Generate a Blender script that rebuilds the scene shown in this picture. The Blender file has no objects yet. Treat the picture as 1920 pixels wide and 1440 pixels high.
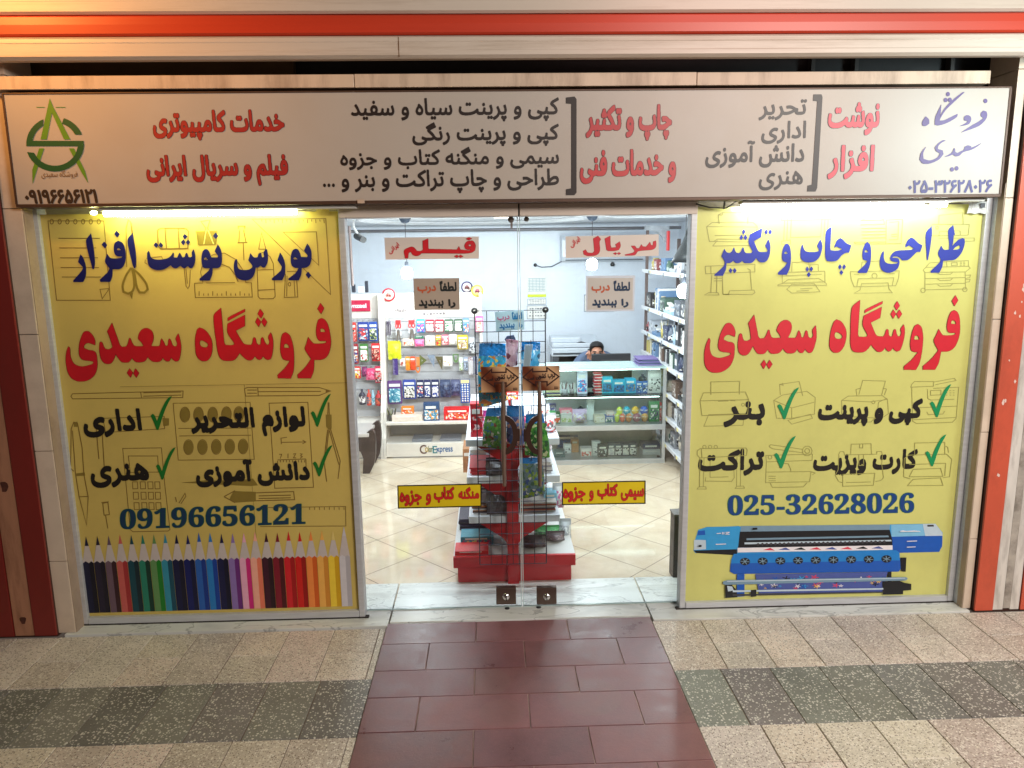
import bpy, bmesh, math, random
import numpy as np
from mathutils import Vector, Matrix, geometry
random.seed(7)
SC = bpy.context.scene
COL = SC.collection

# ---------------------------------------------------------------- camera
F_PX, PITCH, YAW, ROLL = 1380.0, 0.179439, 0.0291033, -0.0127926
CAM = Vector((0.0, -3.82, 2.0))
cp, sp, cy_, sy_ = math.cos(PITCH), math.sin(PITCH), math.cos(YAW), math.sin(YAW)
FWD = Vector((sy_*cp, cy_*cp, -sp)); R0 = Vector((cy_, -sy_, 0)); U0 = R0.cross(FWD)
cr, sr = math.cos(ROLL), math.sin(ROLL)
RGT = cr*R0 + sr*U0; UPV = -sr*R0 + cr*U0
cam = bpy.data.cameras.new('camera'); camo = bpy.data.objects.new('camera', cam); COL.objects.link(camo)
cam.sensor_width = 36.0; cam.lens = 36.0*F_PX/1920.0; cam.clip_start = 0.05; cam.clip_end = 200
mw = Matrix((RGT, UPV, -FWD)).transposed().to_4x4(); mw.translation = CAM
camo.matrix_world = mw
SC.camera = camo

# ---------------------------------------------------------------- world: night sky, hardly any light
W = bpy.data.worlds.new('World'); SC.world = W; W.use_nodes = True
W.node_tree.nodes['Background'].inputs[0].default_value = (0.80, 0.62, 0.50, 1)
W.node_tree.nodes['Background'].inputs[1].default_value = 0.09

# ---------------------------------------------------------------- street and shop lamps, added arcade fill
def lamp(name, kind, loc, energy, color, target=None, size=0.3, size_y=None, spot=None, blend=0.6):
    L = bpy.data.lights.new(name, kind); L.energy = energy; L.color = color
    if kind == 'AREA':
        L.size = size
        if size_y: L.shape = 'RECTANGLE'; L.size_y = size_y
    else:
        L.shadow_soft_size = size
    if kind == 'SPOT': L.spot_size = math.radians(spot); L.spot_blend = blend
    o = bpy.data.objects.new(name, L); COL.objects.link(o); o.location = loc
    if target is not None:
        o.rotation_euler = (Vector(target)-Vector(loc)).to_track_quat('-Z', 'Y').to_euler()
    return o
lamp('sodium_street_lamp', 'SPOT', (-2.7, -1.3, 3.55), 140, (1.0, 0.42, 0.09), (-1.9, -0.2, 3.0), 0.15, spot=68, blend=0.9)
lamp('arcade_fill', 'AREA', (3.0, -4.6, 3.5), 225, (1.0, 0.90, 0.82), (0.4, -0.4, 0.6), 1.6, 1.0)  # unseen area lamp added as general fill over the front
lamp('pink_shop_light', 'SPOT', (1.2, -1.2, 3.8), 20, (1.0, 0.50, 0.48), (1.1, -0.2, 3.05), 0.2, spot=76, blend=0.9)
lamp('white_shop_light', 'SPOT', (2.95, -1.25, 2.62), 72, (0.78, 0.98, 1.0), (2.42, -0.14, 2.5), 0.2, spot=80, blend=1.0)
lamp('neighbour_shop_light', 'SPOT', (4.2, -2.4, 2.6), 120, (0.95, 0.98, 1.0), (2.4, -0.6, 0.5), 0.3, spot=85, blend=1.0)

SC.view_settings.view_transform = 'Standard'; SC.view_settings.look = 'None'
SC.view_settings.exposure = 0.05; SC.view_settings.gamma = 1.0
SC.render.engine = 'CYCLES'
SC.cycles.max_bounces = 10; SC.cycles.transparent_max_bounces = 24
SC.cycles.use_denoising = True
SC.cycles.caustics_reflective = False; SC.cycles.caustics_refractive = False
SC.cycles.sample_clamp_indirect = 4.0

# ---------------------------------------------------------------- photo ray -> point on a plane of the place
def ray(px, py): return FWD + RGT*((px-960)/F_PX) - UPV*((py-720)/F_PX)
def P(px, py, Y):
    d = ray(px, py); return CAM + d*((Y-CAM.y)/d.y)
def G(px, py, z=0.0):
    d = ray(px, py); return CAM + d*((z-CAM.z)/d.z)
def XP(px, py, X):
    d = ray(px, py); return CAM + d*((X-CAM.x)/d.x)
# ---------------------------------------------------------------- materials
MATS = {}
def srgb(c):
    f = lambda v: v/12.92 if v <= 0.04045 else ((v+0.055)/1.055)**2.4
    return tuple(f(v/255.0) for v in c)
def mat(name, color, rough=0.6, metal=0.0, var=0.08, scale=12.0, bump=0.0, emit=None, estr=0.0, spec=0.5, alpha=None, coat=0.0, dirt=None, dirt_amt=0.0, dirt_scale=3.0, stretch=(1, 1, 1)):
    if name in MATS: return MATS[name]
    m = bpy.data.materials.new(name); MATS[name] = m; m.use_nodes = True
    nt = m.node_tree; N = nt.nodes; L = nt.links; b = N['Principled BSDF']
    b.inputs['Roughness'].default_value = rough; b.inputs['Metallic'].default_value = metal
    b.inputs['Specular IOR Level'].default_value = spec; b.inputs['Coat Weight'].default_value = coat
    c = tuple(color[:3])
    if var > 0 or dirt is not None or bump > 0:
        tc = N.new('ShaderNodeTexCoord'); mp = N.new('ShaderNodeMapping'); L.new(tc.outputs['Object'], mp.inputs[0]); mp.inputs['Scale'].default_value = stretch
        nz = N.new('ShaderNodeTexNoise'); nz.inputs['Scale'].default_value = scale; nz.inputs['Detail'].default_value = 5; L.new(mp.outputs[0], nz.inputs[0])
        rp = N.new('ShaderNodeValToRGB'); L.new(nz.outputs[0], rp.inputs[0])
        rp.color_ramp.elements[0].position = 0.3; rp.color_ramp.elements[1].position = 0.7
        rp.color_ramp.elements[0].color = tuple(max(0, v*(1-var)) for v in c)+(1,)
        rp.color_ramp.elements[1].color = tuple(min(1, v*(1+var)) for v in c)+(1,)
        out = rp.outputs[0]
        if dirt is not None:
            n2 = N.new('ShaderNodeTexNoise'); n2.inputs['Scale'].default_value = dirt_scale; n2.inputs['Detail'].default_value = 8; n2.inputs['Roughness'].default_value = 0.7; L.new(mp.outputs[0], n2.inputs[0])
            r2 = N.new('ShaderNodeValToRGB'); L.new(n2.outputs[0], r2.inputs[0]); r2.color_ramp.elements[0].position = 0.48; r2.color_ramp.elements[1].position = 0.72
            r2.color_ramp.elements[0].color = (0, 0, 0, 1); r2.color_ramp.elements[1].color = (dirt_amt,)*3+(1,)
            mx = N.new('ShaderNodeMix'); mx.data_type = 'RGBA'; L.new(r2.outputs[0], mx.inputs[0]); L.new(out, mx.inputs[6]); mx.inputs[7].default_value = tuple(dirt)+(1,); out = mx.outputs[2]
        L.new(out, b.inputs['Base Color'])
        if bump > 0:
            bp = N.new('ShaderNodeBump'); bp.inputs['Strength'].default_value = bump; bp.inputs['Distance'].default_value = 0.002; L.new(nz.outputs[0], bp.inputs['Height']); L.new(bp.outputs[0], b.inputs['Normal'])
    else:
        b.inputs['Base Color'].default_value = c+(1,)
    if emit is not None:
        b.inputs['Emission Color'].default_value = tuple(emit)+(1,); b.inputs['Emission Strength'].default_value = estr
    if alpha is not None: b.inputs['Alpha'].default_value = alpha
    return m
def art(cols, scale=55.0, rough=0.35):
    """printed packaging: small patches of a few inks"""
    key = 'printed_'+'_'.join('%02x%02x%02x' % tuple(c) for c in cols)+'_%d' % scale
    if key in MATS: return MATS[key]
    m = bpy.data.materials.new(key); MATS[key] = m; m.use_nodes = True
    nt = m.node_tree; N = nt.nodes; L = nt.links; b = N['Principled BSDF']; b.inputs['Roughness'].default_value = rough
    tc = N.new('ShaderNodeTexCoord'); oi = N.new('ShaderNodeObjectInfo'); ad = N.new('ShaderNodeVectorMath'); ad.operation = 'ADD'
    ml = N.new('ShaderNodeMath'); ml.operation = 'MULTIPLY'; ml.inputs[1].default_value = 37.0; L.new(oi.outputs['Random'], ml.inputs[0])
    L.new(tc.outputs['Object'], ad.inputs[0]); L.new(ml.outputs[0], ad.inputs[1])
    v = N.new('ShaderNodeTexVoronoi'); v.inputs['Scale'].default_value = scale; L.new(ad.outputs[0], v.inputs['Vector'])
    sx = N.new('ShaderNodeSeparateColor'); L.new(v.outputs['Color'], sx.inputs[0])
    rp = N.new('ShaderNodeValToRGB'); rp.color_ramp.interpolation = 'CONSTANT'; L.new(sx.outputs[0], rp.inputs[0])
    n = len(cols); e = rp.color_ramp.elements
    w = [0.0, 0.46, 0.68, 0.84, 0.93][:n]
    e[0].color = srgb(cols[0])+(1,); e[1].position = w[1]; e[1].color = srgb(cols[1])+(1,)
    for i in range(2, n):
        q = e.new(w[i]); q.color = srgb(cols[i])+(1,)
    L.new(rp.outputs[0], b.inputs['Base Color'])
    return m
def ink(c, rough=0.45):
    return mat('ink_%02x%02x%02x' % tuple(c), srgb(c), rough, var=0.04, scale=30)
def glass(name, tint=(0.93, 0.97, 0.96), refl=0.05, dust=0.0):
    if name in MATS: return MATS[name]
    m = bpy.data.materials.new(name); MATS[name] = m; m.use_nodes = True
    nt = m.node_tree; N = nt.nodes; L = nt.links; N.remove(N['Principled BSDF'])
    t = N.new('ShaderNodeBsdfTransparent'); t.inputs[0].default_value = tuple(tint)+(1,)
    g = N.new('ShaderNodeBsdfGlossy'); g.inputs['Roughness'].default_value = 0.02; g.inputs[0].default_value = (1, 1, 1, 1)
    lw = N.new('ShaderNodeFresnel'); lw.inputs[0].default_value = 1.45
    mu = N.new('ShaderNodeMath'); mu.operation = 'MULTIPLY'; mu.inputs[1].default_value = refl/0.04; mu.use_clamp = True; L.new(lw.outputs[0], mu.inputs[0])
    mx = N.new('ShaderNodeMixShader'); L.new(mu.outputs[0], mx.inputs[0]); L.new(t.outputs[0], mx.inputs[1]); L.new(g.outputs[0], mx.inputs[2])
    out = mx.outputs[0]
    if dust > 0:                                                   # wiped smears and finger marks on the pane
        tc = N.new('ShaderNodeTexCoord'); mp = N.new('ShaderNodeMapping'); mp.inputs['Scale'].default_value = (2.2, 1, 5); mp.inputs['Rotation'].default_value = (0, 0.5, 0); L.new(tc.outputs['Object'], mp.inputs[0])
        nz = N.new('ShaderNodeTexNoise'); nz.inputs['Scale'].default_value = 2.4; nz.inputs['Detail'].default_value = 9; nz.inputs['Distortion'].default_value = 1.2; L.new(mp.outputs[0], nz.inputs[0])
        mr = N.new('ShaderNodeMapRange'); mr.inputs[1].default_value = 0.45; mr.inputs[2].default_value = 0.75; mr.inputs[3].default_value = 0.0; mr.inputs[4].default_value = dust; L.new(nz.outputs[0], mr.inputs[0])
        df = N.new('ShaderNodeBsdfDiffuse'); df.inputs[0].default_value = (0.8, 0.8, 0.8, 1); m2 = N.new('ShaderNodeMixShader'); L.new(mr.outputs[0], m2.inputs[0]); L.new(out, m2.inputs[1]); L.new(df.outputs[0], m2.inputs[2]); out = m2.outputs[0]
    L.new(out, N['Material Output'].inputs[0]); return m
def film(name, tint, fac=0.5, rough=0.2):
    """clear plastic bag"""
    if name in MATS: return MATS[name]
    m = bpy.data.materials.new(name); MATS[name] = m; m.use_nodes = True
    nt = m.node_tree; N = nt.nodes; L = nt.links; b = N['Principled BSDF']
    b.inputs['Base Color'].default_value = tuple(tint)+(1,); b.inputs['Roughness'].default_value = rough; b.inputs['Alpha'].default_value = fac
    return m
def glow(name, color, strength):
    if name in MATS: return MATS[name]
    m = bpy.data.materials.new(name); MATS[name] = m; m.use_nodes = True
    b = m.node_tree.nodes['Principled BSDF']; b.inputs['Base Color'].default_value = tuple(color)+(1,)
    b.inputs['Emission Color'].default_value = tuple(color)+(1,); b.inputs['Emission Strength'].default_value = strength
    return m

# ---------------------------------------------------------------- mesh builder
class MB:
    def __init__(s): s.v = []; s.f = []; s.m = []; s.sm = []
    def add(s, vs, fs, mi=0, smooth=False):
        o = len(s.v); s.v += [Vector(v) for v in vs]
        for f in fs: s.f.append([o+i for i in f]); s.m.append(mi); s.sm.append(smooth)
        return s
    def box(s, x0, x1, y0, y1, z0, z1, mi=0, bev=0.0):
        if x0 > x1: x0, x1 = x1, x0
        if y0 > y1: y0, y1 = y1, y0
        if z0 > z1: z0, z1 = z1, z0
        if bev <= 0:
            return s.add([(x, y, z) for x in (x0, x1) for y in (y0, y1) for z in (z0, z1)],
                         [(0, 1, 3, 2), (4, 6, 7, 5), (0, 4, 5, 1), (2, 3, 7, 6), (0, 2, 6, 4), (1, 5, 7, 3)], mi)
        bm = bmesh.new(); bmesh.ops.create_cube(bm, size=1)
        for v in bm.verts: v.co = Vector(((x0+x1)/2+v.co.x*(x1-x0), (y0+y1)/2+v.co.y*(y1-y0), (z0+z1)/2+v.co.z*(z1-z0)))
        bev = min(bev, 0.45*min(x1-x0, y1-y0, z1-z0))
        bmesh.ops.bevel(bm, geom=bm.edges[:], offset=bev, segments=2, affect='EDGES', profile=0.6)
        s.add_bm(bm, mi); return s
    def add_bm(s, bm, mi=0, smooth=False):
        bm.verts.index_update(); s.add([v.co.copy() for v in bm.verts], [[v.index for v in f.verts] for f in bm.faces], mi, smooth); bm.free(); return s
    def quad(s, a, b, c, d, mi=0): return s.add([a, b, c, d], [(0, 1, 2, 3)], mi)
    def prism(s, poly, axis, a, b, mi=0, smooth=False):
        """2-D polygon extruded along an axis from a to b"""
        def to3(p, t):
            if axis == 'x': return (t, p[0], p[1])
            if axis == 'y': return (p[0], t, p[1])
            return (p[0], p[1], t)
        n = len(poly); vs = [to3(p, a) for p in poly]+[to3(p, b) for p in poly]
        s.add(vs, [(i, (i+1) % n, n+(i+1) % n, n+i) for i in range(n)], mi, smooth)
        tri = geometry.tessellate_polygon([[Vector((p[0], p[1], 0)) for p in poly]])
        s.add([to3(p, a) for p in poly], [t for t in tri], mi); s.add([to3(p, b) for p in poly], [t[::-1] for t in tri], mi)
        return s
    def tube(s, pts, r, n=8, mi=0, cap=True):
        pts = [Vector(p) for p in pts]; rs = r if isinstance(r, (list, tuple)) else [r]*len(pts)
        vs = []; prev = None
        for i, p in enumerate(pts):
            d = (pts[min(i+1, len(pts)-1)]-pts[max(i-1, 0)]).normalized()
            a = prev if prev is not None else (Vector((0, 0, 1)) if abs(d.z) < 0.9 else Vector((1, 0, 0)))
            u = d.cross(a)
            u = d.orthogonal() if u.length < 1e-6 else u
            u.normalize(); w = u.cross(d).normalized(); prev = w
            for k in range(n):
                t = 2*math.pi*k/n; vs.append(p+(u*math.cos(t)+w*math.sin(t))*rs[i])
        fs = [(i*n+k, i*n+(k+1) % n, (i+1)*n+(k+1) % n, (i+1)*n+k) for i in range(len(pts)-1) for k in range(n)]
        s.add(vs, fs, mi, True)
        if cap:
            s.add(vs[:n], [tuple(range(n))], mi); s.add(vs[-n:], [tuple(range(n))[::-1]], mi)
        return s
    def lathe(s, prof, c, n=20, mi=0, axis='z', smooth=True):
        c = Vector(c); vs = []
        for r, h in prof:
            for k in range(n):
                t = 2*math.pi*k/n; a, b = r*math.cos(t), r*math.sin(t)
                vs.append(c+Vector((a, b, h) if axis == 'z' else ((a, h, b) if axis == 'y' else (h, a, b))))
        fs = [(i*n+k, i*n+(k+1) % n, (i+1)*n+(k+1) % n, (i+1)*n+k) for i in range(len(prof)-1) for k in range(n)]
        s.add(vs, fs, mi, smooth); return s
    def ball(s, c, rx, ry, rz, mi=0, seg=16, ring=10):
        prof = [(max(1e-4, math.sin(math.pi*i/ring)), -math.cos(math.pi*i/ring)) for i in range(ring+1)]
        vs = []; c = Vector(c)
        for r, h in prof:
            for k in range(seg):
                t = 2*math.pi*k/seg; vs.append(c+Vector((r*math.cos(t)*rx, r*math.sin(t)*ry, h*rz)))
        fs = [(i*seg+k, i*seg+(k+1) % seg, (i+1)*seg+(k+1) % seg, (i+1)*seg+k) for i in range(ring) for k in range(seg)]
        s.add(vs, fs, mi, True); return s

def wl(o):
    p = Vector((0, 0, 0))
    while o is not None: p += o.location; o = o.parent
    return p
def obj(name, mb, mats, parent=None, org=None, label=None):
    me = bpy.data.meshes.new(name)
    lo = Vector((min(v.x for v in mb.v), min(v.y for v in mb.v), min(v.z for v in mb.v))); hi = Vector((max(v.x for v in mb.v), max(v.y for v in mb.v), max(v.z for v in mb.v)))
    if parent is None: base = Vector(org) if org is not None else Vector(((lo.x+hi.x)/2, (lo.y+hi.y)/2, lo.z)); off = base
    else:
        base = (lo+hi)/2; off = base
    me.from_pydata([tuple(v-off) for v in mb.v], [], mb.f)
    for m in (mats if isinstance(mats, (list, tuple)) else [mats]): me.materials.append(m)
    me.polygons.foreach_set('material_index', mb.m); me.polygons.foreach_set('use_smooth', mb.sm)
    bm = bmesh.new(); bm.from_mesh(me); bmesh.ops.recalc_face_normals(bm, faces=bm.faces[:]); bm.to_mesh(me); bm.free()
    me.update()
    o = bpy.data.objects.new(name, me); COL.objects.link(o)
    if parent is not None:
        o.parent = parent; o.location = base-wl(parent)
    else: o.location = base
    if label: o['label'] = label
    return o
def tag(o, label=None, cat=None, group=None, kind=None):
    if label: o['label'] = label
    if cat: o['category'] = cat; o['kind'] = 'thing'
    if group: o['group'] = group
    if kind: o['kind'] = kind
    return o
def thing(name, label, cat, loc, group=None):
    o = bpy.data.objects.new(name, None); COL.objects.link(o); o.location = loc; o.empty_display_size = 0.05
    return tag(o, label, cat, group)
def struct(name, mb, mats): return tag(obj(name, mb, mats), kind='structure')
def copy_thing(o, dloc, label=None, group=None):
    """a thing with copies of its parts and sub-parts, shifted by dloc"""
    def cp(a, par):
        b = a.copy(); COL.objects.link(b); b.parent = par
        for ch in a.children: cp(ch, b)
        return b
    n = cp(o, None); n.location = o.location+Vector(dloc)
    if label: n['label'] = label
    if group: n['group'] = group
    return n

# ---------------------------------------------------------------- flat shapes: smoothing, rasterising, contours
def pts(s): return [tuple(float(q) for q in t.split(',')) for t in s.split()]
def smooth_loop(p, corner=48, n=5):
    """closed Catmull-Rom through the points, keeping sharp turns as corners"""
    N = len(p); A = [np.array(q) for q in p]; cor = []
    for i in range(N):
        a = A[i]-A[i-1]; b = A[(i+1) % N]-A[i]
        c = np.dot(a, b)/(np.linalg.norm(a)*np.linalg.norm(b)+1e-9); cor.append(math.degrees(math.acos(max(-1, min(1, c)))) > corner)
    out = []
    for i in range(N):
        p0, p1, p2, p3 = A[i-1], A[i], A[(i+1) % N], A[(i+2) % N]
        m1 = (p2-p1)*1.0 if cor[i] else (p2-p0)*0.5
        m2 = (p2-p1)*1.0 if cor[(i+1) % N] else (p3-p1)*0.5
        L = np.linalg.norm(p2-p1)
        for m in (m1, m2):
            l = np.linalg.norm(m)
            if l > L: m *= L/l
        for k in range(n):
            t = k/n; h00 = 2*t**3-3*t*t+1; h10 = t**3-2*t*t+t; h01 = -2*t**3+3*t*t; h11 = t**3-t*t
            out.append(tuple(h00*p1+h10*m1+h01*p2+h11*m2))
    return out
def raster(loops, W_, H_, evenodd=False):
    wd = np.zeros((H_, W_+1), np.int32)
    for lp in loops:
        a = np.asarray(lp, float); b = np.roll(a, -1, 0)
        for (x0, y0), (x1, y1) in zip(a, b):
            if y0 == y1: continue
            s = 1 if y1 > y0 else -1
            if s < 0: x0, y0, x1, y1 = x1, y1, x0, y0
            r0 = max(0, math.ceil(y0-0.5)); r1 = min(H_-1, math.ceil(y1-0.5)-1)
            if r1 < r0: continue
            r = np.arange(r0, r1+1); xs = x0+(r+0.5-y0)*(x1-x0)/(y1-y0)
            xi = np.clip(np.ceil(xs-0.5), 0, W_).astype(int); np.add.at(wd, (r, xi), s)
    c = np.cumsum(wd, 1)[:, :W_]
    return ((c % 2) != 0) if evenodd else (c != 0)
def dilate(B, rx, ry):
    if rx <= 0 and ry <= 0: return B
    out = np.zeros_like(B); R = int(math.ceil(ry))
    for dy in range(-R, R+1):
        w = rx*math.sqrt(max(0, 1-(dy/max(ry, 1e-6))**2)) if ry > 0 else rx
        if abs(dy) > ry and dy != 0: continue
        S = np.zeros_like(B)
        if dy >= 0: S[dy:] = B[:B.shape[0]-dy]
        else: S[:dy] = B[-dy:]
        k = int(round(w))
        if k > 0:
            c = np.cumsum(np.pad(S.astype(np.int32), ((0, 0), (k+1, k))), 1); S = (c[:, 2*k+1:]-c[:, :-(2*k+1)]) > 0
        out |= S[:, :B.shape[1]]
    return out
def contours(B, blur=1):
    A = np.pad(B.astype(float), 3)
    for _ in range(blur):
        A = (np.roll(A, 1, 0)+2*A+np.roll(A, -1, 0))/4; A = (np.roll(A, 1, 1)+2*A+np.roll(A, -1, 1))/4
    A = A-0.4999; S = A > 0
    code = S[:-1, :-1]*1+S[:-1, 1:]*2+S[1:, 1:]*4+S[1:, :-1]*8
    nxt = {}
    TAB = {1: ['LT'], 2: ['TR'], 3: ['LR'], 4: ['RB'], 5: ['LT', 'RB'], 6: ['TB'], 7: ['LB'], 8: ['BL'], 9: ['BT'], 10: ['TR', 'BL'], 11: ['BR'], 12: ['RL'], 13: ['RT'], 14: ['TL']}
    def edge(i, j, e):
        return {'T': (i, j, 0), 'B': (i+1, j, 0), 'L': (i, j, 1), 'R': (i, j+1, 1)}[e]
    ii, jj = np.nonzero((code > 0) & (code < 15))
    for i, j in zip(ii.tolist(), jj.tolist()):
        for sgm in TAB[int(code[i, j])]: nxt[edge(i, j, sgm[0])] = edge(i, j, sgm[1])
    def pos(e):
        i, j, k = e
        if k == 0:
            a, b = A[i, j], A[i, j+1]; return (j+a/(a-b)-2.5, i-2.5)
        a, b = A[i, j], A[i+1, j]; return (j-2.5, i+a/(a-b)-2.5)
    loops = []
    while nxt:
        e0, e = nxt.popitem(); lp = [pos(e0)]
        while e != e0:
            lp.append(pos(e)); e = nxt.pop(e, e0)
        if len(lp) > 5: loops.append(lp)
    return loops
def dp(p, tol):
    a = np.asarray(p); n = len(a); k = int(np.argmax(((a-a[0])**2).sum(1)))
    def rec(i, j):
        st = [(i, j)]; keep = {i, j}
        while st:
            u, v = st.pop()
            if v-u < 2: continue
            d = a[v]-a[u]; L = math.hypot(*d)+1e-9; q = a[u+1:v]-a[u]; dist = np.abs(d[0]*q[:, 1]-d[1]*q[:, 0])/L
            m = int(np.argmax(dist))
            if dist[m] > tol: keep.add(u+1+m); st += [(u, u+1+m), (u+1+m, v)]
        return keep
    a = np.vstack([a, a[:1]]); ks = sorted(rec(0, k) | rec(k, n))
    return [tuple(a[i]) for i in ks if i < n]
def area2(p):
    a = np.asarray(p); b = np.roll(a, -1, 0); return float((a[:, 0]*b[:, 1]-b[:, 0]*a[:, 1]).sum()/2)
def inside(q, p):
    x, y = q; r = False; n = len(p)
    for i in range(n):
        (x0, y0), (x1, y1) = p[i], p[i-1]
        if (y0 > y) != (y1 > y) and x < (x1-x0)*(y-y0)/(y1-y0)+x0: r = not r
    return r
def fill_loops(mb, loops, to3, mi=0):
    """faces for outlines with holes; to3 maps a 2-D point to the place"""
    L = [l for l in loops if len(l) > 2 and abs(area2(l)) > 1e-9]
    if not L: return
    big = max(L, key=lambda l: abs(area2(l))); sgn = 1 if area2(big) > 0 else -1
    outs = [l for l in L if area2(l)*sgn > 0]; holes = [l for l in L if area2(l)*sgn < 0]
    for o in sorted(outs, key=lambda l: abs(area2(l))):
        hs = [h for h in holes if inside(h[0], o)]; holes = [h for h in holes if h not in hs]
        flat = [q for l in [o]+hs for q in l]
        tri = geometry.tessellate_polygon([[Vector((q[0], q[1], 0)) for q in l] for l in [o]+hs])
        mb.add([to3(*q) for q in flat], [t for t in tri], mi)

AR = {'ا': 'FE8D FE8E', 'آ': 'FE81 FE82', 'ب': 'FE8F FE90 FE91 FE92', 'پ': 'FB56 FB57 FB58 FB59', 'ت': 'FE95 FE96 FE97 FE98', 'ث': 'FE99 FE9A FE9B FE9C', 'ج': 'FE9D FE9E FE9F FEA0',
      'چ': 'FB7A FB7B FB7C FB7D', 'ح': 'FEA1 FEA2 FEA3 FEA4', 'خ': 'FEA5 FEA6 FEA7 FEA8', 'د': 'FEA9 FEAA', 'ر': 'FEAD FEAE', 'ز': 'FEAF FEB0', 'س': 'FEB1 FEB2 FEB3 FEB4', 'ش': 'FEB5 FEB6 FEB7 FEB8',
      'ط': 'FEC1 FEC2 FEC3 FEC4', 'ع': 'FEC9 FECA FECB FECC', 'ف': 'FED1 FED2 FED3 FED4', 'ک': 'FB8E FB8F FB90 FB91', 'گ': 'FB92 FB93 FB94 FB95', 'ل': 'FEDD FEDE FEDF FEE0', 'م': 'FEE1 FEE2 FEE3 FEE4',
      'ن': 'FEE5 FEE6 FEE7 FEE8', 'و': 'FEED FEEE', 'ه': 'FEE9 FEEA FEEB FEEC', 'ی': 'FBFC FBFD FBFE FBFF'}
AR = {k: [chr(int(x, 16)) for x in v.split()] for k, v in AR.items()}
def shape(s):
    if not any(c in AR for c in s): return s
    out = []
    for i, c in enumerate(s):
        if c not in AR: out.append(c); continue
        pj = i > 0 and len(AR.get(s[i-1], '')) == 4; nj = i+1 < len(s) and s[i+1] in AR and len(AR[c]) == 4
        f = AR[c]; out.append(f[3] if pj and nj else f[2] if nj else f[1] if pj else f[0])
    return ''.join(out[::-1])
def glyph_loops(s):
    cu = bpy.data.curves.new('tmp', 'FONT'); cu.body = s; o = bpy.data.objects.new('tmp', cu)
    COL.objects.link(o); dg = bpy.context.evaluated_depsgraph_get(); c2 = o.evaluated_get(dg).to_curve(dg)
    loops = []
    for sp_ in c2.splines:
        lp = []; bp = sp_.bezier_points; n = len(bp)
        for i in range(n):
            a, b = bp[i], bp[(i+1) % n]
            st = (a.co-b.co).length; straight = (a.handle_right-a.co).length < 1e-6 and (b.handle_left-b.co).length < 1e-6
            if straight: lp.append((a.co.x, a.co.y)); continue
            q = geometry.interpolate_bezier(a.co, a.handle_right, b.handle_left, b.co, 7)
            lp += [(v.x, v.y) for v in q[:-1]]
        if len(lp) > 2: loops.append(lp)
    o.to_curve_clear() if hasattr(o, 'to_curve_clear') else None
    bpy.data.objects.remove(o); bpy.data.curves.remove(cu)
    return loops
def word_bitmap(s, aspect, bx, by, H_=110, pad=0.0):
    """bitmap of a word, emboldened by (bx, by) of its height, tight box = whole bitmap"""
    loops = glyph_loops(shape(s)); a = np.array([q for l in loops for q in l]); lo, hi = a.min(0), a.max(0)
    W_ = max(8, int(round(H_*aspect))); rx, ry = bx*H_, by*H_
    m = 3; ih, iw = H_-2*ry, W_-2*rx
    L2 = [[((x-lo[0])/(hi[0]-lo[0])*iw+rx+m, (hi[1]-y)/(hi[1]-lo[1])*ih+ry+m) for x, y in l] for l in loops]
    return dilate(raster(L2, W_+2*m, H_+2*m), rx, ry), m, W_, H_

_lay = [0]
def layer():
    _lay[0] += 1; return 0.00004*(_lay[0] % 40)
def word(parent, s, box, Y, color, bx=0.035, by=0.05, outline=None, ow=0.025, name='lettering', quad=None, H_=110, up=0.0016, erode=0):
    """a line of writing printed on plane Y; box = x0,y0,x1,y1 in photo pixels (or quad = tl,tr,br,bl)"""
    if quad is None:
        x0, y0, x1, y1 = box; xm, ym = (x0+x1)/2, (y0+y1)/2
        X0, X1 = P(x0, ym, Y).x, P(x1, ym, Y).x; Z1, Z0 = P(xm, y0, Y).z, P(xm, y1, Y).z
        C4 = [Vector((X0, 0, Z1)), Vector((X1, 0, Z1)), Vector((X1, 0, Z0)), Vector((X0, 0, Z0))]
    else: C4 = [P(*q, Y) for q in quad]
    asp = (C4[1]-C4[0]).length/max(1e-6, (C4[3]-C4[0]).length)
    B, m, W_, HH = word_bitmap(s, asp, bx, by, H_)
    def mapper(yy):
        def f(x, y):
            u, v = (x-m)/W_, (y-m)/HH
            p = C4[0]*(1-u)*(1-v)+C4[1]*u*(1-v)+C4[2]*u*v+C4[3]*(1-u)*v
            return (p.x, yy, p.z)
        return f
    mb = MB(); L = [dp(l, 0.35) for l in contours(B)]
    base = Y-up-layer()
    if outline is not None:
        r = ow*HH; B2 = dilate(B, r, r); B2 = dilate(np.pad(B, int(r)+2), r, r); k = int(r)+2
        L2 = [dp([(x-k, y-k) for x, y in l], 0.35) for l in contours(B2)]
        fill_loops(mb, L2, mapper(base), 1); fill_loops(mb, L, mapper(base-0.0008), 0)
        return obj(name, mb, [ink(color), ink(outline)], parent)
    fill_loops(mb, L, mapper(base), 0)
    return obj(name, mb, [ink(color)], parent)
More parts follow.
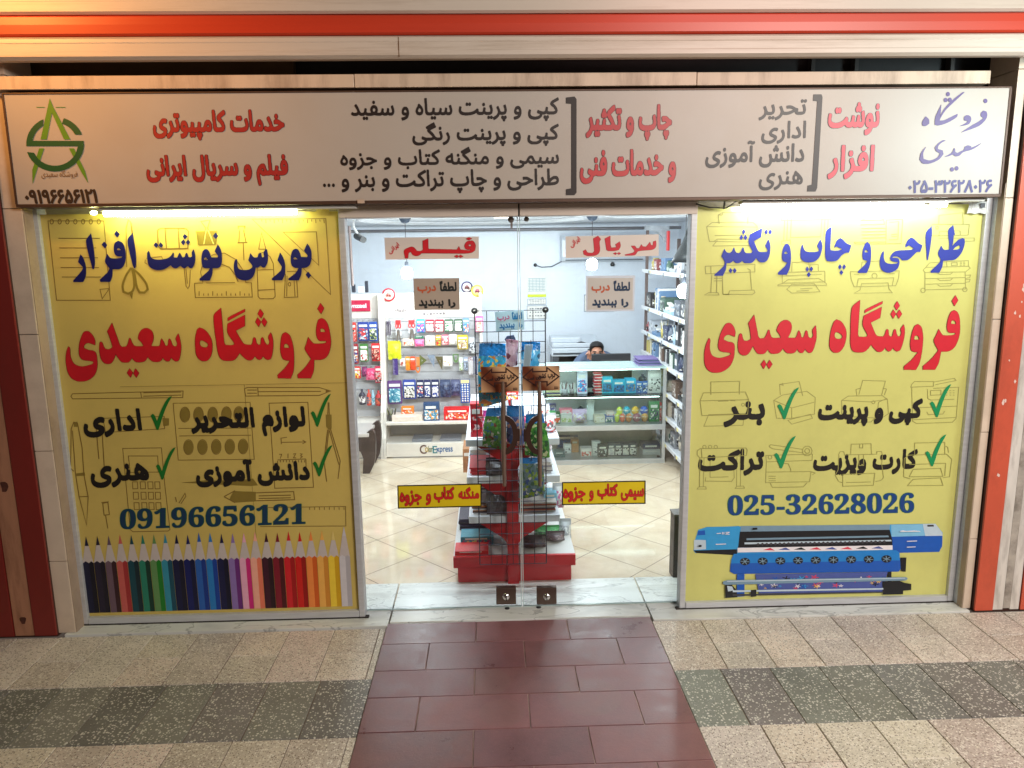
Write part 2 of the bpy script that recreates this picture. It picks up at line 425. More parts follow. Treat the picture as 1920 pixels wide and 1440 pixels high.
def traced(parent, shapes, to3, color, outline=None, ow=2.0, name='lettering', res=1.0):
    """shapes: list of loops (already in one flat space, y down); to3(x, y, lift)"""
    sm = [[(x*res, y*res) for x, y in smooth_loop(l)] for l in shapes]
    a = np.array([q for l in sm for q in l]); lo, hi = a.min(0)-6-ow*res, a.max(0)+6+ow*res
    W_, H_ = int(hi[0]-lo[0])+1, int(hi[1]-lo[1])+1
    B = raster([[(x-lo[0], y-lo[1]) for x, y in l] for l in sm], W_, H_, True)
    f = lambda lift: (lambda x, y: to3((x+lo[0])/res, (y+lo[1])/res, lift))
    mb = MB(); lf = layer()
    if outline is not None:
        fill_loops(mb, [dp(l, 0.3) for l in contours(dilate(B, ow*res, ow*res))], f(lf), 1)
        fill_loops(mb, [dp(l, 0.3) for l in contours(B)], f(lf+0.0008), 0)
        return obj(name, mb, [ink(color), ink(outline)], parent)
    fill_loops(mb, [dp(l, 0.3) for l in contours(B)], f(lf), 0)
    return obj(name, mb, [ink(color)], parent)
def ribbon(mb, line, w, to3, mi=0, closed=False):
    p = [np.array(q, float) for q in line]; n = len(p)
    if closed or (n > 3 and np.linalg.norm(p[0]-p[-1]) < 3): closed = True; p = p[:-1] if np.linalg.norm(p[0]-p[-1]) < 3 else p; n = len(p)
    vs = []; lf = layer()
    for i in range(n):
        a = p[i]-p[i-1] if (i > 0 or closed) else p[1]-p[0]; b = p[(i+1) % n]-p[i] if (i < n-1 or closed) else p[-1]-p[-2]
        a = a/(np.linalg.norm(a)+1e-9); b = b/(np.linalg.norm(b)+1e-9); t = a+b; l = np.linalg.norm(t)
        t = t/l if l > 0.3 else a; nrm = np.array([-t[1], t[0]]); k = w/max(0.5, abs(float(nrm@np.array([-a[1], a[0]]))))
        vs += [to3(*(p[i]+nrm*k), lf), to3(*(p[i]-nrm*k), lf)]
    m = n if closed else n-1
    mb.add(vs, [(2*i, 2*((i+1) % n), 2*((i+1) % n)+1, 2*i+1) for i in range(m)], mi)
def circ(x, y, r, r2=None, n=14): return [(x+r*math.cos(2*math.pi*k/n), y+(r2 or r)*math.sin(2*math.pi*k/n)) for k in range(n)]
def poly(mb, p, to3, mi=0, lift=None):
    lf = layer() if lift is None else lift
    fill_loops(mb, [p], lambda x, y: to3(x, y, lf), mi)
# ================================================================ THE SETTING
def attr_mat(name, rough, chips=None, bump=0.15, coat=0.0, wear=None):
    """stone paving: base tone from each tile's own tone attribute, chips of lighter stone"""
    m = bpy.data.materials.new(name); MATS[name] = m; m.use_nodes = True
    nt = m.node_tree; N = nt.nodes; L = nt.links; b = N['Principled BSDF']; b.inputs['Roughness'].default_value = rough; b.inputs['Coat Weight'].default_value = coat
    at = N.new('ShaderNodeAttribute'); at.attribute_name = 'tone'; tc = N.new('ShaderNodeTexCoord')
    nz = N.new('ShaderNodeTexNoise'); nz.inputs['Scale'].default_value = 2.3; nz.inputs['Detail'].default_value = 12; nz.inputs['Roughness'].default_value = 0.74; L.new(tc.outputs['Object'], nz.inputs[0])
    mr = N.new('ShaderNodeMapRange'); mr.inputs[1].default_value = 0.3; mr.inputs[2].default_value = 0.7; mr.inputs[3].default_value = 0.66; mr.inputs[4].default_value = 1.2; L.new(nz.outputs[0], mr.inputs[0])
    mul = N.new('ShaderNodeVectorMath'); mul.operation = 'SCALE'; L.new(at.outputs['Color'], mul.inputs[0]); L.new(mr.outputs[0], mul.inputs['Scale'])
    out = mul.outputs[0]
    if chips:
        for sc, thr, colr, amt in chips:
            v = N.new('ShaderNodeTexVoronoi'); v.inputs['Scale'].default_value = sc; v.inputs['Randomness'].default_value = 1.0; L.new(tc.outputs['Object'], v.inputs['Vector'])
            sx = N.new('ShaderNodeSeparateColor'); L.new(v.outputs['Color'], sx.inputs[0])
            th = N.new('ShaderNodeMath'); th.operation = 'MULTIPLY'; th.inputs[1].default_value = thr; L.new(sx.outputs[0], th.inputs[0])
            lt = N.new('ShaderNodeMath'); lt.operation = 'LESS_THAN'; L.new(v.outputs['Distance'], lt.inputs[0]); L.new(th.outputs[0], lt.inputs[1])
            k = N.new('ShaderNodeMath'); k.operation = 'MULTIPLY'; k.inputs[1].default_value = amt; L.new(lt.outputs[0], k.inputs[0])
            mx = N.new('ShaderNodeMix'); mx.data_type = 'RGBA'; L.new(k.outputs[0], mx.inputs[0]); L.new(out, mx.inputs[6]); mx.inputs[7].default_value = tuple(colr)+(1,); out = mx.outputs[2]
    L.new(out, b.inputs['Base Color'])
    n2 = N.new('ShaderNodeTexNoise'); n2.inputs['Scale'].default_value = 90; n2.inputs['Detail'].default_value = 4; L.new(tc.outputs['Object'], n2.inputs[0])
    bp = N.new('ShaderNodeBump'); bp.inputs['Strength'].default_value = bump; bp.inputs['Distance'].default_value = 0.003; L.new(n2.outputs[0], bp.inputs['Height']); L.new(bp.outputs[0], b.inputs['Normal'])
    if wear:
        r2 = N.new('ShaderNodeMapRange'); r2.inputs[1].default_value = 0.35; r2.inputs[2].default_value = 0.7; r2.inputs[3].default_value = wear[0]; r2.inputs[4].default_value = wear[1]; L.new(nz.outputs[0], r2.inputs[0]); L.new(r2.outputs[0], b.inputs['Roughness'])
    return m
def tiles(name, cells, mats, joint=0.006, h=0.004, base=0.0, bevel=0.0022, label_kind='structure'):
    """cells: (x0,x1,y0,y1,tone,mi). A sheet of joint mortar with bevelled tiles standing h above it, one mesh"""
    mb = MB(); tones = []
    X0 = min(c[0] for c in cells); X1 = max(c[1] for c in cells); Y0 = min(c[2] for c in cells); Y1 = max(c[3] for c in cells)
    mb.quad((X0, Y0, base), (X1, Y0, base), (X1, Y1, base), (X0, Y1, base), 0); tones += [(0.5, 0.5, 0.5)]
    for x0, x1, y0, y1, t, mi in cells:
        j = joint/2*random.uniform(0.6, 1.3); a = bevel; dz = [random.uniform(-0.0007, 0.0007) for _ in range(4)]
        v = [(x0+j, y0+j, base), (x1-j, y0+j, base), (x1-j, y1-j, base), (x0+j, y1-j, base)]
        w = [(x0+j+a, y0+j+a, base+h+dz[0]), (x1-j-a, y0+j+a, base+h+dz[1]), (x1-j-a, y1-j-a, base+h+dz[2]), (x0+j+a, y1-j-a, base+h+dz[3])]
        mb.add(v+w, [(4, 5, 6, 7), (0, 1, 5, 4), (1, 2, 6, 5), (2, 3, 7, 6), (3, 0, 4, 7)], mi); tones += [t]*5
    o = obj(name, mb, mats); me = o.data
    ca = me.color_attributes.new('tone', 'FLOAT_COLOR', 'CORNER')
    for p, t in zip(me.polygons, tones):
        for li in p.loop_indices: ca.data[li].color = tuple(t)+(1,)
    return tag(o, kind='structure')
def vary(c, a=0.12):
    k = 1+random.uniform(-a, a); return tuple(max(0.0, v*k*(1+random.uniform(-a*0.25, a*0.25))) for v in c)

grout = mat('paving_grout', srgb((122, 108, 96)), 0.9, var=0.3, scale=20)
m_cream = attr_mat('terrazzo_cream', 0.5, [(95, 0.56, srgb((236, 230, 218)), 0.85), (120, 0.48, srgb((108, 90, 76)), 0.75), (60, 0.3, srgb((140, 120, 100)), 0.5)], wear=(0.38, 0.62))
m_grey = attr_mat('terrazzo_grey', 0.45, [(88, 0.50, srgb((226, 224, 214)), 0.85), (130, 0.36, srgb((78, 78, 74)), 0.6), (55, 0.22, srgb((200, 196, 184)), 0.6)], wear=(0.32, 0.58))
m_slab = attr_mat('maroon_slab', 0.3, [(230, 0.36, srgb((150, 112, 106)), 0.4), (300, 0.3, srgb((70, 44, 44)), 0.4), (2.6, 0.5, srgb((124, 94, 88)), 0.25)], bump=0.14, wear=(0.26, 0.52))
PX0, PX1 = -0.588, 0.852
cells = []
cream, grey, maroon = srgb((214, 203, 190)), srgb((128, 128, 123)), srgb((126, 82, 85))
def rows(xa, xb, first):
    """tile columns between xa and xb; first = position of one joint"""
    w = 0.2395; n0 = math.floor((xa-first)/w); xs = [xa]
    for i in range(n0, n0+60):
        x = first+i*w
        if xa+0.03 < x < xb-0.03: xs.append(x)
    return xs+[xb]
for xa, xb, f0, par in ((-5.2, PX0, -1.82, 0), (PX1, 5.2, 1.358, 1)):
    y_edges = [-0.130, -0.607, -1.033, -1.51, -1.94, -2.42, -2.85, -3.33, -3.76, -4.24, -4.67, -5.15, -5.58, -6.06]
    for r in range(len(y_edges)-1):
        y1, y0 = y_edges[r], y_edges[r+1]; dark = r % 2 == 1
        sh = 0.0 if r % 2 == 0 else (0.03 if par == 0 else -0.04)
        xs = rows(xa, xb, f0+sh)
        for k in range(len(xs)-1):
            c = grey if dark else cream
            if not dark and (k+par) % 2 == 0:
                ym = (y0+y1)/2+random.uniform(-0.004, 0.004)
                cells += [(xs[k], xs[k+1], y0, ym, vary(c), 1), (xs[k], xs[k+1], ym, y1, vary(c), 1)]
            else: cells.append((xs[k], xs[k+1], y0, y1, vary(c, 0.2 if dark else 0.15), 2 if dark else 1))
tiles('pavement', cells, [grout, m_cream, m_grey], joint=0.0045, bevel=0.0016)
cells = []
ye = [-0.088, -0.302, -0.549, -0.766, -1.013, -1.245]
while ye[-1] > -6: ye.append(ye[-1]-0.238)
for r in range(len(ye)-1):
    off = -0.101 if r % 2 == 0 else 0.143; xs = [PX0]
    for i in range(-4, 5):
        x = off+i*0.487+random.uniform(-0.004, 0.004)
        if PX0+0.02 < x < PX1-0.02: xs.append(x)
    xs.append(PX1)
    for k in range(len(xs)-1): cells.append((xs[k], xs[k+1], ye[r+1], ye[r], vary(maroon, 0.14), 1))
tiles('path', cells, [mat('slab_joint', srgb((160, 136, 130)), 0.9, var=0.75, scale=4), m_slab], joint=0.0042, bevel=0.0014, h=0.0035, base=0.004)

def marble(name, base=(0.72, 0.73, 0.70)):
    m = bpy.data.materials.new(name); MATS[name] = m; m.use_nodes = True
    nt = m.node_tree; N = nt.nodes; L = nt.links; b = N['Principled BSDF']; b.inputs['Roughness'].default_value = 0.3
    tc = N.new('ShaderNodeTexCoord'); mp = N.new('ShaderNodeMapping'); mp.inputs['Rotation'].default_value = (0, 0, 0.6); mp.inputs['Scale'].default_value = (3, 10, 3); L.new(tc.outputs['Object'], mp.inputs[0])
    nz = N.new('ShaderNodeTexNoise'); nz.inputs['Scale'].default_value = 0.9; nz.inputs['Detail'].default_value = 9; nz.inputs['Distortion'].default_value = 0.9; L.new(mp.outputs[0], nz.inputs[0])
    rp = N.new('ShaderNodeValToRGB'); L.new(nz.outputs[0], rp.inputs[0]); e = rp.color_ramp.elements
    e[0].position = 0.472; e[0].color = tuple(base)+(1,); e[1].position = 0.505; e[1].color = tuple(base)+(1,)
    q = e.new(0.487); q.color = (0.36, 0.37, 0.36, 1); q = e.new(0.66); q.color = tuple(v*0.8 for v in base)+(1,)
    L.new(rp.outputs[0], b.inputs['Base Color']); return m
m_marble = marble('white_marble')
# marble sill: middle threshold slab and a strip under each panel
mb = MB(); th = mat('joint_dark', srgb((70, 66, 60)), 0.9, var=0.2)
for x0, x1, y0, y1 in ((-0.575, 0.855, -0.082, 0.40), (-2.30, -0.583, -0.118, 0.40), (0.863, 2.62, -0.128, 0.40)):
    mb.box(x0, x1, y0, y1, -0.02, 0.012, 0, 0.003)
struct('threshold', mb, [m_marble])
# shop floor: square tiles set on the diagonal
def floor_mat():
    m = bpy.data.materials.new('shop_floor_tiles'); m.use_nodes = True
    nt = m.node_tree; N = nt.nodes; L = nt.links; b = N['Principled BSDF']
    tc = N.new('ShaderNodeTexCoord'); mp = N.new('ShaderNodeMapping'); L.new(tc.outputs['Object'], mp.inputs[0])
    sx = N.new('ShaderNodeSeparateXYZ'); L.new(mp.outputs[0], sx.inputs[0])
    def op(o, a, c=None, v=None):
        n = N.new('ShaderNodeMath'); n.operation = o; L.new(a, n.inputs[0])
        if c is not None: L.new(c, n.inputs[1])
        if v is not None: n.inputs[1].default_value = v
        return n.outputs[0]
    # lattice node at x=-0.823, y=1.718, half diagonal 0.2955
    x = op('MULTIPLY', op('ADD', sx.outputs[0], v=0.823), v=0.5/0.2955); y = op('MULTIPLY', op('ADD', sx.outputs[1], v=-1.718), v=0.5/0.2955)
    d = []
    for e in (op('ADD', x, y), op('SUBTRACT', x, y)):
        fr = op('ABSOLUTE', op('SUBTRACT', op('FRACT', op('ADD', e, v=20.5)), v=0.5)); d.append(fr)
    mn = op('MINIMUM', d[0], d[1]); g = op('LESS_THAN', mn, v=0.0062)
    nz = N.new('ShaderNodeTexNoise'); nz.inputs['Scale'].default_value = 4; nz.inputs['Detail'].default_value = 8; L.new(tc.outputs['Object'], nz.inputs[0])
    rp = N.new('ShaderNodeValToRGB'); L.new(nz.outputs[0], rp.inputs[0]); rp.color_ramp.elements[0].position = 0.3; rp.color_ramp.elements[1].position = 0.75
    rp.color_ramp.elements[0].color = srgb((200, 180, 154))+(1,); rp.color_ramp.elements[1].color = srgb((222, 206, 182))+(1,)
    mx = N.new('ShaderNodeMix'); mx.data_type = 'RGBA'; L.new(g, mx.inputs[0]); L.new(rp.outputs[0], mx.inputs[6]); mx.inputs[7].default_value = srgb((92, 78, 66))+(1,)
    L.new(mx.outputs[2], b.inputs['Base Color'])
    r = N.new('ShaderNodeMath'); r.operation = 'MULTIPLY_ADD'; L.new(g, r.inputs[0]); r.inputs[1].default_value = 0.6; r.inputs[2].default_value = 0.07; L.new(r.outputs[0], b.inputs['Roughness'])
    return m
mb = MB(); mb.box(-2.3, 2.3, 0.15, 5.3, -0.06, 0.0)
fl = obj('floor', mb, [floor_mat()], org=(0, 0, 0)); tag(fl, kind='structure')

m_wall = mat('white_wall_panel', srgb((206, 212, 222)), 0.5, var=0.03, scale=3)
def panel_mat():
    """white PVC wall boards with fine upright joints"""
    m = bpy.data.materials.new('white_boards'); MATS['white_boards'] = m; m.use_nodes = True
    nt = m.node_tree; N = nt.nodes; L = nt.links; b = N['Principled BSDF']; b.inputs['Roughness'].default_value = 0.38
    tc = N.new('ShaderNodeTexCoord'); sx = N.new('ShaderNodeSeparateXYZ'); L.new(tc.outputs['Object'], sx.inputs[0])
    a = N.new('ShaderNodeMath'); a.operation = 'ADD'; L.new(sx.outputs[0], a.inputs[0]); L.new(sx.outputs[1], a.inputs[1])
    k = N.new('ShaderNodeMath'); k.operation = 'MULTIPLY'; k.inputs[1].default_value = 8.0; L.new(a.outputs[0], k.inputs[0])
    f = N.new('ShaderNodeMath'); f.operation = 'FRACT'; L.new(k.outputs[0], f.inputs[0])
    l = N.new('ShaderNodeMath'); l.operation = 'LESS_THAN'; l.inputs[1].default_value = 0.035; L.new(f.outputs[0], l.inputs[0])
    mx = N.new('ShaderNodeMix'); mx.data_type = 'RGBA'; L.new(l.outputs[0], mx.inputs[0]); mx.inputs[6].default_value = srgb((220, 226, 235))+(1,); mx.inputs[7].default_value = srgb((213, 220, 230))+(1,)
    L.new(mx.outputs[2], b.inputs['Base Color']); return m
m_boards = panel_mat()
ZC = 2.31
mb = MB(); mb.box(-2.42, 2.42, 5.2, 5.32, 0, 2.6); tag(obj('wall', mb, [m_boards]), 'white panelled back wall of the shop behind the glass counter', 'wall')
mb = MB(); mb.box(-2.42, -2.30, 0.2, 5.2, 0, 2.6); tag(obj('wall', mb, [m_boards]), 'white panelled side wall of the shop behind the pencil-printed panel', 'wall')
mb = MB(); mb.box(2.30, 2.42, 0.2, 5.2, 0, 2.6); tag(obj('wall', mb, [m_boards]), 'white side wall of the shop behind the long rack of shelves', 'wall')
# ceiling with a shallow oval plaster tray
mb = MB(); mb.box(-2.42, 2.42, 0.05, 5.32, ZC+0.002, ZC+0.1)
for rx, ry, cx, cyy, w in ((1.05, 1.25, -0.15, 3.2, 0.035), (0.55, 0.5, 1.55, 2.6, 0.02)):
    ring = []; n = 48
    for k in range(n):
        t = 2*math.pi*k/n; ring.append((cx+rx*math.cos(t), cyy+ry*math.sin(t)))
    vs = []; fs = []
    for q, (dr, dz) in enumerate(((0, 0), (0.0, -0.03), (w, -0.03), (w+0.015, -0.012), (w+0.06, -0.012), (w+0.06, 0))):
        for k in range(n):
            t = 2*math.pi*k/n; vs.append((cx+(rx-dr)*math.cos(t), cyy+(ry-dr)*math.sin(t), ZC+dz))
    for q in range(5): fs += [(q*n+k, q*n+(k+1) % n, (q+1)*n+(k+1) % n, (q+1)*n+k) for k in range(n)]
    mb.add(vs, fs, 0, True)
struct('ceiling', mb, [mat('white_ceiling', srgb((214, 217, 222)), 0.6, var=0.03, scale=2)])

# ================================================================ FACADE
alu = mat('aluminium_frame', srgb((192, 194, 198)), 0.4, metal=0.2, var=0.08, scale=8, stretch=(1, 1, 8))
return_shade = mat('beige_return_shade', srgb((170, 150, 132)), 0.5, var=0.12, scale=6, dirt=srgb((80, 60, 46)), dirt_amt=0.6)
tile_w = mat('cream_stone', srgb((214, 196, 176)), 0.35, var=0.06, scale=5, dirt=srgb((120, 96, 76)), dirt_amt=0.35, dirt_scale=2)
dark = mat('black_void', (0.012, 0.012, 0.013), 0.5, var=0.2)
darkbrown = mat('dark_brown_gap', srgb((62, 34, 24)), 0.6, var=0.2)

def stripes_pillar(x0, x1, xs, yf, yb, label, edge_dark):
    """painted metal pillar; xs = list of (x0, x1, mat index) bands on its front face, with shallow ribs"""
    t = thing('striped_pillar', label, 'pillar', ((x0+x1)/2, (yf+yb)/2, 0))
    red = mat('red_paint_'+('left' if edge_dark else 'right'), srgb((122, 34, 28) if edge_dark else (204, 88, 62)), 0.45, var=0.1, scale=5, dirt=srgb((70, 30, 22)), dirt_amt=0.45, dirt_scale=2.5, stretch=(1, 1, 0.5))
    wht = mat('worn_band_'+('left' if edge_dark else 'right'), srgb((170, 120, 92) if edge_dark else (214, 208, 200)), 0.6, var=0.1, scale=7, dirt=srgb((92, 50, 34) if edge_dark else (96, 84, 72)), dirt_amt=0.75, dirt_scale=4, stretch=(2, 2, 0.35), bump=0.2)
    mb = MB(); mb.box(x0, x1, yf+0.012, yb, 0.0, 3.2, 0); obj('post', mb, [darkbrown], t)
    for a, b, mi in xs:
        mb = MB(); mb.box(a, b, yf+(0.0 if mi == 0 else 0.006), yf+0.014, 0.012, 3.19, 0, 0.002); obj('painted_band', mb, [red if mi == 0 else wht], t)
    return t
# pillar beside the pencil panel
PL = stripes_pillar(-3.30, -2.338, [(-3.30, -3.02, 0), (-3.016, -2.86, 1), (-2.856, -2.70, 0), (-2.66, -2.56, 0), (-2.556, -2.455, 1), (-2.451, -2.338, 0)], -0.125, 0.10, 'worn red and tan striped metal pillar beside the coloured-pencil panel', True)
for k, (z, w, h) in enumerate(((0.10, 0.030, 0.05), (0.84, 0.035, 0.07))):
    mb = MB(); mb.prism([(-2.505+w*0.5*math.cos(t)*(1+0.3*math.sin(3*t+k)), z+h*0.5*math.sin(t)*(1+0.25*math.cos(2*t))) for t in [i*2*math.pi/14 for i in range(14)]], 'y', -0.1205, -0.119, 0)
    obj('rust_patch', mb, [mat('rust', srgb((74, 36, 24)), 0.9, var=0.4, scale=40)], PL)
PR = stripes_pillar(2.645, 3.75, [(2.645, 2.745, 0), (2.749, 2.805, 1), (2.845, 2.895, 1), (2.90, 3.05, 0), (3.054, 3.20, 1), (3.204, 3.40, 0), (3.404, 3.75, 0)], -0.13, 0.10, 'orange and white striped metal pillar beside the wide printer panel', False)
mb = MB()
for k in range(26):
    z = 0.06+k*0.118+random.uniform(-0.02, 0.02); mb.box(2.806, 2.806+random.uniform(0.015, 0.036), -0.1255, -0.119, z, z+random.uniform(0.001, 0.003))
mb.box(2.806, 2.844, -0.1235, -0.118, 0.02, 3.1)
obj('cracked_seam', mb, [mat('cracked_filler', srgb((168, 160, 150)), 0.8, var=0.25, scale=14, dirt=srgb((70, 58, 48)), dirt_amt=0.8, dirt_scale=6)], PR)
for k in range(14):
    a, z = random.uniform(2.66, 2.74), random.uniform(0.6, 2.3); r = random.uniform(0.003, 0.010); mb = MB()
    mb.prism([(a+r*math.cos(t)*random.uniform(0.5, 1.2), z+r*1.6*math.sin(t)*random.uniform(0.5, 1.2)) for t in [i*2*math.pi/9 for i in range(9)]], 'y', -0.1312, -0.1299)
    obj('paint_chip', mb, [mat('bare_filler', srgb((222, 196, 184)), 0.8, var=0.1)], PR)
# yellow stickers on that pillar
for k, (a, b, z0, z1, lb) in enumerate(((2.715, 2.86, 2.052, 2.10, 'upper torn yellow paper sticker on the orange striped pillar'), (2.70, 2.86, 1.985, 2.047, 'lower torn yellow paper sticker with black print on the orange striped pillar'))):
    st = thing('sticker', lb, 'sticker', ((a+b)/2, -0.131, z0))
    mb = MB(); mb.prism([(a, z0+0.006), (a+0.03, z0), (b, z0+0.004), (b, z1), (a+0.05, z1-0.004), (a+0.004, z1)], 'y', -0.1325, -0.1315); obj('paper', mb, [mat('yellow_sticker', srgb((246, 190, 12)), 0.6, var=0.05)], st)
    word(st, 'طراحی' if k == 0 else 'چاپ و تکثیر', None, -0.1327, (60, 44, 10), quad=None if False else None, name='lettering', up=0.0006) if False else None
    mb = MB()
    for j in range(3): mb.box(a+0.04+j*0.03, a+0.06+j*0.03, -0.1331, -0.1326, z0+0.014, z0+0.022)
    obj('print', mb, [ink((60, 44, 10))], st)
# small metal bar bracket across the pillar
mb = MB(); mb.box(2.70, 3.05, -0.175, -0.132, 2.268, 2.30, 0, 0.004); tag(obj('wall_bracket', mb, [mat('grey_steel', srgb((150, 132, 124)), 0.45, metal=0.4, var=0.1)]), 'grey steel bar fixed across the orange pillar near the sign', 'bracket')

# stone cladding strips between pillars and panels, up to the shutter box
def clad(x0, x1, label, z1=3.2):
    mb = MB(); z = 0.013
    for zz in (0.42, 1.02, 1.62, 2.23, 2.84, z1):
        mb.box(x0, x1, -0.100+random.uniform(-0.001, 0.001), 0.12, z, zz-0.003, 0, 0.003); z = zz
    t = tag(obj('cladding_strip', mb, [tile_w]), label, 'stone cladding')
    e = x1 if x0 < 0 else x0; s = 1 if x0 < 0 else -1; mb = MB(); mb.box(e+s*0.0005, e+s*0.004, -0.096, 0.02, 0.013, 2.3); obj('shaded_return', mb, [return_shade], t)  # thin panel coloured as the stone's return face in shade
    return t
clad(-2.352, P(80, 700, -0.10).x, 'narrow cream stone strip between the red pillar and the pencil panel')
clad(P(1856, 650, -0.10).x, 2.638, 'narrow cream stone strip between the orange pillar and the printer panel')

# roller shutter housing: cream and orange slats across the whole front
def shutter():
    t = thing('shutter_box', 'long cream roller shutter box with one orange band above the sign', 'shutter box', (0, -0.3, 2.87))
    cream_m = mat('cream_shutter', srgb((206, 194, 180)), 0.42, var=0.05, scale=3, stretch=(0.3, 6, 6), dirt=srgb((140, 118, 94)), dirt_amt=0.55)
    org_m = mat('orange_shutter', srgb((196, 58, 30)), 0.4, var=0.06, scale=3, stretch=(0.3, 6, 6))
    YF = -0.22
    def band(zs, m, nm):
        mb = MB(); prof = [(YF+0.05, zs[0][1]-0.001)]+[(YF+d, z) for d, z in zs]+[(YF+0.05, zs[-1][1]+0.001)]
        mb.prism(prof, 'x', -5.0, 5.0); obj(nm, mb, [m], t)
    z0 = P(960, 107, -0.22).z; z1 = P(960, 63, -0.22).z; z2 = P(960, 23, -0.22).z
    h = z1-z0
    band([(0.02, z0), (0.0, z0+0.012), (0.0, z0+h*0.30), (0.002, z0+h*0.34), (0.002, z0+h*0.66), (0.0, z0+h*0.70), (0.0015, z0+h*0.86), (0.0, z1-0.012), (0.012, z1-0.004)], cream_m, 'cream_slat')
    h = z2-z1
    band([(0.014, z1), (0.002, z1+0.008), (0.0, z1+h*0.5), (0.002, z2-0.012), (0.014, z2-0.004)], org_m, 'orange_slat')
    band([(0.014, z2), (0.0, z2+0.01), (0.0, z2+0.05), (0.002, z2+0.056), (0.002, z2+0.066), (0.0, z2+0.14), (0.01, z2+0.15)], cream_m, 'cream_slat')
    for X in (-0.395,): 
        mb = MB(); mb.box(X, X+0.003, YF-0.0015, YF+0.01, z0+0.006, z1-0.012); obj('seam', mb, [mat('seam_line', srgb((120, 88, 60)), 0.8, var=0.1)], t)
    return z0
zsh = shutter()
# dark transom opening between shutter box and ledge
zt0 = P(960, 137, -0.05).z
t = thing('transom_opening', 'dark recessed transom opening under the shutter box', 'transom', (0, 0.2, zt0))
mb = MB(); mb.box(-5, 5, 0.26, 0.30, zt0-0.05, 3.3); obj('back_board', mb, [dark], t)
mb = MB(); mb.box(-2.42, -0.98, 0.20, 0.255, zt0-0.04, 3.0); obj('brown_board', mb, [mat('dusty_brown_board', srgb((96, 76, 46)), 0.7, var=0.2, scale=5)], t)
for x in (1.70, 1.93, 2.44): 
    mb = MB(); mb.box(x, x+0.02, 0.20, 0.25, zt0-0.04, 3.0); obj('upright', mb, [mat('dull_grey', srgb((70, 66, 64)), 0.6, var=0.1)], t)
# ledge over the sign
zl1 = P(960, 136, -0.15).z; zl0 = P(960, 162, -0.15).z
t = thing('sign_ledge', 'stained cream stone ledge running along the top of the sign', 'ledge', (0, -0.05, zl0))
lm = mat('stained_stone', srgb((206, 186, 164)), 0.55, var=0.07, scale=4, dirt=srgb((112, 86, 68)), dirt_amt=0.6, dirt_scale=5, stretch=(1.2, 1, 0.25))
xs = [-2.30, -0.615, 1.005, 2.43]
for i in range(3):
    mb = MB(); mb.box(xs[i]+0.0015, xs[i+1]-0.0015, -0.150+0.001*i, 0.02, zl0, zl1-0.003+0.001*(i % 2), 0, 0.003); obj('stone_slab', mb, [lm], t)
# lintel boards above the glass doors
t = thing('door_lintel', 'beige lintel boards above the two glass doors', 'lintel', (0.15, 0.06, 2.17))
zd = P(960, 405, -0.03).z
for a, b in ((-0.745, 0.152), (0.160, 1.062)):
    mb = MB(); mb.box(a, b, -0.03, 0.09, zd, 2.42, 0, 0.002); obj('board', mb, [mat('beige_board', srgb((206, 192, 180)), 0.55, var=0.06, scale=3)], t)
mb = MB(); mb.box(-2.6, 2.6, 0.10, 0.2, zd+0.01, zl0); tag(obj('wall', mb, [mat('plaster_back', srgb((150, 140, 130)), 0.8, var=0.05)]), 'plaster wall strip above the shop front behind the sign', 'wall')
# ================================================================ LONG SIGN
YS = -0.14
flex = mat('sign_flex', srgb((180, 173, 164)), 0.45, var=0.035, scale=2.2, bump=1.0, dirt=srgb((170, 150, 126)), dirt_amt=0.25, dirt_scale=1.3)
sx0, sx1 = P(17, 280, YS).x, P(1886, 265, YS).x; sz0, sz1 = P(960, 377, YS).z, P(960, 168, YS).z
SIGN = thing('shop_sign', 'long cream shop sign with red and black writing above the doors', 'shop sign', ((sx0+sx1)/2, YS, sz0))
mb = MB(); mb.box(sx0+0.008, sx1-0.008, YS, 0.0, sz0+0.01, sz1-0.008, 0); obj('face', mb, [flex], SIGN)
fr = mat('sign_edge', srgb((84, 62, 50)), 0.45, metal=0.3, var=0.15)
mb = MB(); mb.box(sx0, sx1, YS-0.004, 0.0, sz0-0.006, sz0+0.009, 0, 0.002); mb.box(sx0, sx1, YS-0.004, 0.0, sz1-0.008, sz1, 0, 0.002)
mb.box(sx0-0.001, sx0+0.008, YS-0.0045, 0.0, sz0+0.009, sz1-0.008); mb.box(sx1-0.008, sx1+0.001, YS-0.0045, 0.0, sz0+0.009, sz1-0.008); obj('frame', mb, [fr], SIGN)
RED, REDO = (164, 44, 40), (88, 26, 20); BLK = (36, 24, 20)
PINKR = (214, 78, 92)
def sg(s, box, c=BLK, o=None, **k): return word(SIGN, s, box, YS, c, outline=o, **k)
rk = dict(bx=0.014, by=0.04, ow=0.014)
sg('خدمات کامپیوتری', (287, 206, 533, 263), RED, REDO, **rk)
sg('فیلم و سریال ایرانی', (275, 290, 540, 349), RED, REDO, **rk)
bk = dict(bx=0.014, by=0.036)
sg('کپی و پرینت سیاه و سفید', (658, 183, 1048, 229), **bk)
sg('کپی و پرینت رنگی', (773, 228, 1048, 275), **bk)
sg('سیمی و منگنه کتاب و جزوه', (638, 275, 1048, 318), **bk)
sg('طراحی و چاپ تراکت و بنر و', (640, 317, 1048, 363), **bk)
sg('...', (606, 344, 628, 351), bx=0.05, by=0.05)
sg('چاپ و تکثیر', (1099, 196, 1259, 264), (180, 52, 56), (96, 30, 28), **rk)
sg('و خدمات فنی', (1088, 280, 1267, 344), (190, 52, 56), (96, 30, 28), **rk)
sg('تحریر', (1423, 186, 1512, 226), (44, 40, 40), **bk)
sg('اداری', (1428, 226, 1511, 270), (44, 40, 40), **bk)
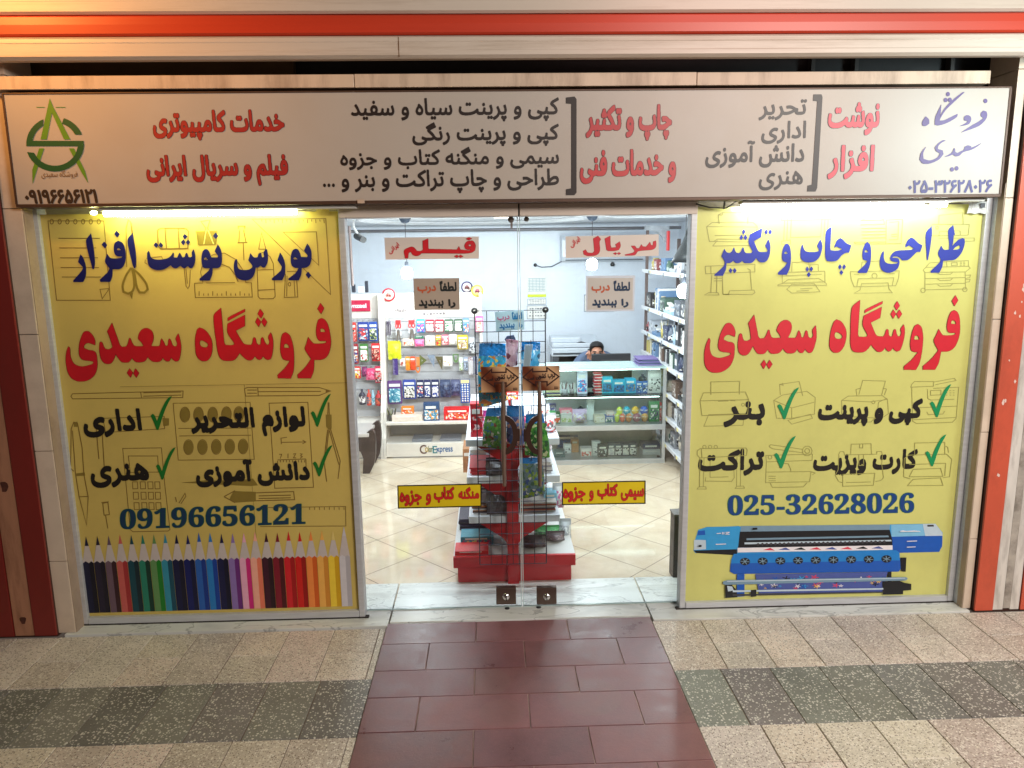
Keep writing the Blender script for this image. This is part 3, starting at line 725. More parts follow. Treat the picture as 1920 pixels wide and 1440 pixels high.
sg('دانش آموزی', (1323, 263, 1508, 315), (44, 40, 40), **bk)
sg('هنری', (1423, 320, 1505, 357), (44, 40, 40), **bk)
sg('نوشت', (1553, 192, 1648, 254), PINKR, (96, 70, 76), **rk)
sg('افزار', (1553, 272, 1638, 336), PINKR, (96, 70, 76), **rk)
sg('۰۲۵-۳۲۶۲۸۰۲۶', (1703, 337, 1860, 362), (60, 54, 116), bx=0.04, by=0.05)
sg('۰۹۱۹۶۶۵۶۱۲۱', (47, 355, 183, 382), (58, 42, 30), bx=0.05, by=0.06)
def on(Y, up=0.0016):
    def f(x, y, lift):
        p = P(x, y, Y); return (p.x, Y-up-lift, p.z)
    return f
sgn3 = on(YS)
# brackets of the price-list columns
for shp, c in (('1061,183 1077,181 1081,186 1081,361 1077,366 1061,366 1061,355 1071,353 1071,195 1061,194', BLK), ('1525,177 1540,177 1542,182 1532,352 1529,359 1513,359 1514,348 1522,346 1532,190 1524,189', (44, 40, 40))):
    mb = MB(); poly(mb, pts(shp), sgn3); obj('bracket_mark', mb, [ink(c)], SIGN)
# shop name in hanging script
def z3(s): return [(1280+x/3, y/3) for x, y in pts(s)]
NAST = ['1708,628 1712,650 1700,678 1660,712 1560,748 1620,708 1665,682 1690,664 1676,656 1676,636 1690,622', '1604,648 1618,656 1622,674 1606,700 1550,712 1588,694 1602,682 1582,678 1580,662 1590,650',
        '1586,518 1530,570 1480,618 1452,660 1444,678 1470,676 1520,652 1546,640 1540,660 1490,690 1440,706 1416,702 1420,660 1438,618 1454,586 1450,640 1442,664 1470,612 1520,560 1572,520', '1366,654 1384,672 1386,696 1364,710 1346,706 1346,686 1356,668',
        '1480,792 1460,800 1438,820 1434,838 1462,846 1466,868 1440,898 1390,920 1350,920 1330,898 1340,858 1370,822 1352,862 1354,894 1390,902 1430,886 1446,864 1424,850 1416,830 1436,806 1464,788']
NAST += [' '.join('%.1f,%.1f' % q for q in circ(x, y, 11, 13, 8)) for x, y in ((1702, 568), (1491, 530), (1478, 563), (1502, 562), (1514, 953), (1540, 947))]
NST2 = [[(1640+x*.20833, y*.20833) for x, y in pts('965,1285 920,1320 870,1348 820,1362 790,1374 762,1400 730,1408 700,1392 660,1407 620,1414 668,1388 695,1368 712,1332 724,1340 724,1366 742,1376 775,1360 800,1346 808,1322 836,1308 868,1316 866,1328 900,1316 940,1296')]]
traced(SIGN, [z3(s) for s in NAST]+NST2, sgn3, (74, 48, 116), res=3.0)
# emblem: pair of compasses through a letter ring
def zl(s): return [(x*.41667, 100+y*.41667) for x, y in pts(s)]
EM = MB(); LG, DG = ink((92, 142, 34)), ink((28, 84, 44))
for s in ('225,203 240,240 212,388 184,388', '225,203 240,240 318,388 290,388 232,262', '178,428 200,428 166,530 148,588 147,524', '312,428 334,428 384,530 398,584 368,536'): poly(EM, zl(s), sgn3, 0)
ribbon(EM, zl('165,243 202,243'), 0.6, sgn3, 0); ribbon(EM, zl('252,243 296,243'), 0.6, sgn3, 0)
def arc(cx, cyy, rx, ry, a0, a1, n=16): return [(cx+rx*math.cos(math.radians(a0+(a1-a0)*i/n)), cyy-ry*math.sin(math.radians(a0+(a1-a0)*i/n))) for i in range(n+1)]
up = arc(249, 408, 129, 122, 114, 180)+[(120, 418), (378, 418), (378, 394), (150, 394)]+arc(249, 408, 101, 96, 172, 122)
poly(EM, [(x*.41667, 100+y*.41667) for x, y in up], sgn3, 1)
up = arc(249, 408, 129, 122, 72, 20)+arc(249, 408, 100, 96, 26, 72)
poly(EM, [(x*.41667, 100+y*.41667) for x, y in up], sgn3, 1)
up = arc(249, 408, 131, 124, 0, -163)+arc(249, 408, 103, 98, -156, 0)
poly(EM, [(x*.41667, 100+y*.41667) for x, y in up], sgn3, 1)
obj('emblem', EM, [LG, DG], SIGN)
sg('فروشگاه سعیدی', (78, 319, 146, 335), (120, 84, 40), bx=0.0, by=0.0, H_=60)
mb = MB(); mb.box(P(671, 378, YS).x, P(684, 378, YS).x, YS-0.014, YS-0.005, sz0-0.004, sz0+0.014, 0, 0.001); obj('clip', mb, [mat('tape', srgb((190, 170, 150)), 0.6)], SIGN)

# ================================================================ PANELS
def panel(label, xa, xb, za, zb, vinyl):
    t = thing('advertising_panel', label, 'window panel', ((xa+xb)/2, 0.0, 0.02))
    mb = MB(); mb.box(xa, xb, 0.0, 0.008, za, zb); obj('printed_film', mb, [vinyl], t)
    mb = MB(); w = 0.032
    mb.box(xa-w, xa, -0.022, 0.05, 0.014, zb+0.04, 0, 0.004); mb.box(xb, xb+w, -0.022, 0.05, 0.014, zb+0.04, 0, 0.004)
    mb.box(xa+0.0005, xb-0.0005, -0.024, 0.05, 0.013, za, 0, 0.006); obj('frame', mb, [alu], t)
    mb = MB(); mb.box(xa-w-0.02, xb+w+0.02, -0.026, 0.0, 0.0122, 0.0192); obj('gap_shade_strip', mb, [mat('gap_shade', srgb((40, 34, 30)), 0.8, var=0.2)], t)  # dark strip coloured as the shaded gap under the frame
    mb = MB(); a, b = (xa-w-0.034, xa-w-0.001) if xa < 0 else (xb+w+0.001, xb+w+0.036); mb.box(a, b, -0.055, 0.05, 0.014, zb+0.04, 0, 0.008); obj('outer_profile', mb, [mat('dull_aluminium', srgb((180, 184, 190)), 0.42, metal=0.25, var=0.08, stretch=(1, 1, 5))], t)
    return t
def vinyl(name, c):
    return mat(name, srgb(c), 0.27, var=0.035, scale=1.6, bump=0.7, dirt=srgb(tuple(v*0.86 for v in c)), dirt_amt=0.5, dirt_scale=1.1)
LXa, LXb = P(70, 400, 0).x+0.012, P(635, 400, 0).x; RXa, RXb = P(1306, 395, 0).x, P(1845, 385, 0).x
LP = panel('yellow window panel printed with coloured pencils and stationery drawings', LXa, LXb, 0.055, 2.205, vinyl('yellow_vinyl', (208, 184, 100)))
mb = MB(); z = P(400, 722, 0).z; mb.box(LXa+0.30, LXb, -0.0011, -0.0002, z-0.0012, z+0.0012); mb.box(P(478, 980, 0).x, P(478, 980, 0).x+0.0022, -0.0011, -0.0002, 0.06, z-0.002); obj('film_seam', mb, [mat('seam_shade', srgb((150, 128, 62)), 0.4, var=0.1)], LP)
RP = panel('yellow window panel printed with a wide blue printer and printer drawings', RXa, RXb, 0.05, 2.205, vinyl('yellow_vinyl_lit', (210, 209, 124)))  # film yellow lightened for the whiter light falling on this panel
f0 = on(0.0); fl1 = on(0.0, 0.0008)
lineL, lineR = ink((128, 102, 44)), ink((156, 152, 84))
def za(s): return [(130+x*.125, 420+y*.125) for x, y in pts(s)]
def zdd(s): return [(360+x*.125, 420+y*.125) for x, y in pts(s)]
def zA(s): return [(1335+x*.130208, 415+y*.130208) for x, y in pts(s)]
def zB(s): return [(1570+x*.130208, 415+y*.130208) for x, y in pts(s)]
def zr1(s): return [(1310+x*.130208, 550+y*.130208) for x, y in pts(s)]
def zr2(s): return [(1550+x*.135417, 550+y*.135417) for x, y in pts(s)]
def z4(s): return [(x*.354167, 400+y*.354167) for x, y in pts(s)]
def z6(s): return [(x*.354167, 800+y*.354167) for x, y in pts(s)]
def z5(s): return [(1240+x*.354167, 400+y*.354167) for x, y in pts(s)]
def z7(s): return [(1240+x*.354167, 800+y*.354167) for x, y in pts(s)]
# ---- shop name in heavy red letters (the same print on both panels)
REDW = [zr1(s) for s in ('145,645 110,720 85,820 78,920 85,1010 120,1090 190,1135 280,1140 370,1110 450,1040 500,930 513,820 510,740 480,705 420,695 355,665 365,630 400,600 440,595 515,625 525,560 505,490 470,440 435,425 390,440 350,500 310,590 285,690 280,770 300,820 340,840 420,850 460,860 450,885 390,910 310,928 240,920 190,890 165,840 155,770 163,690 160,655',
 '795,310 712,430 735,520 752,650 720,675 680,685 645,675 630,640 620,590 605,575 585,590 570,660 562,740 570,820 595,870 640,892 690,885 730,845 780,752 800,800 840,860 880,872 930,870 960,850 993,805 1020,850 1060,868 1130,865 1170,845 1213,790 1240,835 1280,860 1350,862 1390,840 1418,798 1435,835 1465,858 1500,850 1530,798 1550,830 1585,858 1625,845 1660,770 1690,650 1692,560 1682,460 1635,530 1645,600 1630,640 1600,645 1575,620 1560,545 1545,533 1530,560 1515,620 1495,640 1475,630 1460,570 1440,533 1425,560 1405,620 1385,640 1280,638 1320,560 1335,490 1325,430 1290,395 1245,383 1190,405 1145,460 1122,520 1125,545 1160,590 1180,640 1080,642 1045,630 1025,580 1015,530 1003,523 985,560 965,610 940,645 880,650 855,620 840,540',
 '938,958 972,1014 932,1088 893,1020', '1018,958 1058,1020 1012,1088 978,1030')]
REDW += [zr2(s) for s in ('135,362 100,390 60,500 38,640 38,740 70,800 120,822 180,805 235,730 265,620 265,520 235,440 190,385', '120,535 155,540 205,575 215,605 190,632 140,630 110,610 103,570',
 '458,92 345,205 325,660 330,730 350,785 390,812 490,815 550,785 612,708 650,760 700,805 760,802 808,748 825,785 855,805 885,790 915,748 935,785 970,805 1010,785 1045,700 1072,580 1075,490 1063,428 1022,490 1028,550 1015,590 985,600 965,560 950,500 940,493 925,510 905,590 875,600 855,570 850,510 835,493 820,510 800,570 780,598 700,590 670,560 635,480 605,405 735,340 757,190 512,310 495,435 560,570 555,595 520,602 440,600 428,560',
 '770,108 535,225 522,270 765,145', '972,108 1008,170 965,235 930,175', '920,225 956,282 917,350 882,285', '1003,225 1038,285 995,350 962,285',
 '1260,425 1215,450 1180,540 1155,660 1155,740 1170,795 1215,810 1260,815 1170,920 1065,1010 1065,1055 1230,1058 1280,960 1310,820 1328,660 1325,560 1305,465', '1210,595 1240,580 1268,600 1278,640 1205,640',
 '1760,232 1715,260 1675,360 1660,460 1670,520 1700,545 1780,545 1770,570 1720,580 1610,580 1580,550 1547,495 1515,570 1480,660 1540,790 1450,900 1330,1005 1330,1055 1495,1055 1545,960 1578,805 1680,800 1750,760 1800,680 1835,560 1840,440 1830,320 1800,255', '1720,385 1745,370 1780,390 1785,425 1715,422', '1778,28 1815,95 1765,175 1728,105')]
traced(RP, REDW, f0, (206, 24, 44), (110, 20, 20), ow=0.5, res=3.0)
ra = (P(1320, 670, 0).x, P(1801, 610, 0).x, P(1343, 698.5, 0).z, P(1790, 554, 0).z); rb = (P(125.5, 690, 0).x, P(620.5, 620, 0).x, P(150, 715, 0).z, P(600, 568.5, 0).z)
def fmap(x, y, lift):
    p = P(x, y, 0); u = (p.x-ra[0])/(ra[1]-ra[0]); v = (p.z-ra[2])/(ra[3]-ra[2])
    return (rb[0]+u*(rb[1]-rb[0]), -0.0016-lift, rb[2]+v*(rb[3]-rb[2]))
traced(LP, REDW, fmap, (196, 18, 34), (104, 16, 16), ow=0.5, res=3.0)
BLUER = [zA(s) for s in ('720,98 545,185 522,300 580,430 565,455 490,455 465,430 455,385 443,370 430,390 415,430 385,455 350,450 330,420 322,385 312,372 300,395 280,435 245,455 205,440 175,392 132,500 180,585 160,650 30,770 35,785 155,785 195,700 210,600 260,600 305,570 335,598 390,600 435,570 465,600 560,600 600,575 632,530 670,575 710,592 760,585 800,550 830,470 838,370 830,310 808,255 760,350 800,420 785,440 690,440 660,420 600,285 705,230',
 '778,112 803,150 778,195 750,152', '832,112 862,152 832,195 807,155', '455,108 480,150 452,195 425,152', '420,190 446,230 418,275 393,235', '480,190 507,235 480,275 450,232', '265,670 293,708 268,750 240,708', '325,670 353,710 322,750 297,706',
 '1075,318 1040,345 1010,430 1002,520 1020,570 1080,595 1050,640 945,740 950,768 1075,768 1115,680 1135,540 1132,430 1115,355', '1042,445 1065,435 1090,468 1040,468',
 '1305,322 1280,370 1270,460 1280,540 1330,580 1400,592 1480,575 1540,520 1575,430 1585,340 1555,252 1508,355 1535,410 1530,430 1480,440 1390,440 1340,425 1315,380', '1368,648 1393,688 1368,725 1343,685', '1430,648 1455,685 1425,725 1399,686', '1395,728 1420,765 1390,805 1362,765',
 '1718,72 1638,150 1625,400 1630,520 1650,570 1700,578 1760,575 1810,555 1865,490 1925,455 1970,450 2005,345 1935,315 1885,265 1845,238 1800,270 1765,340 1755,385 1790,362 1870,400 1830,415 1760,420 1705,415 1700,380', '1840,615 1865,655 1838,698 1812,655', '1900,615 1925,655 1895,698 1871,658', '1862,700 1888,735 1858,775 1832,735')]
BLUER += [zB(s) for s in ('430,297 395,325 365,410 355,490 365,550 430,572 390,625 292,720 295,742 420,742 460,650 482,520 482,410 470,340', '392,418 415,410 442,445 392,445',
 '1060,230 1010,270 975,340 975,375 1030,348 1095,390 1050,410 890,418 820,435 775,480 755,530 770,565 800,580 870,590 850,605 770,612 710,600 680,570 665,520 668,440 655,425 635,460 610,540 608,620 630,690 680,730 750,740 820,715 870,670 892,600 885,550 850,525 790,522 800,510 860,508 905,535 925,562 1000,560 1050,530 1140,445 1190,440 1222,345 1160,310 1100,250',
 '1355,65 1268,175 1285,560 1300,560 1330,400 1358,180', '1665,52 1592,130 1605,330 1600,405 1540,410 1515,390 1492,348 1445,460 1485,550 1460,600 1340,715 1340,740 1465,740 1505,660 1520,570 1600,562 1680,555 1750,500 1800,420 1830,320 1828,255 1800,240 1740,265 1690,310 1650,360 1665,290 1672,195 1690,195', '1660,410 1700,370 1750,345 1765,370 1740,400')]
traced(RP, BLUER, f0, (16, 40, 148), res=3.0)
BLUEL = [za(s) for s in ('170,452 135,570 210,650 190,700 60,850 65,870 215,870 250,790 258,680 245,590 210,500', '330,135 255,265 350,670 372,680 390,600 385,470 355,250',
 '735,250 690,280 672,340 675,420 700,470 740,485 800,485 780,505 690,515 620,505 570,445 540,565 605,665 580,720 460,835 470,868 620,868 650,780 655,680 760,675 810,640 845,560 852,450 835,350 800,280', '720,375 745,360 778,390 722,390', '712,97 762,152 722,203 678,150', '525,262 575,315 540,368 488,310', '950,132 875,250 950,600 975,665 995,665 1010,560 1000,420 970,220',
 '1190,400 1170,440 1175,540 1200,630 1260,675 1340,692 1420,680 1480,650 1522,620 1560,655 1610,665 1670,625 1700,655 1740,665 1780,630 1810,660 1850,660 1885,590 1895,500 1885,430 1865,375 1838,430 1845,485 1815,500 1790,490 1775,440 1765,430 1745,445 1735,490 1700,500 1670,440 1655,430 1640,460 1620,505 1570,500 1575,450 1558,425 1530,470 1480,510 1400,530 1330,535 1260,520 1225,490 1210,430',
 '1303,272 1338,316 1310,362 1268,316', '1372,270 1412,318 1380,362 1342,318', '1735,145 1775,188 1738,235 1702,190', '1715,228 1746,272 1715,322 1675,272', '1785,228 1818,272 1785,318 1750,274')]
BLUEL += [zdd(s) for s in ('390,300 342,410 395,480 385,500 300,500 285,480 265,420 230,380 195,378 165,410 145,500 148,590 165,645 200,662 270,662 250,700 115,820 118,850 270,850 305,760 315,662 390,660 430,635 452,560 450,450 430,370', '185,515 210,502 245,540 190,538', '360,128 398,180 362,228 315,180',
 '662,525 640,560 630,640 645,740 690,815 770,843 850,840 910,800 945,730 960,655 1000,650 1030,625 1065,655 1100,650 1135,580 1142,480 1130,380 1108,375 1075,430 1085,490 1055,500 1040,440 1020,425 1000,460 980,500 935,500 905,470 880,435 845,545 905,620 905,650 860,680 790,690 720,680 690,645 682,570 680,530',
 '1322,425 1283,545 1350,640 1330,700 1197,820 1205,845 1355,845 1395,760 1402,650 1390,560 1360,480', '1730,290 1682,400 1735,470 1730,495 1640,495 1620,430 1590,380 1550,370 1510,400 1485,480 1482,560 1500,625 1550,658 1600,660 1560,730 1445,820 1450,845 1605,845 1640,760 1650,660 1720,650 1770,610 1795,520 1790,400 1760,330', '1525,510 1550,497 1588,530 1530,530', '1745,712 1792,770 1752,820 1705,760')]
traced(LP, BLUEL, f0, (10, 16, 92), res=3.0)
# ---- smaller lines
BK = (24, 20, 18); hk = dict(bx=0.026, by=0.068)
for s, b in (('لوازم التحریر', (358, 763, 573, 819)), ('اداری', (156, 766, 266, 820)), ('دانش آموزی', (367, 860, 581, 912)), ('هنری', (170, 868, 280, 914))): word(LP, s, b, 0.0, BK, **hk)
for s, b in (('کپی و پرینت', (1534, 748, 1728, 799)), ('بنر', (1357, 752, 1434, 801)), ('کارت ویزیت', (1525, 843, 1719, 891)), ('تراکت', (1309, 842, 1432, 893))): word(RP, s, b, 0.0, BK, **hk)
def bold(s): return ''.join(chr(0x1D7CE+int(c)) if c.isdigit() else c for c in s)
def digits(par, s, x0, x1, y0a, y1a, y0b, y1b, c, c2):
    """phone number digit by digit: dark green edge with blue inside"""
    n = len(s)
    for part, bxx in ((s, 0),):
        word(par, bold(s), None, 0.0, c, bx=0.0, by=0.0, outline=c2, ow=0.03, name='phone_number', quad=((x0, y0a), (x1, y0b), (x1, y1b), (x0, y1a)), H_=90)
digits(LP, '09196656121', 226, 572, 955, 992, 944, 982, (14, 52, 84), (20, 96, 70))
digits(RP, '025-32628026', 1365, 1713, 929, 966, 924, 961, (18, 62, 130), (24, 108, 84))
# ---- green ticks
TICK = [(0.0, 0.58), (0.10, 0.52), (0.20, 0.58), (0.30, 0.74), (0.48, 0.44), (0.70, 0.16), (0.86, 0.04), (1.0, 0.0), (0.92, 0.10), (0.74, 0.32), (0.56, 0.62), (0.42, 0.90), (0.36, 1.0), (0.28, 0.99), (0.14, 0.76)]
for par, bs, c in ((LP, ((583, 738, 621, 800), (283, 742, 323, 806), (587, 834, 624, 893), (293, 838, 330, 899)), (16, 112, 38)), (RP, ((1743, 720, 1783, 782), (1457, 726, 1498, 786), (1734, 814, 1774, 874), (1451, 817, 1492, 878)), (6, 140, 84))):
    for x0, y0, x1, y1 in bs: traced(par, [[(x0+u*(x1-x0), y0+v*(y1-y0)) for u, v in TICK]], on(0.0, 0.0034), c, name='tick_mark', res=4.0)
# ---- line drawings
def drawing(par, lines, m, w=0.75, fills=(), fm=None, light=None, lightlines=()):
    mb = MB()
    for l in fills: poly(mb, l, fl1, 1)
    for l in lines: ribbon(mb, l, w, fl1, 0)
    for l in lightlines: ribbon(mb, l, w*1.2, on(0.0, 0.0011), 2)
    return obj('line_drawing', mb, [m, fm or m, light or m], par)
greyL = ink((136, 116, 48)); lightL = ink((214, 200, 120))
D4 = lambda *s: [z4(q) for q in s]; D6 = lambda *s: [z6(q) for q in s]
drawing(LP, D4('255,40 550,40 585,460 300,460 255,40', '310,132 530,132', '315,183 510,183', '318,235 520,235', '322,287 525,287', '328,337 535,337', '530,402 580,398 542,452 530,402')+[[(x*.354167, 400+y*.354167) for x, y in circ(cx, 44, 9, 13, 8)+[(cx+9, 44)]] for cx in (275, 317, 358, 400, 441, 482, 524)], lineL)
mb = MB()
for s, w in (('672,285 668,80 680,35 692,45 700,120', 0.8), ('722,285 706,120 695,50', 0.8)): ribbon(mb, z4(s), w, fl1, 0)
for s in ('692,292 668,330 650,380 655,415 680,425 702,412 712,380 708,330 700,295', '705,295 740,325 775,372 783,402 765,420 740,418 725,390 715,330'): ribbon(mb, smooth_loop(z4(s)), 2.1, fl1, 1, True)
poly(mb, z4('685,425 705,420 700,455'), fl1, 1); obj('line_drawing', mb, [lineL, greyL], LP)
drawing(LP, D4('835,90 850,80 985,80 998,95 995,185 850,188 838,172 835,90', '875,82 882,187', '945,82 950,186'), lineL, 0.9)
drawing(LP, D4('1078,162 1090,78 1064,42 1112,36 1100,78 1132,160'), lineL, 0.7, D4('1038,95 1152,92 1145,165 1050,168'), greyL, lightL, D4('1080,164 1092,90', '1103,90 1132,163'))
drawing(LP, D4('1262,82 1262,68 1298,68 1296,82', '1268,88 1265,152', '1290,88 1302,152', '1258,155 1310,153', '1258,157 1310,155', '1288,158 1292,248'), lineL, 0.8)
drawing(LP, D4('1385,103 1370,190 1408,190 1385,103', '1362,300 1368,215 1400,205 1430,230 1447,265 1457,440 1445,452 1377,452 1367,440 1360,300', '1360,300 1447,297', '1366,407 1454,402'), lineL)
drawing(LP, D4('1335,30 1725,28 1750,430 1335,30', '1500,100 1675,98 1688,275 1500,100')+[z4('%d,32 %d,%d' % (x, x+2, 52 if k % 2 else 44)) for k, x in enumerate(range(1385, 1720, 22))], lineL)
drawing(LP, D4('1030,370 1075,369', '1092,368 1245,367', '1300,366 1332,368 1336,443 1035,446 1030,370', '1075,365 1062,310 1082,250 1130,218 1190,210 1250,245 1290,305 1302,366', '1170,268 1215,285 1245,325 1262,362')+[z4('%d,%d %d,436' % (x, 424 if k % 3 else 412, x)) for k, x in enumerate(range(1055, 1330, 24))], lineL)
drawing(LP, D4('975,290 985,385 995,398 1003,385 1008,300', '985,295 992,372'), lineL)
drawing(LP, D4('770,245 768,262 782,270', '775,238 855,228 862,242'), lineL)
drawing(LP, D4('1520,308 1568,306 1577,443 1505,445 1512,320', '1520,330 1518,440', '1555,320 1562,440')+[z4(' '.join('%.0f,%.0f' % q for q in circ(1533, 375, 7, 10, 8)+[(1540, 375)]))], lineL)
drawing(LP, D4('385,955 970,940 968,975 385,982 376,968 385,955', '745,945 750,976', '760,950 960,946', '760,968 960,962'), lineL)
drawing(LP, D4('1295,928 1310,922 1690,922 1752,940 1690,964 1300,967 1295,928', '1365,924 1368,965', '1368,944 1700,942', '1310,935 1360,935', '1310,952 1360,952'), lineL, 0.8, D4('1725,932 1752,940 1725,950'), lineL)
drawing(LP, D4('918,1005 1325,1000 1347,1302 945,1306 918,1005', '945,1138 1330,1136', '950,1178 1330,1174')+[[(x*.354167, 400+y*.354167) for x, y in circ(cx, cy2, 26, 40, 16)+[(cx+26, cy2)]] for cx, cy2 in ((980, 1065), (1052, 1065), (1127, 1065), (1200, 1063), (1265, 1062), (998, 1238), (1072, 1237), (1145, 1236), (1217, 1235), (1287, 1234))], lineL, 0.6,
        [[(x*.354167, 400+y*.354167) for x, y in circ(cx, cy2, 24, 37, 16)] for cx, cy2 in ((980, 1065), (1052, 1065), (1127, 1065), (1200, 1063), (1265, 1062), (998, 1238), (1072, 1237), (1145, 1236), (1217, 1235), (1287, 1234))], greyL)
drawing(LP, D4('1425,1005 1630,1000 1660,1450 1455,1455 1425,1005', '1490,1212 1620,1210', '1602,1201 1620,1210 1602,1220', '1490,1222 1488,1190 1520,1185', '1478,1275 1492,1275 1484,1298', '1525,1272 1525,1296', '1552,1274 1566,1272 1554,1294 1568,1294', '1588,1272 1600,1274 1592,1283 1601,1288 1590,1296', '1470,1305 1620,1300', '1470,1310 1470,1380', '1620,1302 1622,1385')+[z4('%d,1306 %d,1318' % (x, x)) for x in range(1485, 1620, 16)], lineL)
drawing(LP, D4('1738,1000 1736,1065', '1742,1000 1744,1065', '1735,1145 1716,1310 1730,1420', '1742,1145 1724,1300', '1750,1140 1802,1310 1790,1405', '1745,1150 1795,1330'), lineL, 0.8, D4('1725,1065 1756,1065 1756,1140 1742,1147 1728,1130'), greyL)
drawing(LP, D4('375,1350 378,1140 392,1105 412,1112 436,1240 445,1380 468,1500 460,1650 420,1500 400,1370 385,1150', '375,1350 392,1365', '420,1500 466,1498', '505,1130 540,1128 555,1370', '510,1130 525,1300'), lineL, 0.8, D4('405,1376 450,1371 452,1388 406,1391', '392,1105 412,1103 412,1130 392,1130'), greyL)
drawing(LP, D4('545,1085 870,1075 872,1140 560,1160 545,1085', '700,1078 705,1150'), lineL, 0.7, D4('862,1082 896,1085 896,1122 866,1126'), greyL)
drawing(LP, D6('650,115 855,112 872,300 900,545 890,552 705,556 690,545 650,115', '680,155 835,155 840,240 690,242 680,155')+[z6('%d,%d %d,%d %d,%d %d,%d %d,%d' % (x, y, x+26, y, x+28, y+36, x+2, y+37, x, y)) for r, y in enumerate((292, 347, 402)) for x in (702+r*4, 743+r*4, 783+r*3, 820+r*3)], lineL, 0.7)
drawing(LP, D6('1150,285 1330,290'), lineL, 0.6, D6('958,296 1100,283 1230,289 1340,274 1367,310 1330,314 1150,306'), greyL)
drawing(LP, D6('1355,350 1555,343 1560,386 1355,392', '1370,366 1540,362', '1370,380 1540,376', '1187,370 1245,338', '1245,402 1187,370'), lineL, 0.9, D6('1237,340 1355,345 1355,395 1245,402 1215,384 1222,368'), greyL)
drawing(LP, D6('545,405 572,400 580,465 552,468 545,405', '538,402 576,397', '560,470 572,538'), lineL, 0.8)
drawing(LP, D6('930,372 935,398', '948,405 980,352 985,368 958,408'), lineL, 0.8)
drawing(LP, D6('1370,428 1830,422 1832,525 1378,528')+[z6('%d,%d %d,%d' % (x, 426, x, 440)) for x in range(1640, 1826, 26)], lineL, 0.6)
# ---- printed row of coloured pencils
PC = [((16, 20, 52), (10, 12, 30)), ((34, 28, 50), (20, 16, 34)), ((104, 82, 96), (52, 24, 32)), ((196, 92, 86), (160, 48, 50)), ((12, 66, 78), (8, 36, 46)), ((34, 124, 100), (8, 52, 40)), ((96, 140, 84), (24, 120, 34)), ((48, 140, 164), (16, 72, 92)), ((12, 16, 60), (8, 10, 40)), ((10, 22, 92), (8, 14, 56)), ((36, 92, 172), (14, 50, 132)), ((34, 120, 190), (14, 60, 150)), ((18, 20, 66), (10, 10, 40)), ((138, 112, 176), (104, 40, 120)), ((232, 170, 196), (204, 36, 120)), ((240, 172, 150), (228, 120, 92)), ((62, 18, 40), (36, 10, 24)), ((126, 18, 40), (74, 10, 22)), ((206, 28, 40), (160, 10, 20)), ((204, 24, 22), (150, 10, 12)), ((238, 138, 66), (206, 92, 30)), ((236, 176, 84), (206, 136, 48)), ((238, 204, 60), (206, 160, 20)), ((206, 202, 206), (176, 172, 178))]
n = len(PC); PXa, PXb = P(167, 1149, 0).x+0.0, P(662, 1137, 0).x; pw = (PXb-PXa)/n
zb, zt, ztip, zw = P(400, 1143, 0).z, P(400, 1050, 0).z, P(400, 999, 0).z, P(400, 1017, 0).z
for k, (ca, cb) in enumerate(PC):
    x0 = PXa+k*pw; x1 = x0+pw*0.97; xm = (x0+x1)/2+0.003; hi = 0.02 if k == n-1 else random.uniform(-0.006, 0.006); Yp = -0.0018-0.0001*(k % 3); mb = MB()
    def q(pl, mi, d=0.0): mb.add([(a, Yp-d, b) for a, b in pl], [tuple(range(len(pl)))], mi)
    q([(x0, zb), (x0+pw*0.55, zb), (x0+pw*0.55, zt), (x0+pw*0.28, zt+0.012), (x0, zt)], 0); q([(x0+pw*0.55, zb), (x1, zb), (x1, zt), (x1-pw*0.2, zt+0.011), (x0+pw*0.55, zt)], 1)
    q([(x0, zt), (x0+pw*0.28, zt+0.012), (x0+pw*0.55, zt), (x1-pw*0.2, zt+0.011), (x1, zt), (xm+pw*0.18, zw+hi), (xm-pw*0.16, zw+hi)], 2); q([(xm-pw*0.16, zw+hi), (xm+pw*0.18, zw+hi), (xm+0.002, ztip+hi)], 3)
    tip = ca if k not in (22, 23) else ((222, 200, 120) if k == 22 else (200, 196, 200))
    obj('printed_pencil', mb, [ink(ca), ink(cb), ink((196, 186, 182)), ink(tip)], LP)
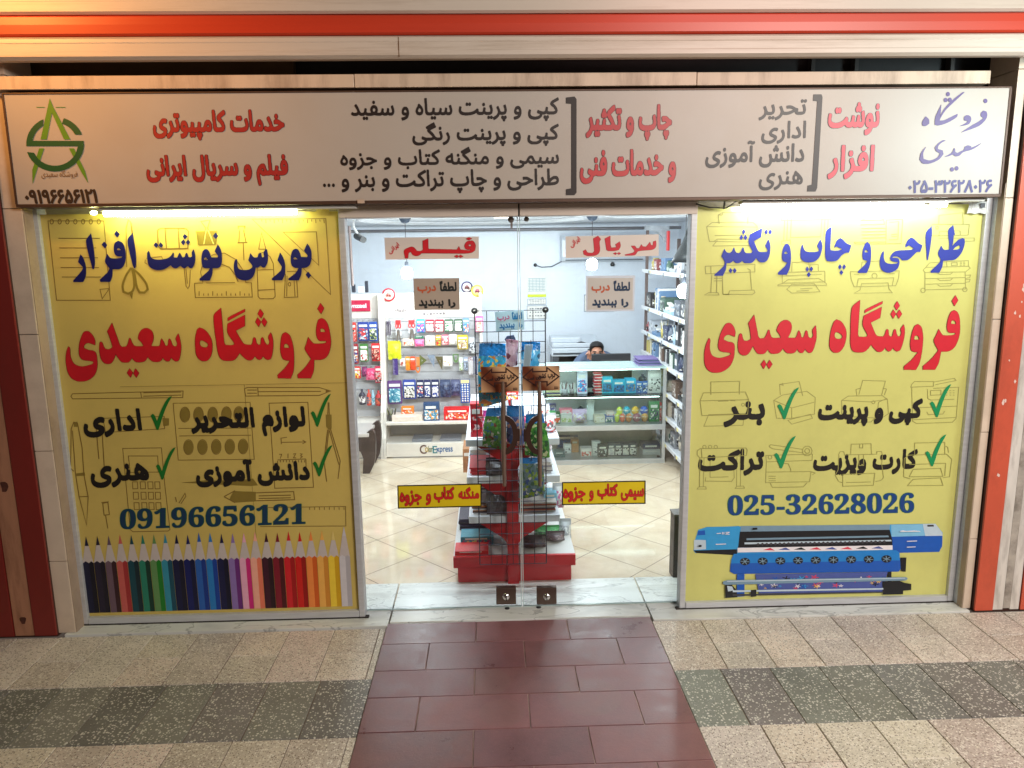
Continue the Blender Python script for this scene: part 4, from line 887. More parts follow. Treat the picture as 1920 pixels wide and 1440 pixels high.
# ---- line drawings of printers
def circ5(x, y, r): return [(1240+a*.354167, 400+b*.354167) for a, b in circ(x, y, r, None, 10)+[(x+r, y)]]
def circ7(x, y, r): return [(1240+a*.354167, 800+b*.354167) for a, b in circ(x, y, r, None, 10)+[(x+r, y)]]
D3 = lambda *s: [z3(q) for q in s]; D5 = lambda *s: [z5(q) for q in s]; D7 = lambda *s: [z7(q) for q in s]
for L in (D3('205,1260 200,1208 225,1195 370,1195 365,1258', '200,1208 222,1210 225,1195', '135,1275 165,1252 395,1250 420,1275 405,1362 150,1358 135,1275', '135,1275 420,1277', '180,1325 385,1322 385,1340', '172,1360 195,1345 380,1345', '168,1384 195,1352', '168,1384 400,1380'),
          D3('555,1195 840,1187 835,1235 555,1240 555,1195', '590,1197 588,1238', '612,1212 606,1336 776,1331 785,1208', '573,1242 568,1352', '590,1242 585,1352', '800,1237 795,1330', '818,1236 812,1330', '556,1356 606,1350 606,1372 556,1374 556,1356'),
          D3('1000,1240 1158,1182 1240,1188 1110,1240', '1000,1240 1130,1237 1135,1262 1000,1264', '1005,1285 1140,1283', '1005,1303 1140,1301', '1005,1320 1140,1318', '1005,1338 1140,1336', '1145,1237 1238,1233 1228,1368 1142,1370 1145,1237', '1162,1250 1215,1246 1210,1345 1160,1348', '1175,1318 1205,1317', '1175,1330 1205,1329', '965,1362 1142,1360', '965,1362 968,1372 1140,1370'),
          D3('1440,1262 1442,1212 1575,1196 1578,1260', '1395,1272 1405,1262 1612,1262 1606,1322 1400,1326 1395,1272', '1440,1328 1445,1300 1560,1298 1562,1325', '1436,1340 1640,1338 1640,1355 1570,1357')+[[(1280+a/3, b/3) for a, b in circ(1430, 1280, 8, None, 8)+[(1438, 1280)]]],
          D5('232,280 495,270 495,310 235,320 232,280', '262,280 262,318', '268,322 262,420', '295,322 292,420', '228,432 250,420 300,420 305,432 228,432', '322,296 326,428', '455,292 470,300 478,408', '325,428 355,430 360,410 490,406 495,420 480,430 330,433', '278,345 320,344', '278,358 322,357'),
          D5('690,310 692,260 780,255 785,305', '785,300 788,272 830,270 832,305', '640,330 650,312 865,306 866,362 640,370 640,330', '660,330 850,322', '617,378 640,372 672,350 832,344 872,370 875,380 617,384 617,378', '664,402 690,376 810,372 840,415 690,422 664,402', '735,400 800,396', '715,412 780,408'),
          D5('1055,305 1062,258 1180,250 1190,300', '1000,308 1260,304 1255,345 1240,383 1020,389 1005,350 1000,308', '1035,386 1042,346 1230,341 1222,382', '1060,372 1200,368 1205,400 1222,420 1020,423 1052,405 1060,372', '1020,322 1045,322', '1205,318 1235,318')+[circ5(1128, 330, 14)],
          D5('1385,300 1400,286 1625,280 1635,290 1610,310 1395,313 1385,300', '1505,255 1625,250 1625,280', '1508,255 1512,284', '1535,262 1565,260 1566,275 1536,277 1535,262', '1400,284 1420,262 1500,256', '1395,314 1395,405 1610,400 1608,310', '1395,345 1610,340', '1395,375 1610,370', '1462,316 1475,324 1530,322 1540,314', '1462,348 1475,356 1530,354 1540,344', '1462,378 1475,386 1530,384 1540,374', '1608,328 1636,326 1632,340 1610,344', '1608,350 1634,348 1630,362 1610,365')+[circ5(1385, 408, 12), circ5(1606, 403, 12)]+[z5('%d,%d %d,%d' % (x, y, x+10, y)) for x in (1580, 1597) for y in (258, 266, 274)],
          D5('262,960 262,892 415,888 412,958', '205,992 222,950 445,945 462,985 456,1063 215,1070 205,992', '205,992 462,986', '225,1127 250,1066 440,1060 432,1122 225,1127', '300,995 355,993', '365,993 392,992')+[circ5(432, 1013, 8)],
          D5('630,960 626,905 730,890 748,965', '626,905 645,910 640,898', '595,990 640,962 770,942 815,975 810,1063 690,1085 610,1085 595,990', '690,1030 808,1000', '595,990 690,1030', '670,1095 790,1063 800,1085 690,1116 670,1095', '690,1085 690,1032'),
          D5('1045,960 1066,884 1186,888 1166,962', '955,990 990,967 1170,965 1197,985 1202,1060 1165,1085 1000,1076 955,1060 955,990', '955,990 1100,998 1197,985', '1035,965 1030,932 1055,925', '1180,962 1192,930 1172,925', '1140,1080 1150,1000 1195,978', '1000,1077 985,1108 1110,1104 1130,1082')+[circ5(1122, 1000, 8)],
          D5('1325,905 1340,890 1440,890 1440,915 1320,920 1325,905', '1440,893 1550,873 1560,885 1450,907', '1325,922 1330,1100 1350,1112 1540,1106 1560,1085 1574,920 1440,926', '1408,930 1410,980 1425,988 1550,984', '1425,938 1480,936 1480,960 1425,963 1425,938', '1330,1030 1565,1020', '1335,1092 1560,1080', '1405,1050 1412,1065 1490,1062 1500,1046')+[z5('%d,%d %d,%d' % (x, y, x+9, y)) for x in (1505, 1525, 1542) for y in (938, 950, 962)],
          D7('190,128 205,115 448,112 455,125 450,152 205,165 190,150 190,128', '212,116 215,164', '430,113 428,155', '204,166 202,318', '226,166 222,318', '400,160 398,313', '422,158 418,313', '188,330 200,318 235,318 238,330 188,330', '390,327 400,315 435,314 440,325 390,327', '235,268 232,288 372,290 386,270 380,158', '258,165 258,268 355,265')+[circ7(228, 107, 9), circ7(258, 107, 9), circ7(288, 107, 9)],
          D7('570,105 578,95 750,120', '570,105 590,117 750,138', '553,152 800,145 797,178 556,186 553,152', '556,187 552,296 785,291 792,240', '555,240 790,237 815,245 800,254', '568,262 605,262', '568,274 605,274', '568,286 605,286', '576,298 588,322 752,318 772,295', '630,192 672,196 685,225 685,236')+[circ7(772, 128, 13), circ7(772, 128, 26), circ7(575, 161, 10)],
          D7('1002,148 1005,92 1110,90 1112,145', '1050,92 1048,112 1066,112 1066,92', '938,150 945,132 965,132 970,149 1140,145 1140,132 1165,130 1170,150 1166,198', '940,150 935,228 920,256 938,290 958,296', '1166,198 1176,270 1160,285 1132,290', '960,252 1130,246 1122,310 960,315 960,252', '978,295 1108,292', '1045,145 1045,205 1070,205 1070,145'),
          D7('1340,150 1340,86 1500,82 1500,145', '1500,102 1516,108 1520,138', '1285,168 1310,150 1510,145 1537,172 1525,264 1490,270', '1285,168 1282,265 1318,276', '1310,200 1505,193', '1505,193 1500,260', '1312,265 1332,225 1478,220 1490,262 1312,265', '1302,312 1332,278 1478,270 1490,310 1302,312')):
    drawing(RP, L, lineR, 0.62)
# ---- printed picture of the wide printer
def printer():
    cols = [(52, 156, 218), (22, 88, 184), (16, 18, 26), (190, 208, 222), (30, 128, 206), (120, 150, 172), (236, 232, 238), (214, 60, 84), (74, 90, 160), (60, 60, 66), (236, 190, 90), (128, 190, 226)]
    mb = MB(); z = 0
    def q(s, c, k=[0]):
        k[0] += 1; fill_loops(mb, [z7(s)], lambda x, y: (P(x, y, 0).x, -0.0018-0.00006*k[0], P(x, y, 0).z), c)
    q('170,655 178,600 195,545 240,530 1210,517 1450,513 1488,560 1486,630 1470,660 1230,668 410,680 180,668', 0); q('1212,580 1488,575 1486,632 1470,662 1225,668', 1); q('1215,520 1380,516 1395,577 1218,582', 11); q('1382,515 1450,513 1486,560 1488,577 1396,578', 3); q('1406,519 1440,518 1442,528 1408,529', 9)
    q('170,655 400,648 400,680 185,668', 2); q('172,600 185,598 235,600 236,648 172,652', 3); q('195,552 230,548 232,572 190,575', 1); q('238,533 412,525 410,645 238,648', 0); q('420,525 1210,517 1208,545 418,555', 5)
    q('415,555 1208,545 1222,600 1222,628 405,640', 2); q('440,612 1215,598 1218,606 440,622', 3); q('450,590 1200,575 1204,584 450,600', 5)
    for i in range(30): q('%d,%d %d,%d %d,%d %d,%d' % (500+i*23, 622-i*0.5, 512+i*23, 614-i*0.5, 522+i*23, 622-i*0.5, 512+i*23, 630-i*0.5), 9)
    q('402,640 1222,626 1222,650 402,664', 6); 
    for i, c in enumerate((7, 8, 2, 7, 8, 7, 2, 8)): q('%d,%d %d,%d %d,%d' % (535+i*82, 652-i*1.2, 575+i*82, 640-i*1.2, 600+i*82, 654-i*1.2), c)
    q('382,672 1240,652 1258,665 1265,750 1255,765 385,778 362,765 370,700', 4); q('366,722 1262,706 1265,750 1255,765 385,778 362,765', 1)
    for i in range(9):
        cx = 441+i*93.5; cyv = 712-i*1.8; q(' '.join('%.1f,%.1f' % p for p in circ(cx, cyv, 27, 20, 14)), 2)
        for a in range(3):
            t = a*1.05+i*0.3; q(' '.join('%.1f,%.1f' % p for p in ((cx+24*math.cos(t), cyv+17*math.sin(t)), (cx+24*math.cos(t+.18), cyv+17*math.sin(t+.18)), (cx-24*math.cos(t), cyv-17*math.sin(t)), (cx-24*math.cos(t+.18), cyv-17*math.sin(t+.18)))), 5)
    q('1262,690 1294,690 1290,765 1266,762', 2); q('398,778 438,777 438,895 398,897', 1); q('1195,765 1215,764 1215,880 1195,882', 2)
    q('495,778 1195,766 1168,870 515,880', 8); rr = random.Random(5)
    for i in range(46):
        cx, cyv = rr.uniform(525, 1160), rr.uniform(785, 855); r = rr.uniform(8, 24); c = rr.choice((7, 2, 2, 7, 6, 10, 8, 1, 7, 0))
        q(' '.join('%.1f,%.1f' % (cx+r*(0.6+0.5*math.cos(5*t+i))*math.cos(t), cyv+r*0.6*(0.6+0.5*math.cos(5*t+i))*math.sin(t)) for t in [k*2*math.pi/20 for k in range(20)]), c)
    q('325,815 345,808 1290,792 1300,800 1290,810 335,833 322,828', 5); q('345,812 1285,796 1285,800 345,817', 3); q('335,835 370,833 395,860 400,898 336,902', 2); q('345,838 372,842 380,862 350,868', 3)
    q('1165,815 1255,812 1282,822 1318,828 1318,860 1275,864 1275,882 1168,884', 2); q('375,862 1170,850 1170,858 375,872', 3); q('375,882 1170,868 1170,874 375,892', 9); q('470,860 500,858 500,894 470,896', 2)
    for s in ('1294,601 1348,599 1348,603 1294,605', '1294,632 1340,630 1340,634 1294,636', '285,617 340,615 340,619 285,621', '1260,548 1275,545 1290,549 1330,546 1365,549 1365,552 1260,553'): q(s, 6)
    q('480,532 505,531 505,541 480,542', 2); q('195,623 210,622 210,632 195,633', 2)
    for j, s in enumerate(('290,560 312,558 312,562 290,564', '318,554 322,554 322,566 318,566', '326,554 330,554 330,566 326,566', '336,554 358,553 358,557 340,565 358,564 358,567 336,567 336,563 352,557 336,557')): q(s, 6)
    return obj('printed_printer', mb, [ink(c) for c in cols], RP)
printer()
# small notices taped to the panel corners
mb = MB(); a, b = P(593, 388, 0), P(618, 404, 0); mb.box(a.x, b.x, -0.003, -0.0022, b.z, a.z); tag(obj('taped_card', mb, [mat('yellowed_card', srgb((196, 168, 92)), 0.6, var=0.08)]), 'small yellowed card taped to the top corner of the pencil panel', 'card')
t = thing('taped_card', 'crumpled white label taped to the top corner of the printer panel', 'label', (2.40, -0.01, 2.15))
mb = MB(); a, b = P(1816, 378, -0.02), P(1851, 400, -0.02); nx = 7
for i in range(nx):
    for j in range(4): pass
vs = [(a.x+(b.x-a.x)*i/6, -0.02-0.006*math.sin(i*1.7+j*1.1), a.z+(b.z-a.z)*j/4+0.003*math.sin(i*2.1)) for j in range(5) for i in range(7)]
mb.add(vs, [(j*7+i, j*7+i+1, j*7+i+8, j*7+i+7) for j in range(4) for i in range(6)], 0); obj('paper', mb, [mat('crumpled_paper', srgb((206, 208, 206)), 0.6, var=0.1, scale=30)], t)
mb = MB(); p = P(1843, 385, -0.03); mb.box(p.x-0.012, p.x+0.012, -0.030, -0.0285, p.z-0.012, p.z+0.012); obj('print', mb, [ink((60, 62, 70))], t)

# ---- LED battens under the sign
def batten(label, px0, px1, py, extra, col, st):
    t = thing('light_batten', label, 'light', ((P(px0, py, -0.07).x+P(px1, py, -0.07).x)/2, -0.07, 2.18))
    a, b = P(px0, py, -0.075).x, P(px1, py, -0.075).x
    mb = MB(); mb.box(a-0.01, b+0.30, -0.105, -0.045, sz0-0.024, sz0-0.008, 0, 0.003); obj('housing', mb, [mat('white_plastic', srgb((206, 206, 200)), 0.5, var=0.03)], t)
    m = glow('led_'+('warm' if extra else 'cool'), col, st)
    mb = MB(); mb.tube([(a, -0.075, sz0-0.034), (b, -0.075, sz0-0.034)], 0.0155, 10); obj('tube', mb, [m], t)
    if extra:
        x = P(175, py, -0.075).x; mb = MB(); mb.ball((x, -0.075, sz0-0.03), 0.016, 0.012, 0.010); obj('lamp_point', mb, [m], t)
    else:
        x = P(1758, py, -0.075).x; mb = MB(); mb.tube([(b+0.05, -0.075, sz0-0.034), (b+0.12, -0.075, sz0-0.034)], 0.015, 10); obj('tube', mb, [m], t)
    return t
batten('lit tube light under the sign above the pencil panel', 195, 555, 391, True, (0.94, 1.0, 0.42), 42)
batten('lit tube light under the sign above the printer panel', 1392, 1730, 376, False, (0.97, 1.0, 0.90), 46)
# loose cable and hook beside the tube light
mb = MB(); mb.tube([P(1305, 382, -0.03), P(1330, 389, -0.035), P(1362, 390, -0.04), P(1384, 375, -0.05)], 0.004, 6); mb.tube([P(1359, 376, -0.03), P(1357, 392, -0.03)], 0.005, 6)
tag(obj('cable', mb, [mat('dark_cable', (0.05, 0.045, 0.04), 0.6, var=0.1)]), 'dark sagging cable between the doors and the tube light of the printer panel', 'cable')

# ================================================================ GLASS DOORS
YD = 0.055
gl = glass('door_glass', (0.94, 0.97, 0.962), 0.04, 0.035); edge = mat('glass_edge', srgb((196, 218, 216)), 0.15, var=0.05, spec=0.8)
steel = mat('satin_steel', srgb((176, 172, 168)), 0.28, metal=0.9, var=0.05, scale=6, stretch=(8, 8, 1)); bronze = mat('bronze_metal', srgb((128, 108, 96)), 0.35, metal=0.5, var=0.12, scale=10)
plate = mat('lock_steel', srgb((104, 88, 80)), 0.35, metal=0.7, var=0.1); darkbz = mat('dark_bronze', srgb((64, 44, 36)), 0.4, metal=0.3, var=0.15)
zg = zd+0.03
def door(label, xa, xb, hx, side):
    t = thing('glass_door_leaf', label, 'door', ((xa+xb)/2, YD, 0.014))
    mb = MB(); mb.box(xa+0.004, xb-0.004, YD, YD+0.010, 0.018, zg); obj('pane', mb, [gl], t)
    mb = MB(); s = 0.004
    mb.box(xa, xa+s, YD-0.001, YD+0.011, 0.018, zg); mb.box(xb-s, xb, YD-0.001, YD+0.011, 0.018, zg); mb.box(xa+s, xb-s, YD-0.001, YD+0.011, 0.0145, 0.018); obj('polished_edge', mb, [edge], t)
    # pull handle: tapered bar on two stand-offs with a half-ring plate
    z1 = P(hx, 716, YD-0.06).z; z0 = P(hx, 912, YD-0.06).z; X = P(hx, 800, YD-0.06).x
    h = MB(); n = 10; h.tube([(X, YD-0.055, z0+(z1-z0)*i/n) for i in range(n+1)], [0.006+0.008*math.sin(math.pi*min(1, 0.12+0.8*i/n)) for i in range(n+1)], 12)
    hd = obj('handle', h, [bronze], t)
    for zz in (z0+0.12, z1-0.12):
        h = MB(); h.tube([(X, YD-0.055, zz), (X, YD-0.0005, zz)], 0.008, 8); obj('standoff', h, [steel], hd)
    h = MB(); zc = P(hx, 816, YD-0.06).z; out = []; inn = []
    for i in range(17):
        a = math.pi/2-math.pi*i/16; k = side
        out.append((X+k*(0.004+0.074*math.cos(a)), zc+0.108*math.sin(a))); inn.append((X+k*(0.004+0.046*math.cos(a)), zc+0.080*math.sin(a)))
    h.prism(out+inn[::-1], 'y', YD-0.064, YD-0.046); h.box(X+side*0.072, X+side*0.086, YD-0.062, YD-0.048, zc-0.035, zc+0.035, 0, 0.003); obj('half_ring', h, [darkbz], hd)
    # lock plate
    c = P(hx+(5 if side > 0 else 13), 1117, YD-0.006); lk = MB(); lk.box(c.x-0.056, c.x+0.056, YD-0.012, YD+0.022, c.z-0.050, c.z+0.050, 0, 0.003); lo = obj('lock_plate', lk, [plate], t)
    r = MB(); r.lathe([(0.0001, -0.010), (0.016, -0.009), (0.021, 0.0), (0.024, 0.004)], (c.x, YD-0.012, c.z-0.004), 20, axis='y'); obj('lock_ring', r, [mat('chrome', (0.8, 0.79, 0.78), 0.15, metal=1.0, var=0)], lo)
    r = MB(); r.lathe([(0.0001, -0.0115), (0.005, -0.0112), (0.0055, 0)], (c.x, YD-0.012, c.z-0.001), 10, axis='y'); r.box(c.x-0.0025, c.x+0.0025, YD-0.0238, YD-0.02, c.z-0.020, c.z-0.003); obj('keyhole', r, [mat('black_hole', (0.01, 0.01, 0.01), 0.5, var=0)], lo)
    return t
xL, xC, xR = P(652, 700, YD).x, P(975, 700, YD).x, P(1297, 700, YD).x
DL = door('glass door leaf beside the pencil panel with a tapered pull handle', xL, xC-0.003, 944, 1)
DR = door('glass door leaf beside the printer panel with a tapered pull handle', xC+0.003, xR, 1012, -1)
mb = MB(); p = P(970, 394, YD); mb.box(p.x-0.012, p.x+0.012, YD-0.025, YD+0.02, zg-0.03, 2.26, 0, 0.002); tag(obj('door_stop', mb, [dark]), 'dark metal stop between the two glass doors under the sign', 'door stop')
for px, py, r, lb in ((958, 412, 0.016, 'grey suction hook with a dangling tag on the glass door, beside the ceiling lamp'), (987, 411, 0.013, 'smaller grey suction cup high on the glass door beside the printer panel')):
    c = P(px, py, YD); mb = MB(); mb.lathe([(0.0001, -0.012), (r*0.5, -0.011), (r, -0.002), (r, 0)], (c.x, YD-0.001, c.z), 14, axis='y')
    if px < 970: mb.box(c.x-0.003, c.x+0.008, YD-0.006, YD-0.004, c.z-0.045, c.z-0.012)
    tag(obj('suction_cup', mb, [mat('grey_rubber', srgb((120, 112, 108)), 0.5)]), lb, 'suction cup')
for nm, px0, py0 in (('floor_stop', 951, 1141), ('floor_stop', 1010, 1139)):
    c = G(px0, py0, 0.012); mb = MB(); mb.lathe([(0.014, 0), (0.014, 0.003), (0.0001, 0.003)], (c.x, c.y, 0.0122), 12); tag(obj(nm, mb, [dark]), 'small dark bolt socket in the marble under the '+('pencil-side door leaf' if px0 < 970 else 'printer-side door leaf'), 'bolt socket')

# ---- signs stuck on the door glass
def plaque(name, label, cat, quad, Y, base, layers, thick=0.002, rim=None):
    c = [P(*q, Y) for q in quad]; cx = sum(v.x for v in c)/4; zb_ = min(v.z for v in c)
    t = thing(name, label, cat, (cx, Y, zb_)); mb = MB()
    mb.prism([(v.x, v.z) for v in c], 'y', Y-thick, Y); obj('board', mb, [base], t)
    if rim is not None:
        mb = MB(); g = [((v.x-cx)*0.985+cx, v.z) for v in c]
        ribbon(mb, [q for q in quad]+[quad[0]], 1.1, on(Y-thick, 0.0004), 0, True); obj('border', mb, [ink(rim)], t)
    for s, q, col, o, k in layers:
        word(t, s, None, Y-thick, col, outline=o, quad=q, up=0.0008, **k)
    return t
YG = YD-0.0006
def sub(Q, u0, v0, u1, v1):
    def f(u, v):
        return tuple(Q[0][i]*(1-u)*(1-v)+Q[1][i]*u*(1-v)+Q[2][i]*u*v+Q[3][i]*(1-u)*v for i in (0, 1))
    return (f(u0, v0), f(u1, v0), f(u1, v1), f(u0, v1))
beige = mat('beige_card', srgb((224, 213, 204)), 0.5, var=0.04, scale=4)
Q = ((720.6, 445.7), (897.7, 443.4), (898.2, 485), (723, 486.8))
irani = lambda x0, y0, x1, y1: ((x0, y1-7), (x1-6, y0), (x1, y0+9), (x0+5, y1+1))
t = plaque('film_sign', 'long beige sign with one wide stretched red word on the pencil-side door', 'sign', Q, YG, beige, [('فیـلم', None, None, None, None)][:0])
# the wide red word is drawn letter by letter so that its long bar keeps its shape
def zq(s): return [(640+x*.177083, 400+y*.177083) for x, y in pts(s)]
def zq2(s): return [(960+x*.177083, 400+y*.177083) for x, y in pts(s)]
fd = on(YG-0.002, 0.0006)
traced(t, [zq(s) for s in ('1385,290 1330,300 1305,340 1312,372 1340,385 1370,380 1360,395 1260,385 1245,350 1225,385 922,378 918,268 862,292 866,385 840,400 800,400 780,372 750,355 710,365 672,385 664,410 678,475 705,475 712,420 735,405 760,440 800,450 830,440 850,422 1300,424 1380,415 1415,390 1420,340 1405,305', '1345,335 1365,325 1380,345 1350,352', '1350,256 1382,268 1350,284 1320,270', '1225,440 1242,455 1225,470 1195,455', '1262,440 1290,455 1262,470 1244,455')], fd, (208, 24, 38), (130, 16, 22), ow=0.5, res=4.0)
word(t, 'ایرانی', None, YG-0.002, (196, 36, 40), quad=((725.5, 469), (744, 453.5), (751, 462.5), (732.5, 478.5)), bx=0.03, by=0.05, H_=60, up=0.0008)
Q = ((1060.4, 443.4), (1235, 439.3), (1235, 479.7), (1060.4, 483.6))
t = plaque('series_sign', 'long beige sign with a red word in two pieces on the printer-side door', 'sign', Q, YG, beige, [])
traced(t, [zq2(s) for s in ('1522,290 1495,300 1490,340 1470,335 1460,305 1440,330 1420,355 1385,350 1370,330 1345,372 1320,372 1300,345 1262,345 1300,400 1280,418 1195,438 1200,446 1300,440 1335,400 1480,385 1515,365 1526,330', '1040,240 982,268 1000,385 1020,398 1090,396 1130,385 1148,345 1140,300 1095,330 1105,360 1050,365 1042,330', '910,240 860,268 872,400 850,420 800,418 778,385 752,400 760,435 800,450 880,445 915,425 930,385 925,300 940,275', '1095,415 1108,425 1095,438 1072,426', '1132,414 1150,424 1132,437 1112,425')], fd, (206, 26, 48), (130, 16, 26), ow=0.5, res=4.0)
word(t, 'ایرانی', None, YG-0.002, (196, 40, 44), quad=((1065, 457), (1083, 442.5), (1090.5, 451.5), (1073, 466.5)), bx=0.03, by=0.05, H_=60, up=0.0008)
tan = mat('tan_card', srgb((174, 163, 150)), 0.45, var=0.05, scale=4)
tan2 = mat('tan_card_light', srgb((200, 198, 192)), 0.45, var=0.05, scale=4)
for Q, base, lb in ((((775, 522), (861, 521.3), (862, 580.6), (777, 581.5)), tan, 'tan notice card in black and orange writing on the pencil-side door, below the bulb'), (((1102.6, 521.3), (1186.7, 520.8), (1185.8, 579.8), (1101.7, 580.6)), tan2, 'tan notice card in navy and orange writing with a pale border on the printer-side door')):
    d = (26, 34, 36) if base is tan else (20, 52, 84)
    t = plaque('door_notice', lb, 'notice', Q, YG, base, [('لطفاً', sub(Q, 0.57, 0.08, 0.94, 0.42), d, None, dict(bx=0.04, by=0.06)), ('درب', sub(Q, 0.08, 0.22, 0.49, 0.48), (190, 92, 58), None, dict(bx=0.04, by=0.07)), ('را', sub(Q, 0.75, 0.66, 0.91, 0.95), d, None, dict(bx=0.05, by=0.07)), ('ببندید', sub(Q, 0.10, 0.67, 0.65, 0.95), d, None, dict(bx=0.04, by=0.07))])
    if base is tan2:
        mb = MB(); c = [P(*q, YG) for q in Q]; x0, x1, z0, z1 = c[0].x, c[1].x, c[3].z, c[0].z; w = 0.010
        mb.box(x0-w, x1+w, YG-0.0012, YG-0.0002, z1, z1+w); mb.box(x0-w, x1+w, YG-0.0012, YG-0.0002, z0-w, z0); mb.box(x0-w, x0, YG-0.0012, YG-0.0002, z0, z1); mb.box(x1, x1+w, YG-0.0012, YG-0.0002, z0, z1); obj('border', mb, [mat('clear_tape', srgb((214, 222, 232)), 0.4, var=0)], t)
yel = mat('yellow_card', srgb((226, 200, 20)), 0.45, var=0.03)
for Q, s, lb in ((((746, 911), (902, 907.5), (902, 949), (747, 952.6)), ('منگنه', 'کتاب', 'و', 'جزوه'), 'yellow strip sign with red writing and black border on the pencil-side door'), (((1054.7, 904.8), (1209.4, 902), (1209.4, 943.4), (1054.7, 946)), ('سیمی', 'کتاب', 'و', 'جزوه'), 'yellow strip sign with red writing and black border on the printer-side door')):
    kk = dict(bx=0.02, by=0.045, ow=0.02, H_=100); us = ((0.73, 0.12, 0.975, 0.66), (0.435, 0.09, 0.675, 0.80), (0.335, 0.38, 0.395, 0.90), (0.02, 0.22, 0.28, 0.92)) if s[0] == 'منگنه' else ((0.71, 0.32, 0.985, 0.88), (0.425, 0.09, 0.665, 0.80), (0.325, 0.38, 0.375, 0.88), (0.01, 0.22, 0.275, 0.90))
    plaque('strip_sign', lb, 'sign', Q, YG, yel, [(w_, sub(Q, *u), (204, 30, 34), (120, 24, 16), kk) for w_, u in zip(s, us)], rim=(30, 26, 10))
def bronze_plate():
    m = bpy.data.materials.new('copper_painted_sheen'); m.use_nodes = True; nt = m.node_tree; N = nt.nodes; L = nt.links; b = N['Principled BSDF']; b.inputs['Roughness'].default_value = 0.3; b.inputs['Metallic'].default_value = 0.35
    tc = N.new('ShaderNodeTexCoord'); wv = N.new('ShaderNodeTexWave'); wv.bands_direction = 'DIAGONAL'; wv.inputs['Scale'].default_value = 2.6; wv.inputs['Distortion'].default_value = 1.6; wv.inputs['Detail Scale'].default_value = 0.8; wv.inputs['Phase Offset'].default_value = 1.2; L.new(tc.outputs['Object'], wv.inputs[0]); rp = N.new('ShaderNodeValToRGB'); L.new(wv.outputs[0], rp.inputs[0])  # diagonal sheen and darker corners painted into the copper colour
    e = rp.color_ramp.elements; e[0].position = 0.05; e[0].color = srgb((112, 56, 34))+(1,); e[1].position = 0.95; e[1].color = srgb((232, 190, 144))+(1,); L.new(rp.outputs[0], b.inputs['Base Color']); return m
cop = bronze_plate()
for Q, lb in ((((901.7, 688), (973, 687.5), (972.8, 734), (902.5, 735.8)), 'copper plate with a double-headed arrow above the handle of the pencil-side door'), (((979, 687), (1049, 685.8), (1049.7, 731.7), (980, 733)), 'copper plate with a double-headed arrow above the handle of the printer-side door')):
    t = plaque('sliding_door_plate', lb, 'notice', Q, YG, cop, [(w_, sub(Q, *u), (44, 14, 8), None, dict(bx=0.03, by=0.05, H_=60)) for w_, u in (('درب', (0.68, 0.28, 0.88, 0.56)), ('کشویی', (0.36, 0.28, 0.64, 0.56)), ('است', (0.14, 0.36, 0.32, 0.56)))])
    mb = MB(); A = [sub(Q, u, v, u, v)[0] for u, v in ((0.02, 0.44), (0.28, 0.10), (0.28, 0.22), (0.66, 0.22), (0.66, 0.06), (0.98, 0.44), (0.66, 0.80), (0.66, 0.64), (0.36, 0.64), (0.36, 0.80), (0.02, 0.44))]
    ribbon(mb, A, 1.3, on(YG-0.002, 0.0006), 0, True); obj('arrow', mb, [ink((52, 16, 10))], t)
    mb = MB()
    for u in (0.86, 0.89, 0.92, 0.95): ribbon(mb, [sub(Q, u, 0.84, u, 0.84)[0], sub(Q, u, 0.93, u, 0.93)[0]], 0.5, on(YG-0.002, 0.0006), 0)
    ribbon(mb, [sub(Q, 0.85, 0.93, 0.85, 0.93)[0], sub(Q, 0.96, 0.93, 0.96, 0.93)[0]], 0.5, on(YG-0.002, 0.0006), 0); obj('crown_mark', mb, [ink((60, 24, 14))], t)
# ================================================================ INSIDE THE SHOP
def rect(px0, py0, px1, py1, Y):
    xm, ym = (px0+px1)/2, (py0+py1)/2
    return P(px0, ym, Y).x, P(px1, ym, Y).x, P(xm, py1, Y).z, P(xm, py0, Y).z
white = mat('white_laminate', srgb((214, 212, 210)), 0.4, var=0.03, scale=4)
cream_w = mat('cream_laminate', srgb((216, 208, 198)), 0.42, var=0.04, scale=4)
greyback = mat('grey_slatwall', srgb((182, 180, 182)), 0.45, var=0.04, scale=3)
blackp = mat('black_plastic', srgb((26, 26, 28)), 0.4, var=0.15)
redp = mat('red_steel', srgb((190, 28, 34)), 0.38, var=0.07, scale=5)
gunm = mat('dark_wire', srgb((44, 46, 58)), 0.45, metal=0.5, var=0.1)
card_w = mat('white_card', srgb((226, 222, 216)), 0.5, var=0.04)
clear = film('clear_plastic', (0.86, 0.9, 0.93), 0.28, 0.12)

# ---- ceiling lights and bulbs
t = thing('ceiling_lamp', 'round recessed ceiling lamp glowing warm in the oval plaster tray', 'ceiling lamp', tuple(P(940, 422, 3.0))[:2]+(ZC-0.02,))
c = P(940, 422, 3.0); mb = MB(); mb.lathe([(0.085, 0.0), (0.085, -0.012), (0.07, -0.016), (0.0001, -0.016)], (c.x, 3.0, ZC), 24); obj('rim', mb, [white], t)
mb = MB(); mb.lathe([(0.066, -0.0175), (0.0001, -0.0175)], (c.x, 3.0, ZC), 24); obj('diffuser', mb, [glow('warm_diffuser', (1.0, 0.86, 0.7), 9)], t)
lamp('shop_ceiling_light', 'AREA', (0.0, 3.1, ZC-0.05), 50, (0.86, 0.93, 1.0), (0.0, 3.1, 0), 2.6, 3.0)
lamp('shop_front_fill', 'AREA', (0.15, 0.24, 2.25), 104, (0.86, 0.93, 1.0), (0.15, 4.2, 0.9), 1.7, 0.08)  # unseen area lamp added behind the lintel to brighten back wall and goods
